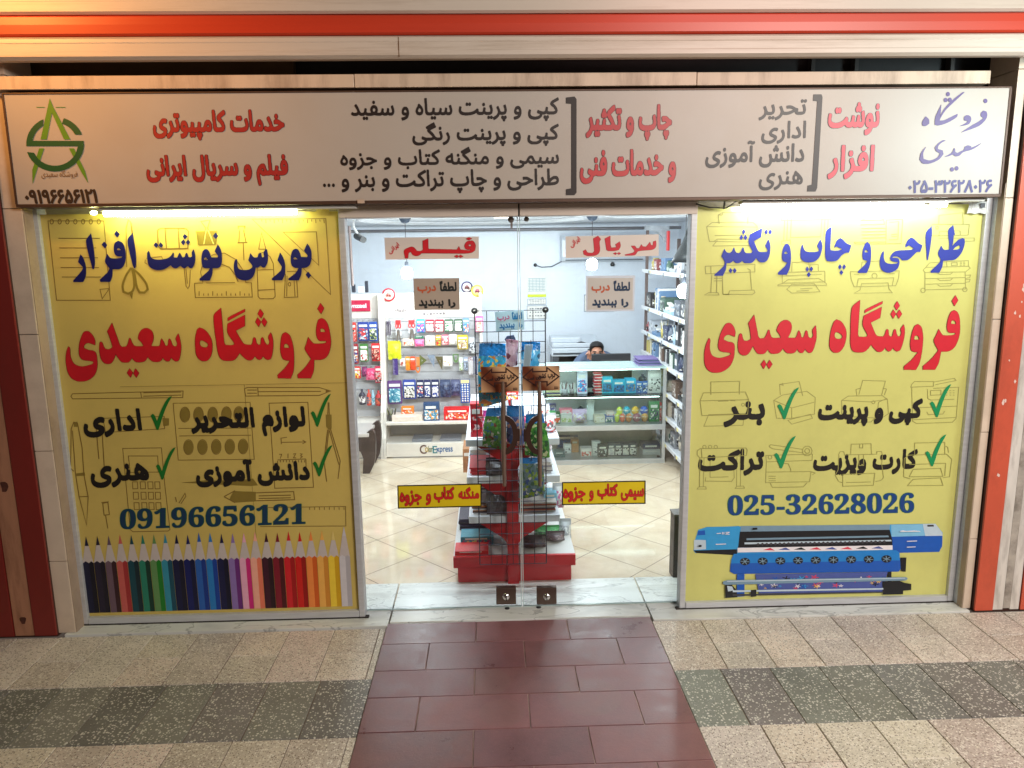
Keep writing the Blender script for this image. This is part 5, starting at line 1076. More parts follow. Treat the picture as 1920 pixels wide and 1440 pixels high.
def bulb(px, py, Y, r, label, rose=None, shade=False):
    c = P(px, py, Y); t = thing('hanging_bulb', label, 'bulb', (c.x, Y, c.z-r))
    mb = MB(); mb.lathe([(0.0001, -r*1.05), (r*0.55, -r*1.0), (r*0.92, -r*0.72), (r, -r*0.2), (r, r*0.45), (r*0.8, r*0.85), (r*0.45, r*1.0), (r*0.3, r*1.05)], (c.x, Y, c.z), 18); obj('glass_bulb', mb, [glow('bulb_white', (0.93, 0.97, 1.0), 36)], t)
    mb = MB(); mb.lathe([(r*0.32, r*1.0), (r*0.36, r*1.25), (r*0.30, r*1.9), (r*0.12, r*2.1)], (c.x, Y, c.z), 12); obj('socket', mb, [mat('grey_socket', srgb((92, 98, 110)), 0.5, var=0.1)], t)
    mb = MB(); mb.tube([(c.x, Y, c.z+r*2.0), (c.x, Y, ZC-0.01)], 0.003, 6); obj('cord', mb, [blackp], t)
    if not shade:
        mb = MB(); mb.lathe([(0.012, -0.055), (0.035, -0.045), (0.055, -0.012), (0.05, -0.001)], (c.x, Y, ZC), 14); obj('ceiling_rose', mb, [mat('blue_grey_plastic', srgb((62, 74, 92)), 0.5, var=0.1)], t)
    l = lamp('bulb_light', 'POINT', (c.x, Y-0.0, c.z-r*1.6), 26, (0.90, 0.97, 1.0), None, r*0.8)
    return t, c
bulb(763, 512, 3.05, 0.052, 'lit bulb hanging below the film sign, above the pencil-side tan notice')
bulb(1110, 496, 3.05, 0.050, 'lit bulb hanging below the series sign in front of the air conditioner')
t, c = bulb(1283, 546, 1.75, 0.052, 'big lit bulb on a black cord under a black bell shade beside the shelf rack', shade=True)
mb = MB(); cx, zz = c.x+0.035, P(1280, 492, 1.75).z
mb.lathe([(0.018, 0.26), (0.03, 0.22), (0.055, 0.15), (0.10, 0.07), (0.135, 0.0), (0.130, 0.0), (0.095, 0.07), (0.05, 0.15), (0.02, 0.22)], (cx, 1.75+0.02, zz), 26)
sh = obj('bell_shade', mb, [mat('black_shade', srgb((34, 38, 40)), 0.5, var=0.15)], org=(cx, 1.77, zz)); tag(sh, 'black bell-shaped lamp shade hanging near the ceiling beside the shelf rack', 'lamp shade')
# ---- pipe along the top of the back wall, brackets, camera
mb = MB(); z = P(900, 431, 4.9).z; mb.tube([(-2.2, 4.9, z), (2.25, 4.9, z-0.0)], 0.017, 8); tag(obj('ceiling_rail', mb, [mat('grey_pipe', srgb((118, 116, 120)), 0.4, metal=0.5, var=0.1)]), 'thin grey pipe running under the ceiling along the back wall', 'pipe')
mb = MB(); a = [(960+x*.17708, 400+y*.17708) for x, y in pts('1408,130 1662,136 1662,300 1655,312 1612,308 1590,250 1540,200 1470,180 1408,178')]; mb.prism([(P(x, y, 3.6).x, P(x, y, 3.6).z) for x, y in a], 'y', 3.58, 3.62); tag(obj('corner_bracket', mb, [mat('galvanised', srgb((150, 154, 160)), 0.45, metal=0.4, var=0.25, scale=26)]), 'grey scrolled corner bracket at the ceiling above the shelf rack', 'bracket')
mb = MB(); p0, p1 = P(1252, 433, 3.55), P(1252, 470, 3.55); mb.box(p0.x-0.012, p0.x+0.012, 3.5, 3.55, p1.z, p0.z, 0, 0.004); tag(obj('red_tag', mb, [redp]), 'narrow red strip hanging beside the grey corner bracket', 'tag')
mb = MB(); mb.tube([P(655, 424, 3.2), P(658, 480, 3.2), P(661, 536, 3.2)], 0.014, 8); tag(obj('upright_pipe', mb, [mat('brown_pipe', srgb((120, 104, 100)), 0.5, metal=0.3, var=0.1)]), 'grey-brown upright pipe in the ceiling corner beside the black camera', 'pipe')
for k, off in enumerate((-6, -3, 4, 6)):
    mb = MB(); mb.tube([P(648+off*0.4, 424, 3.1), P(646+off*0.5, 470, 3.1), P(645+off*0.9, 510, 3.1), P(650+off, 548, 3.1)], 0.0035, 5)
    tag(obj('hanging_cable', mb, [mat('cable_white' if k % 2 else 'cable_green', srgb((190, 204, 210) if k % 2 else (92, 120, 118)), 0.5, var=0.05)]), ('white' if k % 2 else 'grey-green')+(' thin' if k < 2 else ' slack')+' cable hanging beside the pipe in the ceiling corner', 'cable')
t = thing('security_camera', 'small black security camera in the ceiling corner beside the film sign', 'camera', tuple(P(675, 446, 3.6)))
c = P(675, 446, 3.6); mb = MB(); mb.tube([(c.x+0.05, 3.5, c.z-0.02), (c.x-0.04, 3.66, c.z+0.02)], [0.032, 0.036], 12); obj('body', mb, [blackp], t)
mb = MB(); mb.tube([(c.x-0.02, 3.62, c.z+0.03), (c.x-0.06, 3.62, c.z+0.10), (c.x-0.06, 3.62, ZC-0.001)], 0.012, 8); obj('arm', mb, [white], t)
mb = MB(); c = P(993+11, 497, 5.15); mb.ball((c.x, 5.17, c.z), 0.022, 0.03, 0.022)
t = thing('wall_cable', 'black cable looping from a wall socket to the air conditioner', 'cable', (c.x, 5.15, c.z)); obj('socket', mb, [blackp], t)
mb = MB(); mb.tube([P(1004, 497, 5.14), P(1016, 501, 5.14), P(1034, 500, 5.14), P(1048, 493, 5.14), P(1060, 486, 5.14)], 0.007, 6); obj('lead', mb, [mat('grey_cable', srgb((84, 90, 100)), 0.5)], t)
# air conditioner
x0, x1, z0, z1 = rect(1054, 441, 1212, 489, 4.95); t = thing('air_conditioner', 'white wall-mounted air conditioner half hidden by the series sign', 'air conditioner', ((x0+x1)/2, 5.05, z0))
mb = MB(); mb.prism([(5.198, z0), (4.97, z0), (4.93, z0+0.05), (4.93, z1-0.05), (4.98, z1), (5.198, z1)], 'x', x0, x1); obj('housing', mb, [mat('white_abs', srgb((206, 212, 220)), 0.35, var=0.02)], t)
mb = MB(); mb.box(x0+0.04, x1-0.04, 4.945, 4.96, z0+0.006, z0+0.018); obj('outlet', mb, [mat('slot_grey', srgb((70, 80, 92)), 0.5)], t)
mb = MB(); c = P(1153, 495, 4.95); mb.lathe([(0.012, 0.02), (0.03, -0.01), (0.02, -0.03)], (c.x, 5.12, c.z), 12); tag(obj('wall_sensor', mb, [blackp]), 'small dark sensor on the back wall under the air conditioner', 'sensor')
# papers on the wall
def paper(q, lb, kind):
    x0, x1, z0, z1 = rect(*q, 5.185); t = thing('wall_notice', lb, 'notice', ((x0+x1)/2, 5.19, z0))
    mb = MB(); mb.box(x0, x1, 5.186, 5.1995, z0, z1); obj('sheet', mb, [card_w], t); h = z1-z0; w = x1-x0; mb = MB(); Yk = 5.185
    if kind == 'table':
        for i in range(9): mb.box(x0+w*0.04, x1-w*0.04, Yk, Yk+0.0006, z0+h*(0.28+i*0.075), z0+h*(0.30+i*0.075), 0)
        for i in range(5): mb.box(x0+w*(0.1+i*0.18), x0+w*(0.115+i*0.18), Yk-0.0004, Yk+0.0002, z0+h*0.28, z0+h*0.9, 0)
        obj('ruled_lines', mb, [ink((120, 160, 170))], t); mb = MB(); mb.box(x0, x1, Yk-0.0006, Yk+0.0003, z0, z0+h*0.13); obj('yellow_strip', mb, [ink((206, 216, 40))], t)
    else:
        for i in range(3):
            for j in range(6): mb.box(x1-w*(0.1+j*0.14)-w*random.uniform(0.05, 0.11), x1-w*(0.1+j*0.14), Yk, Yk+0.0006, z0+h*(0.2+i*0.27), z0+h*(0.27+i*0.27))
        obj('print', mb, [ink((60, 70, 84))], t)
        mb = MB(); e = w*0.02
        for a in ((x0, x1, z0, z0+e), (x0, x1, z1-e, z1), (x0, x0+e, z0+e, z1-e), (x1-e, x1, z0+e, z1-e)): mb.box(a[0], a[1], Yk, Yk+0.0006, a[2], a[3])
        obj('ruled_border', mb, [ink((100, 120, 140))], t)
paper((989, 518, 1024, 557), 'wall price table on white paper with a yellow strip along its foot', 'table')
paper((989, 560, 1024, 571), 'narrow white wall paper of three lines below the price table', 'text')
paper((988, 573, 1025, 598), 'white wall paper with a ruled border below the price table, behind the wire grid', 'text')
paper((1095, 552, 1150, 584), 'white wall paper mostly hidden behind the printer-side tan notice', 'text')

# ---- goods
def pack(kind, q, Y, cols, label, cat, group=None, depth=0.03, name=None):
    """one packaged article seen at photo box q on plane Y; cols[0] card, cols[1:] print inks"""
    x0, x1, z0, z1 = rect(*q, Y); w, h = x1-x0, z1-z0; d = depth; mb = MB(); base = ink(cols[0]); pr = art([tuple(c) for c in (cols[1:] if len(cols) > 2 else cols)], 72)
    nm = name or kind; mats = [base, pr, card_w]
    if kind == 'blister_pack':
        r = 0.008; mb.prism([(x0+r, z0), (x1-r, z0), (x1, z0+r), (x1, z1-r), (x1-r, z1), (x0+r, z1), (x0, z1-r), (x0, z0+r)], 'y', Y, Y+0.004, 0)
        mb.box(x0+w*0.1, x1-w*0.1, Y-d, Y-0.0005, z0+h*0.08, z0+h*0.66, 1, 0.006); mb.box(x0+w*0.12, x1-w*0.12, Y-0.003, Y-0.0006, z0+h*0.74, z0+h*0.86, 2)
    elif kind == 'carton':
        mb.box(x0, x1, Y, Y+max(d, 0.03), z0, z1, 0, 0.002); mb.box(x0+w*0.07, x1-w*0.07, Y-0.0025, Y-0.0005, z0+h*0.1, z0+h*0.62, 1); mb.box(x0+w*0.14, x1-w*0.2, Y-0.0025, Y-0.0005, z0+h*0.70, z0+h*0.84, 2)
    elif kind == 'soft_packet':
        n = 7; vs = []; fs = []
        for j in range(n+1):
            for i in range(n+1):
                u, v = i/n, j/n; vs.append((x0+w*u+0.004*math.sin(v*9+i), Y-d*math.sin(math.pi*u)*math.sin(math.pi*min(1, v*1.15)), z0+h*v))
        for j in range(n):
            for i in range(n): mb.add([vs[j*(n+1)+i], vs[j*(n+1)+i+1], vs[(j+1)*(n+1)+i+1], vs[(j+1)*(n+1)+i]], [(0, 1, 2, 3)], 0 if j >= n-2 else 1, True)
        mb.box(x0, x1, Y+0.001, Y+0.003, z0, z1, 0)
    elif kind == 'scissors':
        xm = (x0+x1)/2
        for s in (-1, 1):
            mb.prism([(xm+s*w*0.10, z1-h*0.42), (xm+s*w*0.26, z1-h*0.5), (xm+s*w*0.38, z0+h*0.05), (xm+s*w*0.2, z0), (xm-s*w*0.05, z1-h*0.5)], 'y', Y-0.004*(2+s), Y-0.004*(2+s)+0.003, 1)
            mb.tube([(xm+s*w*0.25+w*0.2*math.cos(a), Y-0.006, z1-h*0.26+h*0.11*math.sin(a)) for a in [k*2*math.pi/10 for k in range(11)]], 0.006, 6, 0)
        mb.box(x0, x1, Y, Y+0.003, z0+h*0.3, z1, 2); mb.box(xm-w*0.45, xm+w*0.45, Y-0.012, Y-0.001, z1-h*0.2, z1, 0)
        mats = [base, mat('blade_steel', srgb((150, 140, 140)), 0.3, metal=0.8), clear]
    elif kind == 'bottle':
        r = w/2; mb.lathe([(0.0001, 0), (r*0.9, 0.002), (r, h*0.05), (r, h*0.62), (r*0.6, h*0.76), (r*0.35, h*0.8), (r*0.35, h*0.98), (0.0001, h)], ((x0+x1)/2, Y, z0), 14, 0); mb.lathe([(r*1.02, h*0.15), (r*1.02, h*0.55)], ((x0+x1)/2, Y, z0), 14, 1)
    elif kind == 'set_square':
        o = pts('0,0 1,0.5 0,1') if cols[1][0] % 2 == 0 else pts('0,1 1,1 0.9,0'); P2 = [(x0+w*a, z0+h*b) for a, b in o]; cx, cz = sum(p[0] for p in P2)/3, sum(p[1] for p in P2)/3
        I2 = [(cx+(a-cx)*0.22, cz+(b-cz)*0.22) for a, b in P2]
        for i in range(3): mb.prism([P2[i], P2[(i+1) % 3], I2[(i+1) % 3], I2[i]], 'y', Y-0.004, Y-0.001, 0)
        mats = [base]
    elif kind == 'ruler':
        mb.box(x0, x1, Y-0.004, Y-0.001, z0, z1, 0, 0.001)
        for i in range(12): mb.box(x0+w*0.05, x0+w*(0.45 if i % 3 == 0 else 0.3), Y-0.0046, Y-0.0042, z0+h*(0.05+i*0.075), z0+h*(0.06+i*0.075), 1)
        mats = [base, card_w]
    elif kind == 'protractor':
        n = 14; o = [(x0+w/2+w/2*math.cos(math.pi*k/n), z0+h*(1-math.sin(math.pi*k/n))) for k in range(n+1)]; i_ = [(x0+w/2+w/2*0.62*math.cos(math.pi*k/n), z0+h*(1-0.62*math.sin(math.pi*k/n))-h*0.05) for k in range(n+1)]
        mb.prism(o+i_[::-1], 'y', Y-0.004, Y-0.001, 0); mb.box(x0, x1, Y-0.004, Y-0.001, z1-h*0.04, z1+h*0.1, 0); mats = [base]
    elif kind == 'pen_bundle':
        k = max(3, int(w/0.012))
        for i in range(k):
            xx = x0+w*(i+0.5)/k; mb.tube([(xx, Y-0.008, z0+h*random.uniform(0, 0.08)), (xx+random.uniform(-0.004, 0.004), Y-0.008, z1-h*0.25)], 0.0045, 6, 0); mb.tube([(xx, Y-0.008, z1-h*0.25), (xx, Y-0.008, z1-h*random.uniform(0, 0.06))], 0.005, 6, 1)
        mb.box(x0, x1, Y-0.001, Y+0.001, z0+h*0.1, z1-h*0.1, 2)
    elif kind == 'ring_badge':
        r = w/2; cx, cz = (x0+x1)/2, (z0+z1)/2; mb.lathe([(0.0001, -0.004), (r, -0.004), (r, 0.004)], (cx, Y, cz), 24, 0, 'y'); mb.lathe([(0.0001, -0.0055), (r*0.76, -0.0055), (r*0.76, -0.004)], (cx, Y, cz), 24, 2, 'y')
        for (a, b, rr) in ((0.0, 0.05, 0.34), (-0.28, -0.12, 0.2), (0.26, -0.18, 0.22)): mb.lathe([(0.0001, -0.0072), (r*rr, -0.0072), (r*rr, -0.0056)], (cx+r*a, Y, cz+r*b), 12, 1, 'y')
        mats = [base, ink(cols[1]), ink(cols[2])]
    elif kind == 'ball_pack':
        r = min(w, h)/2; mb.ball(((x0+x1)/2, Y, z0+r), w/2, r*0.9, h/2, 0, 14, 9)
        mb.lathe([(w/2*1.01, -h*0.06), (w/2*1.01, h*0.1)], ((x0+x1)/2, Y, z0+h/2), 14, 1)
    elif kind == 'stack':
        n = max(2, int(h/0.009)); zz = z0
        for i in range(n):
            dx, dy = random.uniform(-0.008, 0.008), random.uniform(-0.008, 0.008); mb.box(x0+dx, x1+dx, Y+dy, Y+dy+depth, zz, zz+h/n*0.92, i % 3 if i < n-1 else 0, 0.001); zz += h/n
        mats = [base, ink(cols[1]), ink(cols[2]) if len(cols) > 2 else card_w]
    elif kind == 'cup_of_pens':
        r = w*0.42; cx = (x0+x1)/2; mb.lathe([(0.0001, 0.0), (r*0.8, 0.0), (r, h*0.45), (r*0.93, h*0.45), (r*0.7, h*0.05)], (cx, Y, z0), 14, 0)
        for k in range(9):
            a = k*0.7; mb.tube([(cx+r*0.5*math.cos(a), Y+r*0.5*math.sin(a), z0+h*0.1), (cx+r*1.0*math.cos(a), Y+r*math.sin(a), z0+h*random.uniform(0.75, 1.0))], 0.004, 6, 1 if k % 2 else 2)
        mats = [base, ink(cols[1]), ink(cols[2])]
    o = obj(nm, mb, mats); return tag(o, label, cat, group)

# ---- two display cabinets
def cabinet(px0, px1, label, heads):
    YF, YB = 3.22, 3.58; x0, x1 = P(px0, 850, YF).x, P(px1, 850, YF).x; t = thing('display_cabinet', label, 'display cabinet', ((x0+x1)/2, 3.40, 0))
    zt = P(800, 549, YB).z; zs = P(800, 795, YF).z
    mb = MB(); mb.box(x0, x1, YB, YB+0.02, 0.12, zt, 0); obj('back_panel', mb, [greyback], t)
    mb = MB()
    for z in np.arange(0.55, zt-0.28, 0.085): mb.box(x0+0.016, x1-0.016, YB-0.012, YB-0.001, z, z+0.074, 0, 0.002)
    obj('slat_board', mb, [greyback], t)
    mb = MB(); mb.box(x0+0.016, x1-0.016, YB-0.02, YB-0.001, zt-0.245, zt, 0, 0.004); obj('header_board', mb, [cream_w], t)
    prof = [(YB, 0.0), (YF-0.02, 0.0), (YF-0.02, 0.10), (YF+0.0, 0.20), (YF+0.09, 0.33), (YF+0.10, 0.44), (YF+0.18, 0.60), (YF+0.22, 0.9), (YF+0.24, zt), (YB, zt)]
    for a, b in ((x0-0.012, x0+0.014), (x1-0.014, x1+0.012)):
        mb = MB(); mb.prism(prof, 'x', a, b); obj('side_panel', mb, [cream_w], t)
    mb = MB(); mb.box(x0+0.015, x1-0.015, YF+0.02, YB-0.001, zs-0.012, zs+0.012, 0, 0.003); obj('shelf', mb, [cream_w], t)
    mb = MB(); zk0, zk1 = P(800, 857, YF).z, P(800, 831, YF).z; mb.box(x0+0.015, x1-0.015, YF, YF+0.02, max(0.012, zk0), zk1, 0, 0.003); mb.box(x0+0.015, x1-0.015, YF+0.02, YB-0.001, zk1-0.02, zk1-0.001); obj('plinth', mb, [cream_w], t)
    for z in heads:
        zz = P(800, z, YB-0.05).z; mb = MB()
        for xx in np.linspace(x0+0.06, x1-0.06, 8): mb.tube([(xx, YB-0.012, zz), (xx, YB-0.13, zz), (xx, YB-0.14, zz+0.012)], 0.0028, 5)
        obj('peg_row', mb, [mat('chrome_wire', (0.7, 0.7, 0.72), 0.25, metal=1.0, var=0)], t)
    return t
CB = cabinet(722, 906, 'tall white display cabinet with hanging stationery and lettered plinth', (598, 628, 664, 711))
CA = cabinet(622, 717, 'narrow display cabinet of hanging goods beside the glass edge and curved table', (598, 640, 685, 728))
YF = 3.22; fc = on(YF, 0.001)
def latin(par, s, box, Y, col, **k): return word(par, s, box, Y, col, **k)
latin(CB, 'C', (787, 834, 800, 851), YF, (90, 60, 50), bx=0.02, by=0.02, H_=60); latin(CB, 'o', (797, 838.5, 803, 847.5), YF-0.0006, (176, 146, 40), bx=0.02, by=0.02, H_=60); latin(CB, 'lor', (803, 836, 811, 848), YF, (90, 96, 60), bx=0.02, by=0.02, H_=60)
latin(CB, 'E', (811, 836, 820, 850), YF, (28, 110, 120), bx=0.02, by=0.02, H_=60); latin(CB, 'xpress', (818, 839, 849, 851), YF-0.0006, (30, 88, 140), bx=0.02, by=0.02, H_=60)
x0, x1, z0, z1 = rect(641, 563, 694, 584, 3.55); t = thing('brand_plate', 'dark red plate with white rounded lettering on the narrow cabinet', 'sign', ((x0+x1)/2, 3.55, z0))
mb = MB(); mb.box(x0, x1, 3.545, 3.559, z0, z1, 0, 0.002); obj('board', mb, [ink((176, 20, 62))], t); word(t, 'uynzeel', (651, 569, 687, 580), 3.545, (232, 214, 220), bx=0.03, by=0.04, H_=60)
for q, lb in (((741, 576, 762, 588), 'slanted'), ((793, 584, 836, 592), 'faint')):
    mb = MB(); x0, x1, z0, z1 = rect(*q, 3.558); w = x1-x0
    for j in range(7): mb.box(x0+w*j/7, x0+w*(j+0.75)/7, 3.5575, 3.559, z0+(z1-z0)*(0.25+random.uniform(-.1, .1)), z0+(z1-z0)*(0.7+random.uniform(-.1, .1)))
    obj('header_print', mb, [ink((120, 110, 112))], CB)
YH = 3.44; SB = 'goods hanging in the tall display cabinet'; SA = 'goods hanging in the narrow display cabinet'
def A(x0, y0, x1, y1): return (640+x0*.17708, 400+y0*.17708, 640+x1*.17708, 400+y1*.17708)
def Cc(x0, y0, x1, y1): return (640+x0*.17708, 640+y0*.17708, 640+x1*.17708, 640+y1*.17708)
W_, K_ = (226, 222, 216), (34, 32, 36)
for kind, q, cols, lb, cat, g in (
 ('blister_pack', A(75, 1155, 160, 1360), ((200, 58, 50), (210, 70, 60), K_, (230, 200, 190)), 'orange-red card pack at the top of the narrow cabinet', 'pack', SA),
 ('blister_pack', A(175, 1150, 290, 1350), ((38, 60, 140), (60, 80, 120), (200, 210, 220), (190, 60, 60)), 'blue pencil pack with white print at the top of the narrow cabinet', 'pack', SA),
 ('blister_pack', A(292, 1148, 384, 1355), ((34, 70, 150), (40, 60, 70), (150, 160, 70), (200, 200, 190)), 'dark blue and green pack beside the cabinet divider, top row', 'pack', SA),
 ('blister_pack', Cc(90, 25, 180, 240), ((150, 34, 44), (70, 60, 120), (200, 120, 50), (220, 210, 200)), 'multicoloured sticker pack below the orange-red card pack', 'pack', SA),
 ('blister_pack', Cc(195, 25, 285, 215), ((70, 120, 60), W_, (180, 40, 44), W_), 'white pack with a green top and a red figure in the narrow cabinet', 'pack', SA),
 ('blister_pack', Cc(320, 20, 410, 210), ((206, 40, 44), (150, 30, 34), (230, 170, 150), K_), 'bright red round-print pack beside the cabinet divider, second row', 'pack', SA),
 ('blister_pack', Cc(115, 265, 205, 395), ((206, 50, 44), (220, 190, 60), (190, 40, 40), W_), 'red and yellow pack in the third row of the narrow cabinet', 'pack', SA),
 ('soft_packet', Cc(218, 268, 272, 375), ((120, 40, 90), (140, 50, 100), (90, 30, 70)), 'dark purple purse hanging behind the pink purse', 'purse', SA),
 ('soft_packet', Cc(260, 285, 350, 408), ((214, 60, 110), (206, 50, 100), (226, 120, 150)), 'pink purse hanging in the third row of the narrow cabinet', 'purse', SA),
 ('blister_pack', Cc(355, 262, 436, 440), ((196, 48, 80), (190, 150, 150), K_, (200, 60, 60)), 'crimson and grey pack beside the cabinet divider, third row', 'pack', SA),
 ('bottle', Cc(185, 505, 258, 668), ((52, 48, 60), (90, 70, 80), W_), 'dark glue bottle in the bottom row of the narrow cabinet', 'bottle', SA),
 ('bottle', Cc(268, 508, 318, 678), ((196, 60, 40), (210, 120, 90), (40, 90, 120)), 'red glue bottle next to the dark one in the narrow cabinet', 'bottle', SA),
 ('bottle', Cc(318, 515, 356, 676), ((150, 190, 206), (206, 220, 226), (90, 150, 170)), 'pale blue clear bottle between two red glue bottles', 'bottle', SA),
 ('bottle', Cc(360, 520, 432, 680), ((176, 40, 44), (206, 90, 60), (90, 60, 60)), 'wide red bottle beside the divider of the narrow cabinet', 'bottle', SA),
 ('pen_bundle', A(470, 1135, 528, 1300), ((60, 40, 70), (50, 36, 60), (90, 70, 110)), 'purple pen pack at the top corner of the tall cabinet', 'pen pack', SB),
 ('scissors', A(575, 1130, 635, 1360), ((206, 40, 44), (150, 140, 140)), 'red-handled scissors next to the purple pen pack', 'scissors', SB),
 ('scissors', A(712, 1130, 782, 1340), ((206, 40, 44), (150, 140, 140)), 'red-handled scissors next to the blue comb pack', 'scissors', SB),
 ('blister_pack', A(795, 1120, 885, 1265), ((60, 150, 200), (60, 90, 170), (226, 226, 230), (210, 90, 130)), 'blue and white pack between scissors and red tape packs', 'pack', SB),
 ('blister_pack', A(893, 1125, 985, 1258), ((150, 26, 50), W_, (206, 50, 90), W_), 'white pack with crimson top holding a pink tape, beside the blue pack', 'tape pack', SB),
 ('blister_pack', A(990, 1125, 1087, 1260), ((160, 30, 54), W_, (214, 60, 80), W_), 'white pack with crimson top holding a pink tape, beside the green ones', 'tape pack', SB),
 ('blister_pack', A(1092, 1122, 1186, 1256), ((60, 90, 60), W_, (30, 130, 80), W_), 'white pack with dark green top beside the crimson tape packs', 'tape pack', SB),
 ('blister_pack', A(1194, 1120, 1284, 1252), ((52, 84, 58), W_, (24, 120, 70), W_), 'white pack with dark green top beside the speckled blue pack', 'tape pack', SB),
 ('blister_pack', A(1288, 1108, 1354, 1272), ((110, 150, 190), (70, 130, 180), (206, 120, 80), (226, 226, 230)), 'speckled blue marble pack behind the edge of the wire grid', 'pack', SB),
 ('blister_pack', A(1422, 1085, 1502, 1262), ((226, 110, 160), (226, 170, 150), (214, 120, 90), W_), 'pink doll pack hanging behind the wire grid corner', 'pack', SB),
 ('soft_packet', A(495, 1350, 630, 1548), ((206, 206, 30), (214, 214, 36), (196, 200, 20)), 'bright yellow crepe paper packet in the tall cabinet', 'packet', SB),
 ('carton', A(650, 1328, 768, 1402), ((222, 206, 190), (206, 180, 150), (190, 90, 70), W_), 'flat cream card with brown print below the first scissors', 'card', SB),
 ('carton', A(778, 1300, 868, 1330), ((40, 110, 80), (50, 120, 90), (30, 90, 70)), 'dark green strip above the pink eraser pack', 'card', SB),
 ('soft_packet', A(778, 1332, 872, 1408), ((236, 110, 160), (240, 120, 170), (226, 90, 140)), 'pink eraser pack in the second row of the tall cabinet', 'packet', SB),
 ('carton', A(890, 1298, 992, 1400), ((226, 214, 200), (206, 190, 170), (150, 120, 100), W_), 'cream ruler card beside the traffic-light coloured pack', 'card', SB),
 ('blister_pack', A(1000, 1290, 1056, 1402), ((226, 160, 50), (220, 200, 60), (60, 150, 80), (206, 50, 50)), 'yellow red and green striped pack in the second row', 'pack', SB),
 ('blister_pack', A(1063, 1285, 1136, 1395), ((226, 110, 130), (236, 160, 160), (150, 60, 70), W_), 'salmon pink pack with a dark ring in the second row', 'pack', SB),
 ('blister_pack', A(1140, 1280, 1222, 1392), (W_, (206, 200, 190), (170, 160, 150), W_), 'white card pack between the salmon pack and the yellow-topped one', 'pack', SB),
 ('blister_pack', A(1228, 1288, 1340, 1440), ((206, 180, 40), (190, 170, 130), (150, 110, 80), W_), 'clear pack of beads with a yellow top in the second row', 'pack', SB),
 ('soft_packet', A(1348, 1310, 1425, 1480), ((176, 176, 180), (206, 206, 210), (90, 90, 96)), 'silvery crinkled packet at the wire grid edge', 'packet', SB),
 ('ruler', Cc(545, 180, 600, 356), ((62, 40, 110), (20, 20, 20)), 'dark purple ruler hanging under the yellow packet', 'ruler', SB),
 ('carton', Cc(620, 185, 676, 266), ((226, 216, 206), (170, 90, 80), W_, W_), 'small cream card beside the purple ruler', 'card', SB),
 ('blister_pack', Cc(680, 160, 730, 310), ((232, 150, 40), (236, 140, 40), (226, 110, 30)), 'amber pencil-case packet in the third row of the tall cabinet', 'packet', SB),
 ('blister_pack', Cc(728, 160, 785, 308), ((226, 76, 34), (226, 80, 36), (206, 60, 30)), 'orange-red pencil-case packet next to the amber one', 'packet', SB),
 ('protractor', Cc(785, 270, 838, 335), ((206, 110, 40), (3, 3, 3)), 'small orange protractor hanging under the ruler set', 'protractor', SB),
 ('ruler', Cc(790, 165, 830, 268), ((196, 120, 60), (20, 20, 20)), 'brown wooden ruler above the orange protractor', 'ruler', SB),
 ('set_square', Cc(830, 140, 905, 262), ((92, 96, 44), (2, 2, 2)), 'olive green set square pointing toward the grey one', 'set square', SB),
 ('set_square', Cc(910, 142, 990, 280), ((120, 130, 146), (3, 3, 3)), 'clear grey set square between the olive and dark ones', 'set square', SB),
 ('set_square', Cc(995, 160, 1075, 306), ((84, 74, 44), (3, 3, 3)), 'dark brown set square beside the white protractor card', 'set square', SB),
 ('carton', Cc(1078, 160, 1176, 264), (W_, (214, 206, 196), (196, 150, 90), W_), 'white protractor card in the third row of the tall cabinet', 'card', SB),
 ('protractor', Cc(1180, 142, 1244, 228), ((88, 120, 66), (3, 3, 3)), 'leaf green protractor beside the white protractor card', 'protractor', SB),
 ('blister_pack', Cc(1246, 165, 1290, 316), ((190, 196, 190), (206, 214, 206), (140, 160, 110)), 'clear pen pack with a green label in the third row', 'pen pack', SB),
 ('blister_pack', Cc(1296, 165, 1342, 312), ((150, 160, 180), (170, 180, 200), (96, 100, 110)), 'clear compass pack with a grey label in the third row', 'pack', SB),
 ('pen_bundle', Cc(1346, 160, 1394, 358), ((206, 200, 206), (150, 60, 70), (210, 210, 216)), 'long white pens with red caps in the third row', 'pen pack', SB),
 ('pen_bundle', Cc(1396, 150, 1440, 360), ((50, 54, 100), (40, 40, 80), (80, 90, 130)), 'long navy pens beside the wire grid', 'pen pack', SB),
 ('blister_pack', Cc(490, 415, 642, 662), ((96, 60, 120), (90, 150, 170), (206, 222, 226), (40, 110, 140)), 'large teal geometry set with a purple top in the bottom row', 'geometry set', SB),
 ('blister_pack', Cc(652, 405, 790, 610), ((50, 70, 150), (206, 200, 190), (60, 60, 64), W_), 'cream geometry set with a blue top in the bottom row', 'geometry set', SB),
 ('blister_pack', Cc(797, 408, 873, 602), ((30, 36, 80), (50, 70, 120), (206, 90, 80), W_), 'navy compass pack beside the cream geometry set', 'compass pack', SB),
 ('blister_pack', Cc(876, 406, 950, 602), ((34, 40, 88), (40, 60, 130), (206, 200, 210), W_), 'navy compass pack in the middle of three alike', 'compass pack', SB),
 ('blister_pack', Cc(953, 405, 1036, 602), ((30, 38, 84), (40, 60, 140), (220, 210, 214), W_), 'navy compass pack beside the dark crinkled bags', 'compass pack', SB),
 ('soft_packet', Cc(1045, 405, 1156, 592), ((60, 70, 100), (40, 46, 76), (70, 80, 110)), 'dark crinkled bag beside the navy compass packs', 'bag', SB),
 ('soft_packet', Cc(1160, 405, 1255, 575), ((80, 84, 116), (48, 50, 84), (90, 96, 130)), 'dark crinkled bag beside the blue stencil', 'bag', SB)):
    pack(kind, q, YH, cols, lb, cat, g, depth=0.022)
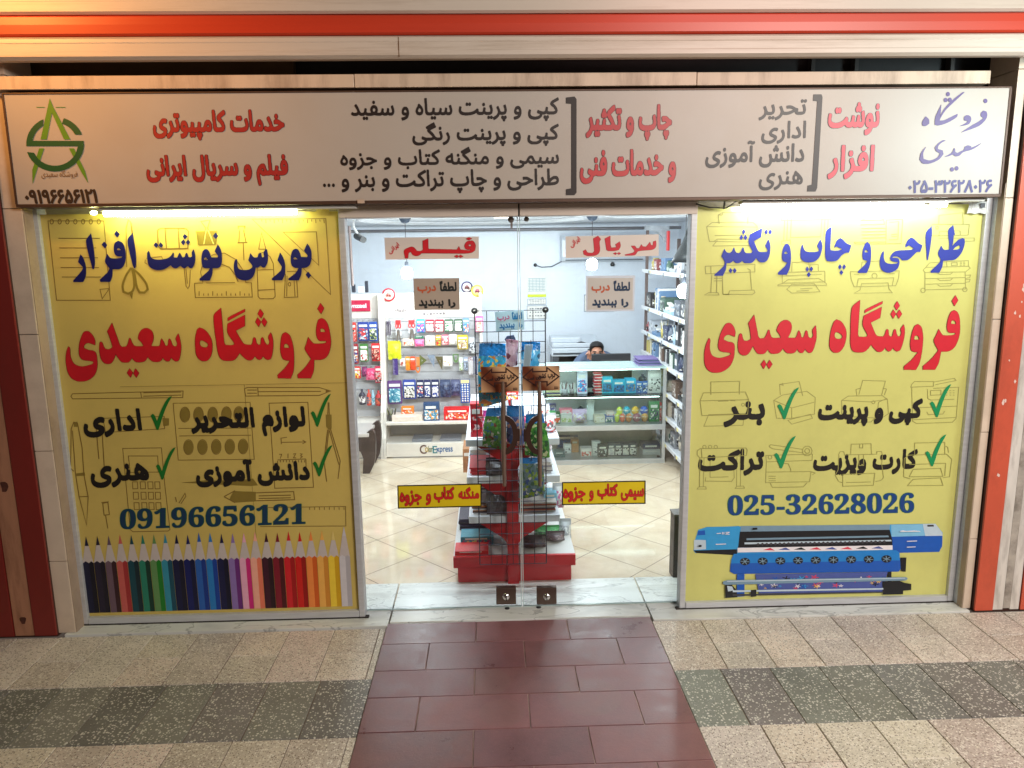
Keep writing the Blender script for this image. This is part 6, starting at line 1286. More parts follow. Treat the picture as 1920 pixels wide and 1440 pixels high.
# blue stencil with rows of white holes
x0, x1, z0, z1 = rect(*Cc(1262, 400, 1360, 650), YH); t = thing('stencil', 'blue drawing stencil with rows of white dots in the tall cabinet', 'stencil', ((x0+x1)/2, YH, z0)); mb = MB(); mb.box(x0, x1, YH-0.006, YH, z0, z1, 0, 0.002); obj('sheet', mb, [ink((30, 84, 160))], t)
mb = MB(); w, h = x1-x0, z1-z0
for i in range(3):
    for j in range(8): mb.lathe([(0.0001, -0.0012), (w*0.09*(1.2-0.2*(j % 2)), -0.0012), (w*0.09, 0)], (x0+w*(0.22+0.28*i), YH-0.0061, z0+h*(0.08+j*0.098)), 10, axis='y')
obj('dot_pattern', mb, [card_w], t); mb = MB(); mb.box(x0+w*0.05, x1-w*0.05, YH-0.0075, YH-0.0062, z1-h*0.17, z1-h*0.02); obj('header_card', mb, [ink((226, 206, 150))], t)
YS2 = 3.30
pack('cup_of_pens', Cc(478, 690, 590, 845), YS2+0.05, ((70, 66, 60), (120, 120, 60), (60, 56, 56)), 'dark cup of pens on the shelf of the tall cabinet', 'pen cup')
pack('carton', Cc(535, 782, 858, 850), YS2, ((222, 206, 192), (222, 206, 192), (214, 198, 184)), 'low cream open box on the shelf of the tall cabinet', 'box', depth=0.16)
pack('carton', Cc(636, 695, 766, 782), YS2+0.06, ((236, 130, 40), (230, 120, 36), (206, 70, 50), W_), 'orange carton standing in the low cream box', 'carton', depth=0.06)
pack('carton', Cc(870, 655, 1036, 846), YS2, ((40, 70, 110), (60, 130, 160), (226, 150, 50), (220, 224, 226)), 'tall blue box of markers with coloured caps on the cabinet shelf', 'box', depth=0.08)
pack('carton', Cc(1085, 712, 1385, 832), YS2, ((206, 24, 30), (206, 28, 34), (226, 120, 60), (236, 210, 200)), 'long red patterned gift box on the cabinet shelf', 'box', depth=0.12)
pack('ring_badge', A(430, 790, 572, 935), 3.54, ((190, 44, 56), (206, 120, 110), (222, 206, 200)), 'round badge with a red rim on the tall cabinet corner', 'badge')
pack('ring_badge', A(1268, 715, 1392, 850), 3.58, ((60, 44, 84), (120, 70, 70), (214, 206, 206)), 'round badge with a dark purple rim on top of the tall cabinet', 'badge')
pack('ring_badge', A(1375, 752, 1505, 888), 3.56, ((226, 206, 70), (170, 90, 110), (230, 220, 140)), 'round yellow badge beside the purple-rimmed one', 'badge')
for q, lb, c in ((A(118, 752, 154, 836), 'narrow black comb-bound booklet standing on the narrow cabinet', (40, 44, 56)), (A(258, 715, 288, 836), 'taller black comb-bound booklet standing on the narrow cabinet', (40, 44, 56)), (A(182, 770, 252, 836), 'white folded card standing between two black booklets', (214, 222, 232))):
    x0, x1, z0, z1 = rect(*q, 3.62); mb = MB(); mb.box(x0, x1, 3.582, 3.61, z0, z1, 0, 0.002)
    if c[0] < 100:
        for i in range(7): mb.box(x0-0.004, x0+0.006, 3.580, 3.612, z0+(z1-z0)*(0.06+i*0.13), z0+(z1-z0)*(0.12+i*0.13))
    tag(obj('booklet' if c[0] < 100 else 'folded_card', mb, [ink(c)]), lb, 'booklet' if c[0] < 100 else 'card')
for q, lb in ((Cc(755, 1055, 960, 1082), 'grey flat folder on the cabinet plinth nearer the cabinet edge'), (Cc(1050, 1040, 1270, 1080), 'grey flat folder on the cabinet plinth nearer the red stand')):
    x0, x1, z0, z1 = rect(*q, 3.33); mb = MB(); zk = P(800, 831, 3.22).z; mb.box(x0, x1, 3.28, 3.50, zk, zk+0.025, 0, 0.003); tag(obj('folder', mb, [ink((124, 126, 132))]), lb, 'folder')
pack('carton', (868, 842, 884, 886), 2.2, ((170, 120, 80), (160, 112, 76), (150, 104, 70)), 'brown cardboard box on the floor behind the red stand', 'box', depth=0.3)

# ---- small table with a dark curved leg
Yt = G(690, 888).y; x0, x1, z0, z1 = rect(612, 800, 706, 818, Yt); t = thing('side_table', 'small table with a pale top and dark curved legs beside the narrow cabinet', 'table', ((x0+x1)/2, Yt+0.2, 0))
zt = P(680, 815, Yt).z; mb = MB(); mb.box(x0, P(692, 815, Yt).x, Yt-0.02, Yt+0.42, zt-0.02, zt+0.012, 0, 0.006); obj('table_top', mb, [mat('pale_top', srgb((190, 182, 176)), 0.3, var=0.04)], t)
brown = mat('dark_wood', srgb((58, 44, 40)), 0.4, var=0.15, scale=9)
sec = [(P(640+x*.17708, 640+y*.17708, Yt).x, P(640+x*.17708, 640+y*.17708, Yt).z) for x, y in pts('150,985 245,975 300,930 330,925 350,960 362,1050 360,1200 345,1290 300,1385 225,1388 230,1300 232,1230 205,1160 150,1120')]
m0 = min(s[1] for s in sec); sec = [(a, b-m0) for a, b in sec]
for yy in (Yt, Yt+0.34):
    mb = MB(); mb.prism(sec, 'y', yy, yy+0.06); obj('leg', mb, [brown], t)

# ---- island stand (red, white shelves)
YG0, YG1 = 0.37, 1.78
gx0, gx1 = P(859, 1098, YG0).x, P(1072, 1096, YG0).x; gc = P(961, 950, YG0).x
ST = thing('display_stand', 'red steel display stand with white shelves behind the two doors', 'display stand', (gc, (YG0+YG1)/2, 0))
zb1 = P(960, 1062, YG0).z; zb2 = P(960, 1041, YG0).z
mb = MB(); mb.box(gx0, gx1, YG0+0.02, YG1, 0.003, zb1, 0, 0.004); obj('base', mb, [redp], ST)
mb = MB(); lx0, lx1 = P(850, 1050, YG0).x, P(1079, 1050, YG0).x; mb.box(lx0, gc-0.04, YG0-0.01, YG0+0.012, zb1+0.001, zb2, 0, 0.003); mb.box(gc+0.04, lx1, YG0-0.01, YG0+0.012, zb1+0.001, zb2, 0, 0.003); obj('base_lip', mb, [redp], ST)
mb = MB(); mb.box(lx0, lx1, YG0+0.013, YG1, zb1+0.002, zb2-0.004, 0, 0.002); obj('base_deck', mb, [white], ST)
zp = P(960, 832, YG0).z+0.02
mb = MB(); mb.box(gc-0.034, gc+0.034, YG0-0.02, YG0+0.04, 0.004, zp, 0, 0.004); obj('post', mb, [redp], ST)
mb = MB(); mb.box(gc-0.034, gc+0.034, YG1-0.06, YG1, zb2, zp, 0, 0.004); obj('post', mb, [redp], ST)
mb = MB(); mb.box(gc-0.01, gc+0.01, YG0+0.041, YG1-0.061, zb2, zp-0.01); obj('centre_panel', mb, [mat('grey_steel_panel', srgb((150, 150, 156)), 0.45, metal=0.2, var=0.05)], ST)
TZ = []
for (l, r, y0, y1) in ((873, 1049, 823, 836), (875, 1050, 893, 906), (879, 1050, 967, 980)):
    z1, z0 = P(960, y0, YG0).z, P(960, y1, YG0).z; TZ.append(z1)
    for a, b in ((P(l, y0, YG0).x, gc-0.036), (gc+0.036, P(r, y0, YG0).x)):
        mb = MB(); mb.box(a, b, YG0, YG1-0.02, z0, z1, 0, 0.004); sf = obj('shelf', mb, [mat('blue_white_enamel', srgb((230, 235, 244)), 0.35, var=0.03)], ST)
        s = -1 if b < gc else 1; xe = a if s < 0 else b; xi = gc+s*0.035; pr = [(xi, z0-0.001), (xi+(xe-xi)*0.72, z0-0.001), (xi+(xe-xi)*0.5, z0-0.035), (xi+(xe-xi)*0.28, z0-0.07)]+[(xi+(xe-s*0.06-xi)*math.cos(t)*0.9, z0-0.001-0.13*math.sin(t)) for t in ()]+[(xi+s*0.02, z0-0.10), (xi, z0-0.135)]
        mb = MB(); mb.prism(pr, 'y', YG0+0.004, YG0+0.012); obj('bracket', mb, [redp], sf)
# goods on the stand: (kind, px box, depth from front, cols, label, cat)
for kind, q, dy, cols, lb, cat, dep in (
 ('carton', (882, 766, 905, 828), 0.06, ((196, 24, 40), (196, 26, 44), (226, 190, 190), (170, 16, 30)), 'tall red gift box with white flecks on the top shelf of the stand', 'box', 0.10),
 ('soft_packet', (893, 733, 906, 772), 0.10, ((206, 60, 110), (236, 170, 200), (120, 60, 150), (90, 160, 80)), 'pink and purple toy packet at the grid edge on the top shelf', 'packet', 0.03),
 ('soft_packet', (905, 738, 920, 776), 0.22, ((150, 40, 120), (230, 230, 240), (206, 60, 120), (60, 110, 190)), 'magenta toy packet beside the pink and purple one', 'packet', 0.03),
 ('carton', (920, 736, 948, 752), 0.62, ((222, 216, 214), (206, 190, 190), (206, 60, 60), W_), 'small white carton behind the copper plates on the stand', 'carton', 0.08),
 ('carton', (948, 734, 972, 750), 0.6, ((206, 50, 44), (226, 150, 60), (206, 60, 50), W_), 'small red and yellow carton behind the copper plates', 'carton', 0.08),
 ('cup_of_pens', (972, 738, 1003, 782), 0.28, ((206, 40, 80), K_, (230, 230, 234)), 'pink cup of black-capped pens on the top shelf of the stand', 'pen cup', 0.05),
 ('soft_packet', (1008, 762, 1030, 800), 0.35, ((206, 206, 210), (226, 220, 216), (206, 90, 80), (150, 120, 120)), 'white speckled packet on the printer-side edge of the top shelf', 'packet', 0.04),
 ('soft_packet', (1016, 790, 1042, 826), 0.14, ((214, 214, 220), (226, 222, 222), (206, 60, 60), (90, 90, 96)), 'clear bag of red and white trinkets at the top shelf corner', 'bag', 0.05),
 ('stack', (882, 879, 930, 893), 0.04, ((200, 40, 56), (214, 60, 72), (180, 30, 46)), 'stack of red notebooks on the upper middle shelf', 'notebook stack', 0.28),
 ('stack', (881, 862, 912, 877), 0.40, (W_, (60, 64, 76), (190, 196, 206)), 'stack of black and white booklets behind the red notebooks', 'booklet stack', 0.26),
 ('soft_packet', (911, 842, 950, 876), 0.02, (K_, (28, 26, 28), (40, 36, 38)), 'black fabric bag with a white ribbon on the upper middle shelf', 'bag', 0.06),
 ('stack', (982, 873, 1034, 893), 0.05, ((206, 204, 206), (150, 150, 160), (226, 222, 220)), 'stack of white and grey papers on the upper middle shelf', 'paper stack', 0.3),
 ('stack', (1016, 855, 1034, 873), 0.5, ((222, 214, 214), (196, 190, 196), (206, 160, 170)), 'farther stack of pale booklets on the upper middle shelf', 'booklet stack', 0.3),
 ('soft_packet', (912, 912, 954, 964), 0.03, (K_, (26, 24, 26), (36, 32, 34)), 'large black cap-shaped bag on the lower middle shelf', 'bag', 0.07),
 ('stack', (887, 948, 925, 967), 0.06, ((90, 70, 70), (206, 140, 100), (206, 206, 212)), 'notebooks with orange pencils printed on them on the lower middle shelf', 'notebook stack', 0.26),
 ('stack', (892, 926, 912, 946), 0.40, ((60, 70, 110), (90, 60, 60), (200, 200, 206)), 'pile of dark blue and brown booklets beside the black cap-shaped bag', 'booklet stack', 0.24),
 ('stack', (976, 950, 1042, 967), 0.05, ((222, 216, 212), (206, 110, 80), (60, 60, 70)), 'pile of magazines with an orange cover picture on the lower middle shelf', 'magazine pile', 0.3),
 ('carton', (1020, 924, 1044, 948), 0.14, ((130, 196, 226), (150, 206, 230), (226, 230, 236), W_), 'light blue carton on the magazines of the lower middle shelf', 'carton', 0.1),
 ('stack', (982, 938, 1020, 950), 0.12, (K_, (40, 40, 46), (60, 62, 70)), 'black wallets lying on the pile of magazines', 'wallet pile', 0.18),
 ('stack', (862, 982, 926, 1003), 0.42, ((40, 36, 60), (60, 50, 90), (30, 28, 40)), 'pile of dark purple notebooks on the stand base', 'notebook pile', 0.26),
 ('stack', (864, 970, 922, 982), 0.46, ((206, 190, 190), (200, 60, 60), W_), 'pile of white and red booklets on top of the dark notebooks', 'booklet pile', 0.22),
 ('carton', (864, 1018, 926, 1034), 0.17, ((30, 130, 150), (40, 140, 160), (206, 190, 120), (170, 60, 120)), 'teal game box lying on the stand base', 'box', 0.14),
 ('carton', (853, 1038, 916, 1046), 0.02, ((206, 34, 40), (210, 40, 46), (206, 30, 36)), 'flat red box lying at the front corner of the stand base', 'box', 0.14),
 ('soft_packet', (1003, 978, 1048, 998), 0.30, ((60, 160, 90), (50, 150, 80), (120, 200, 140)), 'green plastic packet on the stand base', 'packet', 0.07),
 ('soft_packet', (978, 1000, 1022, 1024), 0.12, (K_, (40, 34, 36), (70, 50, 50)), 'black plastic packet on the stand base', 'packet', 0.07),
 ('soft_packet', (1024, 996, 1058, 1014), 0.22, ((84, 74, 78), (96, 80, 84), (130, 120, 126)), 'grey-brown plastic packet on the stand base', 'packet', 0.06),
 ('soft_packet', (1036, 905, 1056, 952), 0.20, ((206, 210, 216), (226, 228, 230), (206, 120, 160)), 'clear packet with pink print hanging off the lower middle shelf', 'packet', 0.04),
 ('soft_packet', (1048, 972, 1070, 1012), 0.34, ((200, 206, 214), (222, 226, 230), (170, 176, 186)), 'clear crinkled packet hanging off the stand edge above the base', 'packet', 0.05)):
    Yq = YG0+dy; sup = [TZ[0], TZ[1], TZ[2], zb2-0.004]
    o = pack(kind, q, Yq, cols, lb, cat, None, depth=dep, name=None if kind != 'stack' else cat.replace(' ', '_'))
    if 'hanging' not in lb and 'behind the copper' not in lb and 'on top of' not in lb and 'lying on the pile' not in lb and 'on the magazines' not in lb:
        zlo = min((o.matrix_basis @ Vector(c)).z for c in o.bound_box)
        s = min(sup, key=lambda v: abs(v-zlo)); o.location.z += s+0.001-zlo
    if 'flat red box' in lb: o.location.y -= 0.0

# ---- wire grid standing before the stand
YW = 0.30; t = thing('wire_grid', 'dark wire grid panel hung with plastic bags on the front of the red stand', 'wire grid', (P(957, 800, YW).x, YW, 0.2))
gx = [P(840+x*.16667, 580, YW).x for x in (298, 433, 565, 697, 826, 955, 1094)]; gz = [P(957, y, YW).z for y in (582, 602, 621.5, 641, 661, 681, 701, 721, 741, 761, 781, 801, 821, 841, 861, 881, 901, 921, 940, 960, 980, 1000, 1020, 1039, 1057)]
mb = MB()
for x in gx: mb.tube([(x, YW, gz[-1]), (x, YW, gz[0])], 0.0036 if x in (gx[0], gx[-1]) else 0.0024, 6)
for z in gz: mb.tube([(gx[0], YW-0.004, z), (gx[-1], YW-0.004, z)], 0.0024, 6)
obj('wire_mesh', mb, [gunm], t)
for x in (gx[0], gx[-1]):
    mb = MB(); mb.lathe([(0.006, -0.014), (0.016, -0.016), (0.019, -0.006), (0.016, 0.006), (0.006, 0.006)], (x, YW-0.008, gz[0]+0.002), 14, axis='y'); obj('corner_cap', mb, [blackp], t)
mb = MB()
for x in (gx[1], gx[-2]): mb.tube([(x, YW, gz[12]), (x, YG0+0.0, gz[12]-0.01)], 0.004, 6)
obj('hanger', mb, [gunm], t)
def bag(poly_px, Y, body, top, label, header, bulge=0.03, cut=None, content=None):
    """plastic bag hung on the grid: outline in photo pixels, coloured header, bulging printed body"""
    pp = [P(x, y, Y) for x, y in poly_px]; cx = sum(p.x for p in pp)/len(pp); z1 = max(p.z for p in pp); z0 = min(p.z for p in pp); t = thing('plastic_bag', label, 'bag', (cx, Y, z0))
    def side(z, s):
        xs = []
        for i in range(len(pp)):
            a, b = pp[i-1], pp[i]
            if (a.z-z)*(b.z-z) <= 0 and abs(a.z-b.z) > 1e-6: xs.append(a.x+(b.x-a.x)*(z-a.z)/(b.z-a.z))
        return (min(xs) if s < 0 else max(xs)) if xs else cx
    def sheet(za_, zb_, m, nm, dz):
        n, k = 12, 10; mb = MB(); vs = []
        for j in range(k+1):
            z = za_+(zb_-za_)*j/k; z = min(max(z, z0+0.001), z1-0.001); a, b = side(z, -1), side(z, 1); v = (z-z0)/(z1-z0)
            for i in range(n+1):
                u = i/n; vs.append((a+(b-a)*u, Y-dz-bulge*math.sin(math.pi*u)**0.7*math.sin(math.pi*min(1, 0.08+v*0.95))-0.004*math.sin(i*2.3+j*1.7)-0.003*math.sin(u*40+v*9), z))
        f = [(j*(n+1)+i, j*(n+1)+i+1, (j+1)*(n+1)+i+1, (j+1)*(n+1)+i) for j in range(k) for i in range(n)]; mb.add(vs, f, 0, True); obj(nm, mb, [m], t)
    zc = z1-(z1-z0)*header
    sheet(z0, zc, body, 'body', 0.0); sheet(zc, z1, top, 'header', 0.001)
    mb = MB(); mb.tube([(cx, Y+0.012, z1-0.02), (cx, Y-0.02, z1-0.012), (cx, Y-0.02, z1+0.012)], 0.002, 5); obj('hook', mb, [gunm], t)
    return t
YB_ = 0.255
blu = mat('blue_plastic', srgb((24, 130, 206)), 0.22, var=0.12, scale=18, bump=0.3); 
def bags(x0, y0, x1, y1, r=3): return [(x0+r, y0), (x1-r, y0), (x1, y0+r), (x1+1, y1-r), (x1-r, y1), (x0+r, y1), (x0-1, y1-r), (x0, y0+r)]
def plast(cols, sc):
    m = art(cols, sc, 0.2); return m
bag([(899, 643), (948, 643), (949, 700), (950, 760), (898, 762), (896, 700)], YB_, plast([(60, 170, 206), (40, 150, 200), (226, 130, 60), (226, 190, 80)], 60), blu, 'blue bag printed with orange fruit hung high on the grid, above the pencil-side copper plate', 0.2)
bag([(949, 636), (972, 638), (970, 688), (949, 690)], YB_+0.03, plast([(226, 190, 204), (214, 170, 190), (120, 60, 80), (232, 214, 222)], 30), mat('pink_plastic', srgb((206, 150, 174)), 0.4, var=0.1), 'pink striped bag hanging between the two blue bags at the top of the grid', 0.12, 0.008)
t = bag([(978, 641), (1013, 641), (1013, 662), (1010, 690), (999, 730), (978, 732), (976, 690)], YB_, plast([(90, 180, 226), (60, 160, 214), (190, 220, 236), (60, 90, 120)], 45), blu, 'blue bag of white drinking straws hung high on the grid', 0.16)
mb = MB()
for k in range(7):
    a = P(985+k*2.2, 646, YB_-0.05); b = P(979+k*1.5, 720, YB_-0.045); mb.tube([a, b], 0.003, 5)
obj('straw', mb, [mat('straw_white', srgb((206, 222, 236)), 0.4, var=0)], t)
grn = plast([(70, 140, 60), (110, 170, 80), (60, 120, 150), (206, 206, 190), (120, 70, 60)], 60)
bag([(913, 765), (945, 763), (949, 800), (950, 842), (904, 842), (906, 800)], YB_, grn, blu, 'green picture bag with a blue top low on the grid beside the pencil-side handle', 0.2)
bag([(950, 760), (982, 760), (984, 790), (983, 836), (950, 836)], YB_, plast([(90, 110, 170), (120, 140, 190), (206, 150, 130), (60, 80, 140)], 55), blu, 'violet-blue picture bag with a blue top low on the grid between the handles', 0.26)
bag([(986, 776), (1018, 776), (1030, 830), (1031, 858), (984, 858), (984, 800)], YB_, plast([(50, 130, 50), (90, 160, 60), (30, 90, 50), (200, 210, 160)], 60), blu, 'deep green picture bag with a blue top low on the grid beside the printer-side handle', 0.2)
bag([(975, 858), (1016, 858), (1021, 900), (1022, 932), (972, 934), (974, 890)], YB_, plast([(100, 130, 140), (70, 110, 90), (130, 160, 60), (60, 90, 150), (206, 206, 200)], 60), blu, 'grey-blue and green picture bag hung lowest on the grid', 0.14)
# tilted light blue notice on the grid
Q = ((927.8, 585), (981.7, 580.8), (983.3, 617.5), (930.5, 621.7))
plaque('grid_notice', 'tilted pale blue notice in blue and pink writing at the top of the wire grid', 'notice', Q, YW-0.012, mat('pale_blue_card', srgb((190, 222, 236)), 0.4, var=0.03), [('لطفاً', sub(Q, 0.58, 0.06, 0.94, 0.46), (16, 120, 176), None, dict(bx=0.04, by=0.06, H_=70)), ('درب', sub(Q, 0.07, 0.22, 0.50, 0.50), (196, 96, 140), None, dict(bx=0.04, by=0.07, H_=70)), ('را', sub(Q, 0.80, 0.62, 0.94, 0.92), (16, 120, 176), None, dict(bx=0.04, by=0.06, H_=70)), ('ببندید', sub(Q, 0.12, 0.62, 0.66, 0.94), (16, 110, 170), None, dict(bx=0.04, by=0.07, H_=70))])
t = thing('mask_pack', 'dark blue folded cap hanging behind the tilted notice on the grid', 'cap', tuple(P(958, 636, YW+0.03))); mb = MB(); mb.prism([(P(x, y, YW+0.03).x, P(x, y, YW+0.03).z) for x, y in ((950, 630), (963, 628), (967, 636), (962, 642), (951, 642), (946, 637))], 'y', YW+0.02, YW+0.04); obj('cloth', mb, [ink((50, 66, 100))], t)

# ---- glass counter
YC = 2.87; cx0, cx1 = P(1012, 870, YC).x, P(1246, 868, YC).x; zt = P(1200, 689, YC).z
CT = thing('glass_counter', 'glass display counter with lit shelves in front of the seated man', 'counter', ((cx0+cx1)/2, YC+0.28, 0))
cg = glass('counter_glass', (0.93, 0.98, 0.965), 0.04); al2 = mat('counter_aluminium', srgb((186, 188, 188)), 0.35, metal=0.5, var=0.05)
CD = 0.42
mb = MB(); mb.box(cx0, cx1, YC, YC+CD, zt-0.012, zt); obj('glass_top', mb, [film('counter_top_glass', (0.62, 0.80, 0.78), 0.55, 0.08)], CT)
z42 = P(1150, 743, YC).z; z80 = P(1150, 797, YC).z; z81 = P(1150, 807, YC).z; z60 = P(1150, 861, YC).z; z72 = P(1150, 872, YC).z
mb = MB(); mb.box(cx0, cx1-0.03, YC+0.004, YC+0.010, z81+0.012, zt-0.013); obj('front_glass', mb, [cg], CT)
mb = MB(); mb.box(cx0+0.01, cx1-0.03, YC+0.02, YC+CD-0.05, z42-0.006, z42); obj('glass_shelf', mb, [cg], CT)
mb = MB(); mb.box(cx0, cx1, YC-0.004, YC+CD, z81-0.0, z80, 0, 0.003); obj('deck', mb, [al2], CT)
mb = MB(); mb.box(cx0, cx1, YC-0.006, YC+CD, z72, z60, 0, 0.003); obj('base', mb, [al2], CT)
for x in (cx0, cx1-0.03):
    for y in (YC-0.002, YC+CD-0.03):
        mb = MB(); mb.box(x, x+0.03, y, y+0.03, z60, zt-0.013, 0, 0.002); obj('corner_post', mb, [al2], CT)
mb = MB(); mb.box(cx0+0.03, cx1-0.03, YC+CD-0.02, YC+CD-0.008, z80, zt-0.02); obj('back_panel', mb, [mat('pale_green_back', srgb((214, 222, 218)), 0.4, var=0.03)], CT)
mb = MB(); mb.box(cx0+0.03, cx1-0.03, YC+CD-0.02, YC+CD-0.008, z60, z81); obj('lower_back_panel', mb, [mat('grey_green_back', srgb((160, 170, 166)), 0.5, var=0.05)], CT)
mb = MB(); xx = P(1078, 720, YC+0.5).x; mb.box(xx, cx1-0.25, YC+CD-0.028, YC+CD-0.021, z42+0.01, zt-0.04); obj('dark_sheet', mb, [mat('dark_backing', srgb((34, 38, 48)), 0.7, var=0.2)], CT)  # dark sheet set behind the upper shelf goods
for z in (zt-0.022, z42-0.016):
    mb = MB(); mb.tube([(cx0+0.05, YC+0.03, z), (cx1-0.06, YC+0.03, z)], 0.003, 8); obj('light_strip', mb, [glow('cool_strip', (0.82, 1.0, 0.98), 12)], CT)
mb = MB(); mb.box(cx0+0.02, cx1-0.03, YC+0.006, YC+0.012, z60+0.001, z81-0.001); obj('lower_glass', mb, [cg], CT)
for x in (cx0+0.06, cx1-0.05):
    mb = MB(); mb.lathe([(0.0001, -0.012), (0.028, -0.012), (0.03, 0), (0.028, 0.012), (0.0001, 0.012)], (x, YC+0.05, 0.03), 14, axis='x'); mb.box(x-0.016, x+0.016, YC+0.03, YC+0.07, 0.045, z72); obj('caster', mb, [blackp], CT)
def Dd(x0, y0, x1, y1): return (960+x0*.17708, 640+y0*.17708, 960+x1*.17708, 640+y1*.17708)
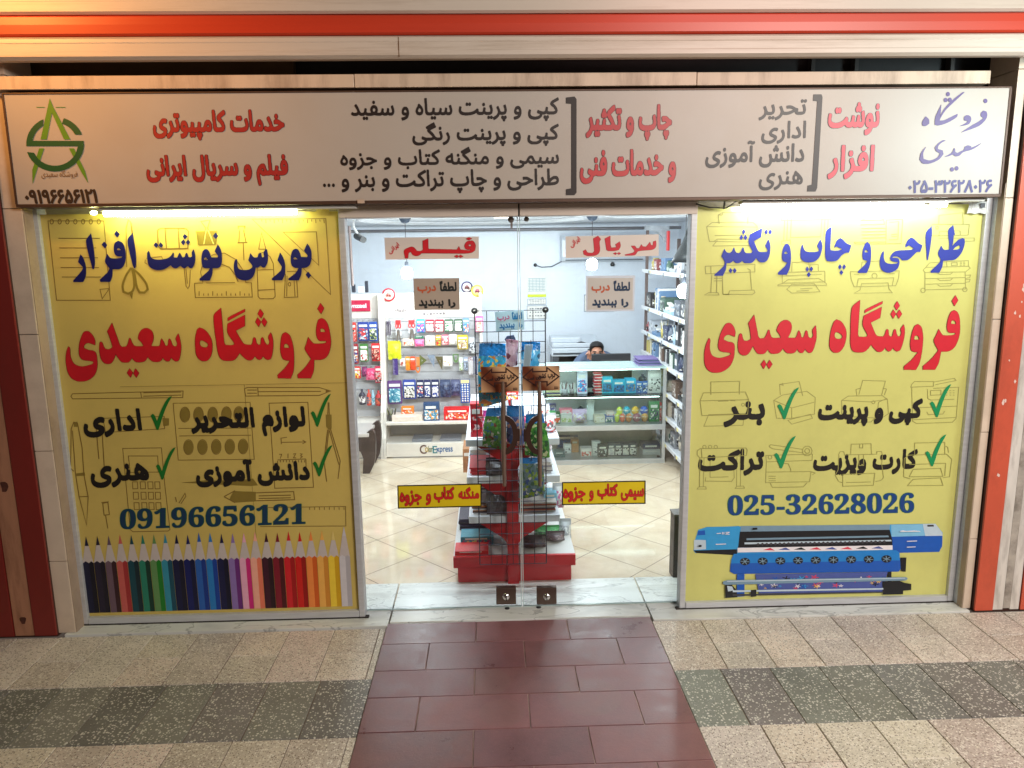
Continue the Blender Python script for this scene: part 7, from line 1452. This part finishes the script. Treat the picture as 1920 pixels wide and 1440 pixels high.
for kind, q, dy, cols, lb, cat, dep in (
 ('cup_of_pens', Dd(515, 440, 600, 580), 0.12, ((190, 190, 196), (120, 90, 90), (226, 226, 230)), 'clear cup of grey and brown pens on the upper counter shelf', 'pen cup', 0.05),
 ('cup_of_pens', Dd(600, 460, 665, 580), 0.16, ((170, 160, 160), (90, 60, 60), (226, 222, 222)), 'second cup of pens beside the blue pen display on the counter shelf', 'pen cup', 0.05),
 ('stack', Dd(360, 530, 505, 582), 0.10, ((226, 222, 170), (60, 60, 120), (206, 200, 210)), 'pile of yellow and purple erasers at the counter end near the stand', 'eraser pile', 0.1),
 ('carton', Dd(690, 345, 798, 580), 0.14, ((214, 220, 240), (60, 150, 214), (206, 70, 120), (226, 230, 240)), 'white pen display with blue and pink pens in the counter', 'pen display', 0.05),
 ('stack', Dd(872, 362, 950, 578), 0.14, ((206, 60, 70), (226, 206, 206), (170, 30, 50)), 'tall stack of red and white ink boxes in the counter', 'box stack', 0.08),
 ('carton', Dd(955, 405, 1066, 575), 0.14, ((20, 170, 200), (16, 100, 150), (30, 130, 180), (60, 70, 80)), 'turquoise ink box beside the red and white boxes', 'box', 0.08),
 ('carton', Dd(1070, 438, 1196, 575), 0.14, ((16, 160, 196), (14, 90, 150), (40, 60, 80), (30, 120, 180)), 'wider turquoise ink box in the middle of the counter', 'box', 0.08),
 ('carton', Dd(1200, 425, 1312, 575), 0.14, ((20, 164, 206), (20, 110, 170), (150, 140, 120), (40, 60, 90)), 'turquoise ink box with a brown picture in the counter', 'box', 0.08),
 ('carton', Dd(1314, 455, 1380, 575), 0.14, ((36, 110, 190), (60, 70, 90), (190, 200, 210), (30, 90, 160)), 'small blue ink box beside the turquoise ones', 'box', 0.06),
 ('carton', Dd(1382, 452, 1436, 575), 0.14, ((30, 96, 176), (50, 60, 80), (206, 214, 222), (30, 80, 150)), 'narrow blue ink box beside the white webcam box', 'box', 0.06),
 ('bottle', Dd(1340, 345, 1425, 452), 0.18, ((34, 40, 48), (60, 66, 76), (30, 30, 36)), 'black round gadget on top of the blue ink boxes', 'gadget', 0.05),
 ('carton', Dd(1440, 325, 1580, 568), 0.12, ((206, 202, 196), (206, 202, 196), (60, 56, 54), W_), 'large white box with a dark picture at the counter corner', 'box', 0.08),
 ('carton', Dd(375, 668, 468, 740), 0.26, ((60, 60, 130), (206, 206, 216), (90, 90, 160), W_), 'white and violet carton standing behind the green ones on the deck', 'carton', 0.06),
 ('carton', Dd(400, 765, 460, 886), 0.12, ((60, 170, 90), (50, 150, 80), (226, 200, 80), W_), 'green carton on the counter deck nearest the red stand', 'carton', 0.06),
 ('carton', Dd(455, 770, 512, 888), 0.10, ((30, 100, 60), (226, 110, 60), (206, 60, 40), W_), 'dark green and orange carton next to the green one', 'carton', 0.06),
 ('carton', Dd(505, 718, 640, 805), 0.20, ((236, 130, 150), (226, 226, 230), (240, 150, 170), W_), 'pink carton lying on the deck goods', 'carton', 0.08),
 ('carton', Dd(515, 806, 636, 886), 0.12, ((206, 206, 200), (160, 180, 110), (196, 190, 150), W_), 'pale box with a green picture under the pink carton', 'box', 0.1),
 ('soft_packet', Dd(640, 738, 788, 884), 0.12, ((206, 180, 214), (222, 214, 232), (226, 214, 150), (190, 150, 200)), 'bag of lilac and yellow craft clay on the counter deck', 'bag', 0.07),
 ('bottle', Dd(695, 685, 760, 742), 0.30, ((50, 60, 64), (40, 50, 54), (60, 66, 70)), 'dark round jar lid behind the lilac bag', 'jar', 0.05),
 ('carton', Dd(872, 808, 985, 880), 0.10, ((214, 206, 186), (222, 216, 196), (120, 110, 70), W_), 'low cream box on the counter deck', 'box', 0.1),
 ('carton', Dd(985, 815, 1085, 880), 0.10, ((50, 90, 150), (40, 80, 110), (60, 120, 100), W_), 'low blue box next to the cream one', 'box', 0.1),
 ('carton', Dd(1005, 752, 1084, 812), 0.14, ((226, 210, 200), (206, 80, 70), (226, 190, 180), W_), 'white and red box on top of the low blue box', 'box', 0.08),
 ('ball_pack', Dd(1105, 680, 1172, 770), 0.12, ((206, 220, 80), (226, 236, 120), W_), 'lime green modelling clay tub in the upper row', 'clay tub', 0.05),
 ('ball_pack', Dd(1176, 682, 1256, 772), 0.12, ((30, 170, 200), (60, 190, 220), W_), 'cyan modelling clay tub in the upper row', 'clay tub', 0.05),
 ('ball_pack', Dd(1264, 680, 1344, 772), 0.12, ((232, 180, 50), (240, 200, 90), W_), 'yellow modelling clay tub in the upper row', 'clay tub', 0.05),
 ('ball_pack', Dd(1354, 678, 1440, 774), 0.12, ((30, 90, 190), (50, 120, 214), W_), 'royal blue modelling clay tub in the upper row', 'clay tub', 0.05),
 ('ball_pack', Dd(1086, 782, 1138, 880), 0.10, ((190, 206, 70), (214, 226, 110), W_), 'pale lime clay tub in the lower row', 'clay tub', 0.05),
 ('ball_pack', Dd(1140, 784, 1198, 878), 0.10, ((226, 110, 80), (236, 140, 110), W_), 'salmon clay tub in the lower row', 'clay tub', 0.05),
 ('ball_pack', Dd(1202, 784, 1270, 878), 0.10, ((206, 130, 70), (222, 160, 100), W_), 'caramel clay tub in the lower row', 'clay tub', 0.05),
 ('ball_pack', Dd(1276, 782, 1364, 878), 0.10, ((150, 80, 100), (176, 110, 130), W_), 'mauve clay tub in the lower row', 'clay tub', 0.05),
 ('ball_pack', Dd(1368, 780, 1440, 876), 0.10, ((214, 150, 50), (230, 180, 90), W_), 'ochre clay tub in the lower row', 'clay tub', 0.05),
 ('carton', Dd(1452, 660, 1560, 872), 0.10, ((50, 130, 70), (60, 140, 80), (214, 220, 206), (30, 60, 90)), 'tall green box with a white ring print at the counter corner', 'box', 0.08),
 ('carton', Dd(1562, 680, 1584, 868), 0.14, ((206, 70, 60), (206, 80, 70), (226, 150, 140)), 'narrow red box beside the tall green box', 'box', 0.06),
 ('carton', Dd(470, 950, 700, 1100), 0.40, ((24, 90, 150), (30, 100, 160), (16, 70, 120)), 'blue box at the back of the lower counter compartment', 'box', 0.06),
 ('carton', Dd(450, 1195, 560, 1252), 0.10, ((84, 110, 110), (96, 120, 120), (70, 90, 92)), 'low grey-green box in the lower compartment', 'box', 0.12),
 ('carton', Dd(548, 1100, 628, 1200), 0.22, ((190, 190, 188), (206, 206, 204), (40, 46, 56), W_), 'small white box with a pen picture in the lower compartment', 'box', 0.06),
 ('carton', Dd(630, 1062, 706, 1200), 0.26, ((190, 140, 90), (180, 130, 84), (170, 120, 76)), 'plain brown carton in the lower compartment', 'carton', 0.08),
 ('carton', Dd(730, 1165, 846, 1252), 0.10, ((214, 206, 204), (206, 100, 90), (196, 70, 60), W_), 'white box with a red label in the lower compartment', 'box', 0.1),
 ('carton', Dd(850, 1108, 936, 1252), 0.14, ((206, 206, 204), (190, 190, 188), (90, 90, 96), W_), 'tall pale grey box beside the red-labelled box', 'box', 0.08),
 ('carton', Dd(912, 1125, 1012, 1252), 0.08, ((36, 44, 52), (60, 66, 70), (200, 204, 206), K_), 'dark box with a white picture in the lower compartment', 'box', 0.08),
 ('carton', Dd(1016, 1120, 1088, 1252), 0.10, ((50, 60, 76), (206, 206, 206), (190, 190, 194), W_), 'white box with a slate top, beside the dark box', 'box', 0.08),
 ('carton', Dd(1090, 1120, 1166, 1250), 0.10, ((44, 54, 72), (206, 206, 206), (30, 34, 40), W_), 'white and slate box with black marks, beside the slate-topped box', 'box', 0.08),
 ('carton', Dd(1168, 1118, 1242, 1250), 0.10, ((44, 54, 72), (210, 210, 210), (30, 34, 40), W_), 'white and slate box with black marks, between two like it', 'box', 0.08),
 ('carton', Dd(1244, 1116, 1320, 1250), 0.10, ((44, 54, 72), (206, 208, 208), (30, 34, 40), W_), 'white and slate box with black marks, at the end of its row', 'box', 0.08),
 ('carton', Dd(1385, 1085, 1570, 1195), 0.16, ((30, 46, 84), (36, 56, 96), (24, 36, 70)), 'navy box on top of the long white box in the lower compartment', 'box', 0.14),
 ('carton', Dd(1385, 1196, 1572, 1245), 0.12, ((200, 204, 206), (206, 210, 212), (190, 194, 198)), 'long white box under the navy box', 'box', 0.16)):
    o = pack(kind, q, YC+dy, cols, lb, cat, None, depth=dep, name={'stack': cat.replace(' ', '_')}.get(kind))
    hs = [z42, z80, z60]; zlo = min((o.matrix_basis @ Vector(c)).z for c in o.bound_box)
    if 'on top of' not in lb and 'lying on' not in lb and 'upper row' not in lb and 'behind the green ones' not in lb and 'jar lid' not in lb:
        s = min(hs, key=lambda v: abs(v-zlo)); o.location.z += max(-0.06, min(0.06, s+0.001-zlo))
t = thing('plastic_bin', 'tall clear plastic holder standing on the counter deck between goods', 'holder', tuple(P(1107, 790, YC+0.2))); x0, x1, z0, z1 = rect(1100, 748, 1114, 795, YC+0.2); mb = MB(); mb.box(x0, x1, YC+0.2, YC+0.26, z80+0.001, z1, 0, 0.006); obj('shell', mb, [film('frosted', (0.86, 0.93, 0.93), 0.6, 0.3)], t)
mb = MB(); x0, x1, z0, z1 = rect(1196, 670, 1240, 687, YC+0.12)
for i in range(5): mb.box(x0+0.01*i*(i % 2), x1-0.008*i, YC+0.1, YC+0.34, zt+0.001+i*0.013, zt+0.012+i*0.013, i % 2, 0.002)
tag(obj('folder_pile', mb, [ink((112, 96, 150)), ink((60, 70, 96))]), 'pile of purple and slate folders lying on the glass counter', 'folder pile')

# ---- desk, monitor, copier, chair and man behind the counter
mb = MB(); t = thing('desk', 'plain desk behind the glass counter carrying the monitor', 'desk', (1.2, 3.95, 0)); mb.box(0.75, 1.75, 3.70, 4.05, 0.66, 0.69, 0, 0.003); obj('desk_top', mb, [brown], t)
for x in (0.78, 1.69):
    mb = MB(); mb.box(x, x+0.03, 3.72, 4.03, 0.002, 0.66); obj('side_panel', mb, [brown], t)
x0, x1, z0, z1 = rect(1109, 663, 1182, 712, 3.80); t = thing('monitor', 'black computer monitor seen from behind, hiding the face of the seated man', 'monitor', ((x0+x1)/2, 3.8, 0.69))
mb = MB(); mb.box(x0, x1, 3.79, 3.82, z1-0.27, z1, 0, 0.006); mb.box(x0+0.1, x1-0.1, 3.772, 3.79, z1-0.2, z1-0.06, 0, 0.01); obj('screen_back', mb, [mat('monitor_black', srgb((34, 34, 38)), 0.45, var=0.08)], t)
mb = MB(); xm = (x0+x1)/2; mb.box(xm-0.03, xm+0.03, 3.80, 3.815, 0.70, z1-0.2); mb.box(xm-0.11, xm+0.11, 3.72, 3.88, 0.691, 0.702, 0, 0.003); obj('stand', mb, [blackp], t)
x0, x1, z0, z1 = rect(1034, 634, 1128, 668, 4.55); t = thing('copier', 'white multifunction copier with a paper tray against the back wall', 'copier', ((x0+x1)/2, 4.75, 0)); wabs = mat('printer_white', srgb((198, 204, 212)), 0.4, var=0.03); dk = mat('printer_dark', srgb((60, 64, 70)), 0.5, var=0.1)
za_ = P(1080, 690, 4.55).z; h = z1-z0
mb = MB(); mb.box(x0, x1, 4.55, 5.02, z0, z0+h*0.45, 0, 0.012); mb.box(x0+0.01, x1-0.01, 4.57, 5.02, z0+h*0.47, z0+h*0.72, 0, 0.012); obj('body', mb, [wabs], t)
mb = MB(); mb.box(x0+0.0, x0+0.36*(x1-x0)/0.6, 4.62, 4.95, z0+h*0.72, z1, 0, 0.012); mb.prism([(4.60, z0+h*0.73), (5.0, z0+h*0.80), (5.0, z0+h*0.95), (4.97, z0+h*0.95)], 'x', x0+0.3, x1-0.02); obj('feeder_tray', mb, [wabs], t)
mb = MB(); mb.box(x0+0.02, x1-0.02, 4.545, 4.56, z0+h*0.10, z0+h*0.20); mb.box(x1-0.16, x1-0.04, 4.543, 4.552, z0+h*0.28, z0+h*0.40); obj('control_strip', mb, [dk], t)
mb = MB(); mb.box(x0+0.02, x1-0.02, 4.58, 5.0, za_, z0-0.002, 0, 0.006); mb.box(x0+0.02, x1-0.02, 4.575, 5.0, 0.003, za_-0.004, 0, 0.006); obj('paper_cabinet', mb, [dk], t)
# man leaning on the desk, head turned to the screen
hd = P(1119, 656, 4.12); hx, hz = hd.x, hd.z-0.045; HY = 4.12
def person():
    me = bpy.data.meshes.new('person'); V = []; E = []; R = []
    def v(x, y, z, rx, ry=None): V.append((x, y, z)); R.append((rx, ry or rx)); return len(V)-1
    def chain(*ids): E.extend([(ids[i], ids[i+1]) for i in range(len(ids)-1)])
    pel = v(hx+0.02, HY+0.30, 0.46, .155, .12); bel = v(hx+0.02, HY+0.26, 0.60, .150, .115); che = v(hx+0.01, HY+0.17, 0.76, .155, .105); nb = v(hx, HY+0.09, 0.865, .075, .07); nk = v(hx, HY+0.055, hz-0.085, .052); jaw = v(hx, HY+0.02, hz-0.045, .060, .07); mid = v(hx, HY+0.015, hz+0.02, .071, .085); top = v(hx, HY+0.03, hz+0.085, .058, .075)
    chain(pel, bel, che, nb, nk, jaw, mid, top)
    for s in (-1, 1):
        sh = v(hx+s*0.175, HY+0.12, 0.80, .066); el = v(hx+s*0.25, HY-0.02, 0.705, .044); wr = v(hx+s*0.15, HY-0.20, 0.715, .029); pa = v(hx+s*0.12, HY-0.27, 0.712, .032, .018); chain(che, sh, el, wr, pa)
        for f in range(4):
            a = v(hx+s*(0.145-f*0.018), HY-0.315, 0.712, .0095); b = v(hx+s*(0.142-f*0.017), HY-0.345+0.005*abs(f-1.5), 0.703, .008); chain(pa, a, b)
        th_ = v(hx+s*0.085, HY-0.285, 0.71, .0095); t2 = v(hx+s*0.075, HY-0.31, 0.705, .008); chain(pa, th_, t2)
        hp = v(hx+s*0.10, HY+0.24, 0.43, .088); kn = v(hx+s*0.13, HY-0.14, 0.45, .058); an = v(hx+s*0.13, HY-0.06, 0.09, .04); to = v(hx+s*0.13, HY-0.20, 0.045, .035); chain(pel, hp, kn, an, to)
    me.from_pydata(V, E, []); o = bpy.data.objects.new('tmp', me); COL.objects.link(o); md = o.modifiers.new('s', 'SKIN'); md.use_smooth_shade = True
    for i, r in enumerate(R): me.skin_vertices[0].data[i].radius = r
    me.skin_vertices[0].data[0].use_root = True
    o.modifiers.new('b', 'SUBSURF').levels = 2
    dg = bpy.context.evaluated_depsgraph_get(); m2 = bpy.data.meshes.new_from_object(o.evaluated_get(dg)); bpy.data.objects.remove(o)
    skin = mat('skin', srgb((196, 138, 112)), 0.5, var=0.05); shirt = mat('grey_blue_shirt', srgb((90, 104, 130)), 0.8, var=0.08, scale=40); trou = mat('dark_trousers', srgb((38, 40, 48)), 0.8)
    m2.materials.clear(); [m2.materials.append(m) for m in (skin, shirt, trou)]
    for p in m2.polygons:
        c = p.center; arm = abs(c.x-hx) > 0.06 and c.y < HY-0.13 and c.z > 0.6
        p.material_index = 0 if ((c.z > hz-0.075 and abs(c.x-hx) < 0.095) or arm) else (1 if c.z > 0.52 else 2)
    base = Vector((hx, HY, 0.0))
    for q in m2.vertices: q.co -= base
    b = bpy.data.objects.new('person', m2); COL.objects.link(b); b.location = base
    tag(b, 'seated dark-haired man in a grey-blue shirt looking at the monitor', 'person')
    mb = MB(); n = 18
    for zz in (0,):
        vs = []; rings = ((0.066, -0.02), (0.083, 0.03), (0.086, 0.06), (0.078, 0.098), (0.055, 0.125), (0.02, 0.138))
        for r, z in rings:
            for k in range(n):
                a = 2*math.pi*k/n; front = max(0, -math.sin(a)); vs.append((hx+r*0.93*math.cos(a), HY+0.022+r*1.14*math.sin(a), hz+z+(0.112*front**0.5*max(0, 1-(z+0.02)/0.13))))
        mb.add(vs, [(i*n+k, i*n+(k+1) % n, (i+1)*n+(k+1) % n, (i+1)*n+k) for i in range(len(rings)-1) for k in range(n)]+[tuple((len(rings)-1)*n+k for k in range(n))], 0, True)
    obj('hair', mb, [mat('black_hair', srgb((20, 17, 18)), 0.6, var=0.2, scale=60)], b)
    mb = MB()
    for s in (-1, 1): mb.ball((hx+s*0.075, HY+0.03, hz+0.005), 0.012, 0.02, 0.03)
    mb.ball((hx, HY-0.072, hz-0.012), 0.013, 0.02, 0.024); obj('ears_and_nose' if False else 'nose', mb, [skin], b)
    mb = MB()
    for s in (-1, 1): mb.ball((hx+s*0.031, HY-0.058, hz+0.017), 0.013, 0.012, 0.007)
    obj('eye', mb, [mat('eye_dark', srgb((30, 22, 20)), 0.3, var=0)], b)
    mb = MB()
    for s in (-1, 1): mb.tube([(hx+s*0.014, HY-0.066, hz+0.031), (hx+s*0.034, HY-0.064, hz+0.037), (hx+s*0.052, HY-0.050, hz+0.030)], 0.005, 6)
    obj('eyebrow', mb, [mat('black_hair', (0, 0, 0))], b)
    mb = MB(); mb.tube([(hx-0.022, HY-0.060, hz-0.055), (hx, HY-0.068, hz-0.053), (hx+0.022, HY-0.060, hz-0.055)], 0.006, 6); obj('mouth', mb, [mat('lips', srgb((150, 84, 76)), 0.5, var=0)], b)
person()
t = thing('office_chair', 'black office chair with a rounded back behind the seated man', 'chair', (hx+0.02, HY+0.35, 0)); mb = MB(); mb.box(hx-0.22, hx+0.26, HY+0.06, HY+0.52, 0.32, 0.375, 0, 0.02); obj('seat', mb, [blackp], t)
mb = MB(); prof = [(hx-0.25+0.06, 0.42), (hx+0.29-0.06, 0.42), (hx+0.29, 0.5), (hx+0.28, 0.80), (hx+0.20, 0.93), (hx+0.02, 0.97), (hx-0.16, 0.93), (hx-0.24, 0.80), (hx-0.25, 0.5)]; mb.prism([(a-0.13, b-0.015) for a, b in prof], 'y', HY+0.46, HY+0.52); obj('backrest', mb, [blackp], t)
mb = MB(); mb.tube([(hx+0.02, HY+0.29, 0.06), (hx+0.02, HY+0.29, 0.33)], 0.025, 10)
for k in range(5): mb.tube([(hx+0.02, HY+0.29, 0.08), (hx+0.02+0.26*math.cos(k*1.257), HY+0.29+0.26*math.sin(k*1.257), 0.035)], 0.018, 8)
obj('base', mb, [blackp], t)

# ---- long rack of shelves along the side wall
RX = P(1204, 572, 4.1).x; RX1 = RX+0.40; RY0, RY1 = 1.55, 4.12
RK = thing('shelf_rack', 'long white steel shelf rack full of stationery along the side wall', 'shelf rack', (RX+0.2, 2.8, 0)); steelw = mat('rack_white', srgb((206, 208, 212)), 0.4, var=0.03); brn = mat('rack_post', srgb((112, 96, 92)), 0.5, metal=0.3, var=0.08)
mb = MB(); mb.box(RX1, RX1+0.01, RY0, RY1, 0.05, 2.05); obj('back_panel', mb, [steelw], RK)
for y in (RY1-0.02, 3.1, 2.1): 
    mb = MB(); mb.box(RX1-0.035, RX1-0.002, y-0.015, y+0.015, 0.003, 2.1); obj('upright', mb, [brn], RK)
mb = MB(); p = P(1213, 500, RY1); mb.box(p.x-0.012, p.x+0.016, RY1, RY1+0.03, 0.003, 2.2); obj('end_post', mb, [brn], RK)
SZ = [P(1204, y, 4.1).z for y in (504.5, 572, 617, 655)]+[XP(1250, 736, RX).z, XP(1249, 780, RX).z, XP(1254, 836, RX).z]
for z in SZ:
    mb = MB(); mb.box(RX, RX1-0.001, RY0, RY1-0.04, z-0.03, z-0.012, 0, 0.002); mb.box(RX-0.012, RX-0.0005, RY0, RY1-0.04, z-0.035, z+0.004, 0, 0.003); obj('shelf', mb, [steelw], RK)
    for y in np.arange(RY0+0.45, RY1-0.1, 0.41):
        mb = MB(); mb.box(RX-0.0145, RX-0.0125, y, y+0.05, z-0.030, z-0.004); obj('price_tag', mb, [mat('tag_yellow', srgb((226, 214, 150)), 0.6)], RK)
    mb = MB()
    for y in np.arange(RY0+0.3, RY1-0.1, 0.62): mb.box(RX-0.018, RX-0.0125, y, y+0.03, z-0.05, z-0.006)
    obj('shelf_clip', mb, [mat('clip_grey', srgb((120, 120, 124)), 0.5)], RK)
rs = random.Random(11)
PAL = [('black', K_), ('grey', (120, 122, 128)), ('white', (206, 208, 212)), ('silver', (168, 172, 180)), ('brown', (108, 88, 76)), ('navy', (52, 58, 84)), ('slate', (84, 92, 104)), ('steel-blue', (96, 126, 160)), ('dull red', (136, 66, 66)), ('beige', (190, 176, 156)), ('charcoal', (58, 58, 62)), ('olive', (110, 108, 84)), ('pale blue', (160, 186, 204)), ('mustard', (176, 160, 92)), ('ivory', (216, 210, 196)), ('dark green', (62, 88, 74))]
SHN = ['top shelf', 'second shelf from the top', 'third shelf from the top', 'fourth shelf from the top', 'third shelf from the floor', 'second shelf from the floor', 'lowest shelf']
used_lb = set()
for si, z in enumerate(SZ):
    y = RY1-0.10; zbase = z-0.0115; gap = (SZ[si-1]-z-0.06) if si else 0.3; prev = 'the end post'; pool = PAL[:]; rs.shuffle(pool)
    while y > 1.78:
        kind = rs.choice(['upright_file', 'box', 'box', 'pen_pot', 'book_row', 'jar', 'tray'] if si not in (0, 4) else ['box', 'tray', 'wire_coil', 'jar', 'box'])
        nm, c = pool.pop() if pool else rs.choice(PAL); 
        if not pool: pool = PAL[:]; rs.shuffle(pool)
        w = {'upright_file': 0.09, 'box': 0.17, 'pen_pot': 0.09, 'book_row': 0.2, 'jar': 0.09, 'tray': 0.22, 'wire_coil': 0.12}[kind]*rs.uniform(0.85, 1.25); hgt = min(gap*0.9, {'upright_file': 0.30, 'box': 0.14, 'pen_pot': 0.17, 'book_row': 0.19, 'jar': 0.12, 'tray': 0.07, 'wire_coil': 0.05}[kind]*rs.uniform(0.85, 1.2))
        y0, y1 = y-w, y; d0 = RX+rs.uniform(0.015, 0.05); d1 = d0+rs.uniform(0.16, 0.27); mb = MB(); cm = ink(c); pr = art([c, tuple(min(255, int(v*0.6+90)) for v in c), K_, W_], 38); ym = (y0+y1)/2
        mats = [cm, pr, card_w]
        if kind == 'upright_file': mb.box(d0, d1, y0, y1, zbase, zbase+hgt, 0, 0.004); mb.box(d0-0.0015, d0-0.0003, y0+w*0.2, y1-w*0.2, zbase+hgt*0.3, zbase+hgt*0.7, 2)
        elif kind == 'box': mb.box(d0, d1, y0, y1, zbase, zbase+hgt, 0, 0.003); mb.box(d0-0.0018, d0-0.0003, y0+w*0.1, y1-w*0.1, zbase+hgt*0.12, zbase+hgt*0.8, 1); mb.box(d0+0.02, d1-0.02, y0-0.0015, y0-0.0003, zbase+hgt*0.15, zbase+hgt*0.75, 1)
        elif kind == 'pen_pot':
            cx, r = d0+0.06, w*0.42; mb.lathe([(0.0001, 0), (r*0.85, 0), (r, hgt*0.5), (r*0.9, hgt*0.5), (r*0.75, 0.01)], (cx, ym, zbase), 12, 0)
            for k in range(11): a = k*0.61; mb.tube([(cx+r*0.4*math.cos(a), ym+r*0.4*math.sin(a), zbase+0.02), (cx+r*0.95*math.cos(a), ym+r*0.95*math.sin(a), zbase+hgt*rs.uniform(0.7, 1))], 0.004, 5, 1 if k % 2 else 2)
        elif kind == 'book_row':
            n = 7
            for k in range(n): mb.box(d0+rs.uniform(0, 0.02), d1, y0+w*k/n+0.001, y0+w*(k+1)/n-0.001, zbase, zbase+hgt*rs.uniform(0.8, 1), k % 3, 0.001)
        elif kind == 'jar': r = w*0.42; mb.lathe([(0.0001, 0), (r, 0.004), (r, hgt*0.7), (r*0.7, hgt*0.8), (r*0.7, hgt), (0.0001, hgt)], (d0+r, ym, zbase), 14, 0); mb.lathe([(r*1.01, hgt*0.15), (r*1.01, hgt*0.55)], (d0+r, ym, zbase), 14, 1)
        elif kind == 'tray':
            mb.box(d0, d1, y0, y1, zbase, zbase+hgt*0.5, 0, 0.003)
            for k in range(9): a = rs.uniform(y0+0.01, y1-0.03); b = rs.uniform(d0+0.005, d1-0.06); mb.box(b, b+0.05, a, a+0.025, zbase+hgt*0.3, zbase+hgt*rs.uniform(0.6, 1), 1 if k % 2 else 2, 0.002)
        else:
            mb.tube([(d0+0.08+w*0.4*math.cos(k*0.5), ym+w*0.4*math.sin(k*0.5), zbase+0.006+hgt*k/40) for k in range(38)], 0.006, 6, 0); mats = [cm]
        lb = '%s %s on the %s of the rack beside %s' % (nm, {'upright_file': 'upright file', 'box': 'printed box', 'pen_pot': 'pot of pens', 'book_row': 'row of slim books', 'jar': 'labelled jar', 'tray': 'tray of small goods', 'wire_coil': 'coil of cable'}[kind], SHN[si], prev)
        if len(lb.split()) > 16: lb = lb.replace(' of the rack', '')
        if len(lb.split()) > 16: lb = lb.replace(' from the top', ' down').replace(' from the floor', ' up')
        if len(lb.split()) > 16: lb = lb.replace('row of slim books', 'slim books').replace('tray of small goods', 'goods tray')
        o = obj({'book_row': 'book_set'}.get(kind, kind), mb, mats); tag(o, lb, {'upright_file': 'file', 'box': 'box', 'pen_pot': 'pen pot', 'book_row': 'books', 'jar': 'jar', 'tray': 'tray', 'wire_coil': 'cable coil'}[kind], 'stationery on the shelf rack')
        prev = 'the %s %s' % (nm, {'upright_file': 'file', 'book_row': 'books', 'pen_pot': 'pot', 'wire_coil': 'coil'}.get(kind, kind)); y = y0-rs.uniform(0.004, 0.02)
# dark upright case by the printer panel
x0, x1 = P(1260, 1080, 0.40).x, P(1300, 1080, 0.40).x; z1 = P(1268, 966, 0.40).z; t = thing('upright_case', 'dark brown upright case on the shop floor beside the printer panel', 'case', ((x0+x1)/2+0.05, 0.43, 0))
mb = MB(); mb.box(x0, x1+0.12, 0.38, 0.48, 0.002, z1, 0, 0.006); obj('body', mb, [mat('worn_dark_wood', srgb((38, 32, 28)), 0.5, var=0.3, scale=6, stretch=(4, 4, 0.6))], t)
mb = MB(); mb.box(x0-0.004, x1+0.124, 0.377, 0.484, z1, z1+0.012, 0, 0.003); obj('lid', mb, [mat('lid_grey', srgb((92, 88, 84)), 0.5, var=0.1)], t)
mb = MB(); c = P(675, 1003, 1.2); mb.ball((c.x-0.01, 1.2, c.z), 0.03, 0.05, 0.055); mb.box(c.x-0.2, c.x-0.02, 1.18, 1.22, 0.001, c.z+0.02, 0, 0.01); tag(obj('floor_doorstop', mb, [blackp]), 'black rubber object on the shop floor peeping past the pencil panel edge', 'doorstop')
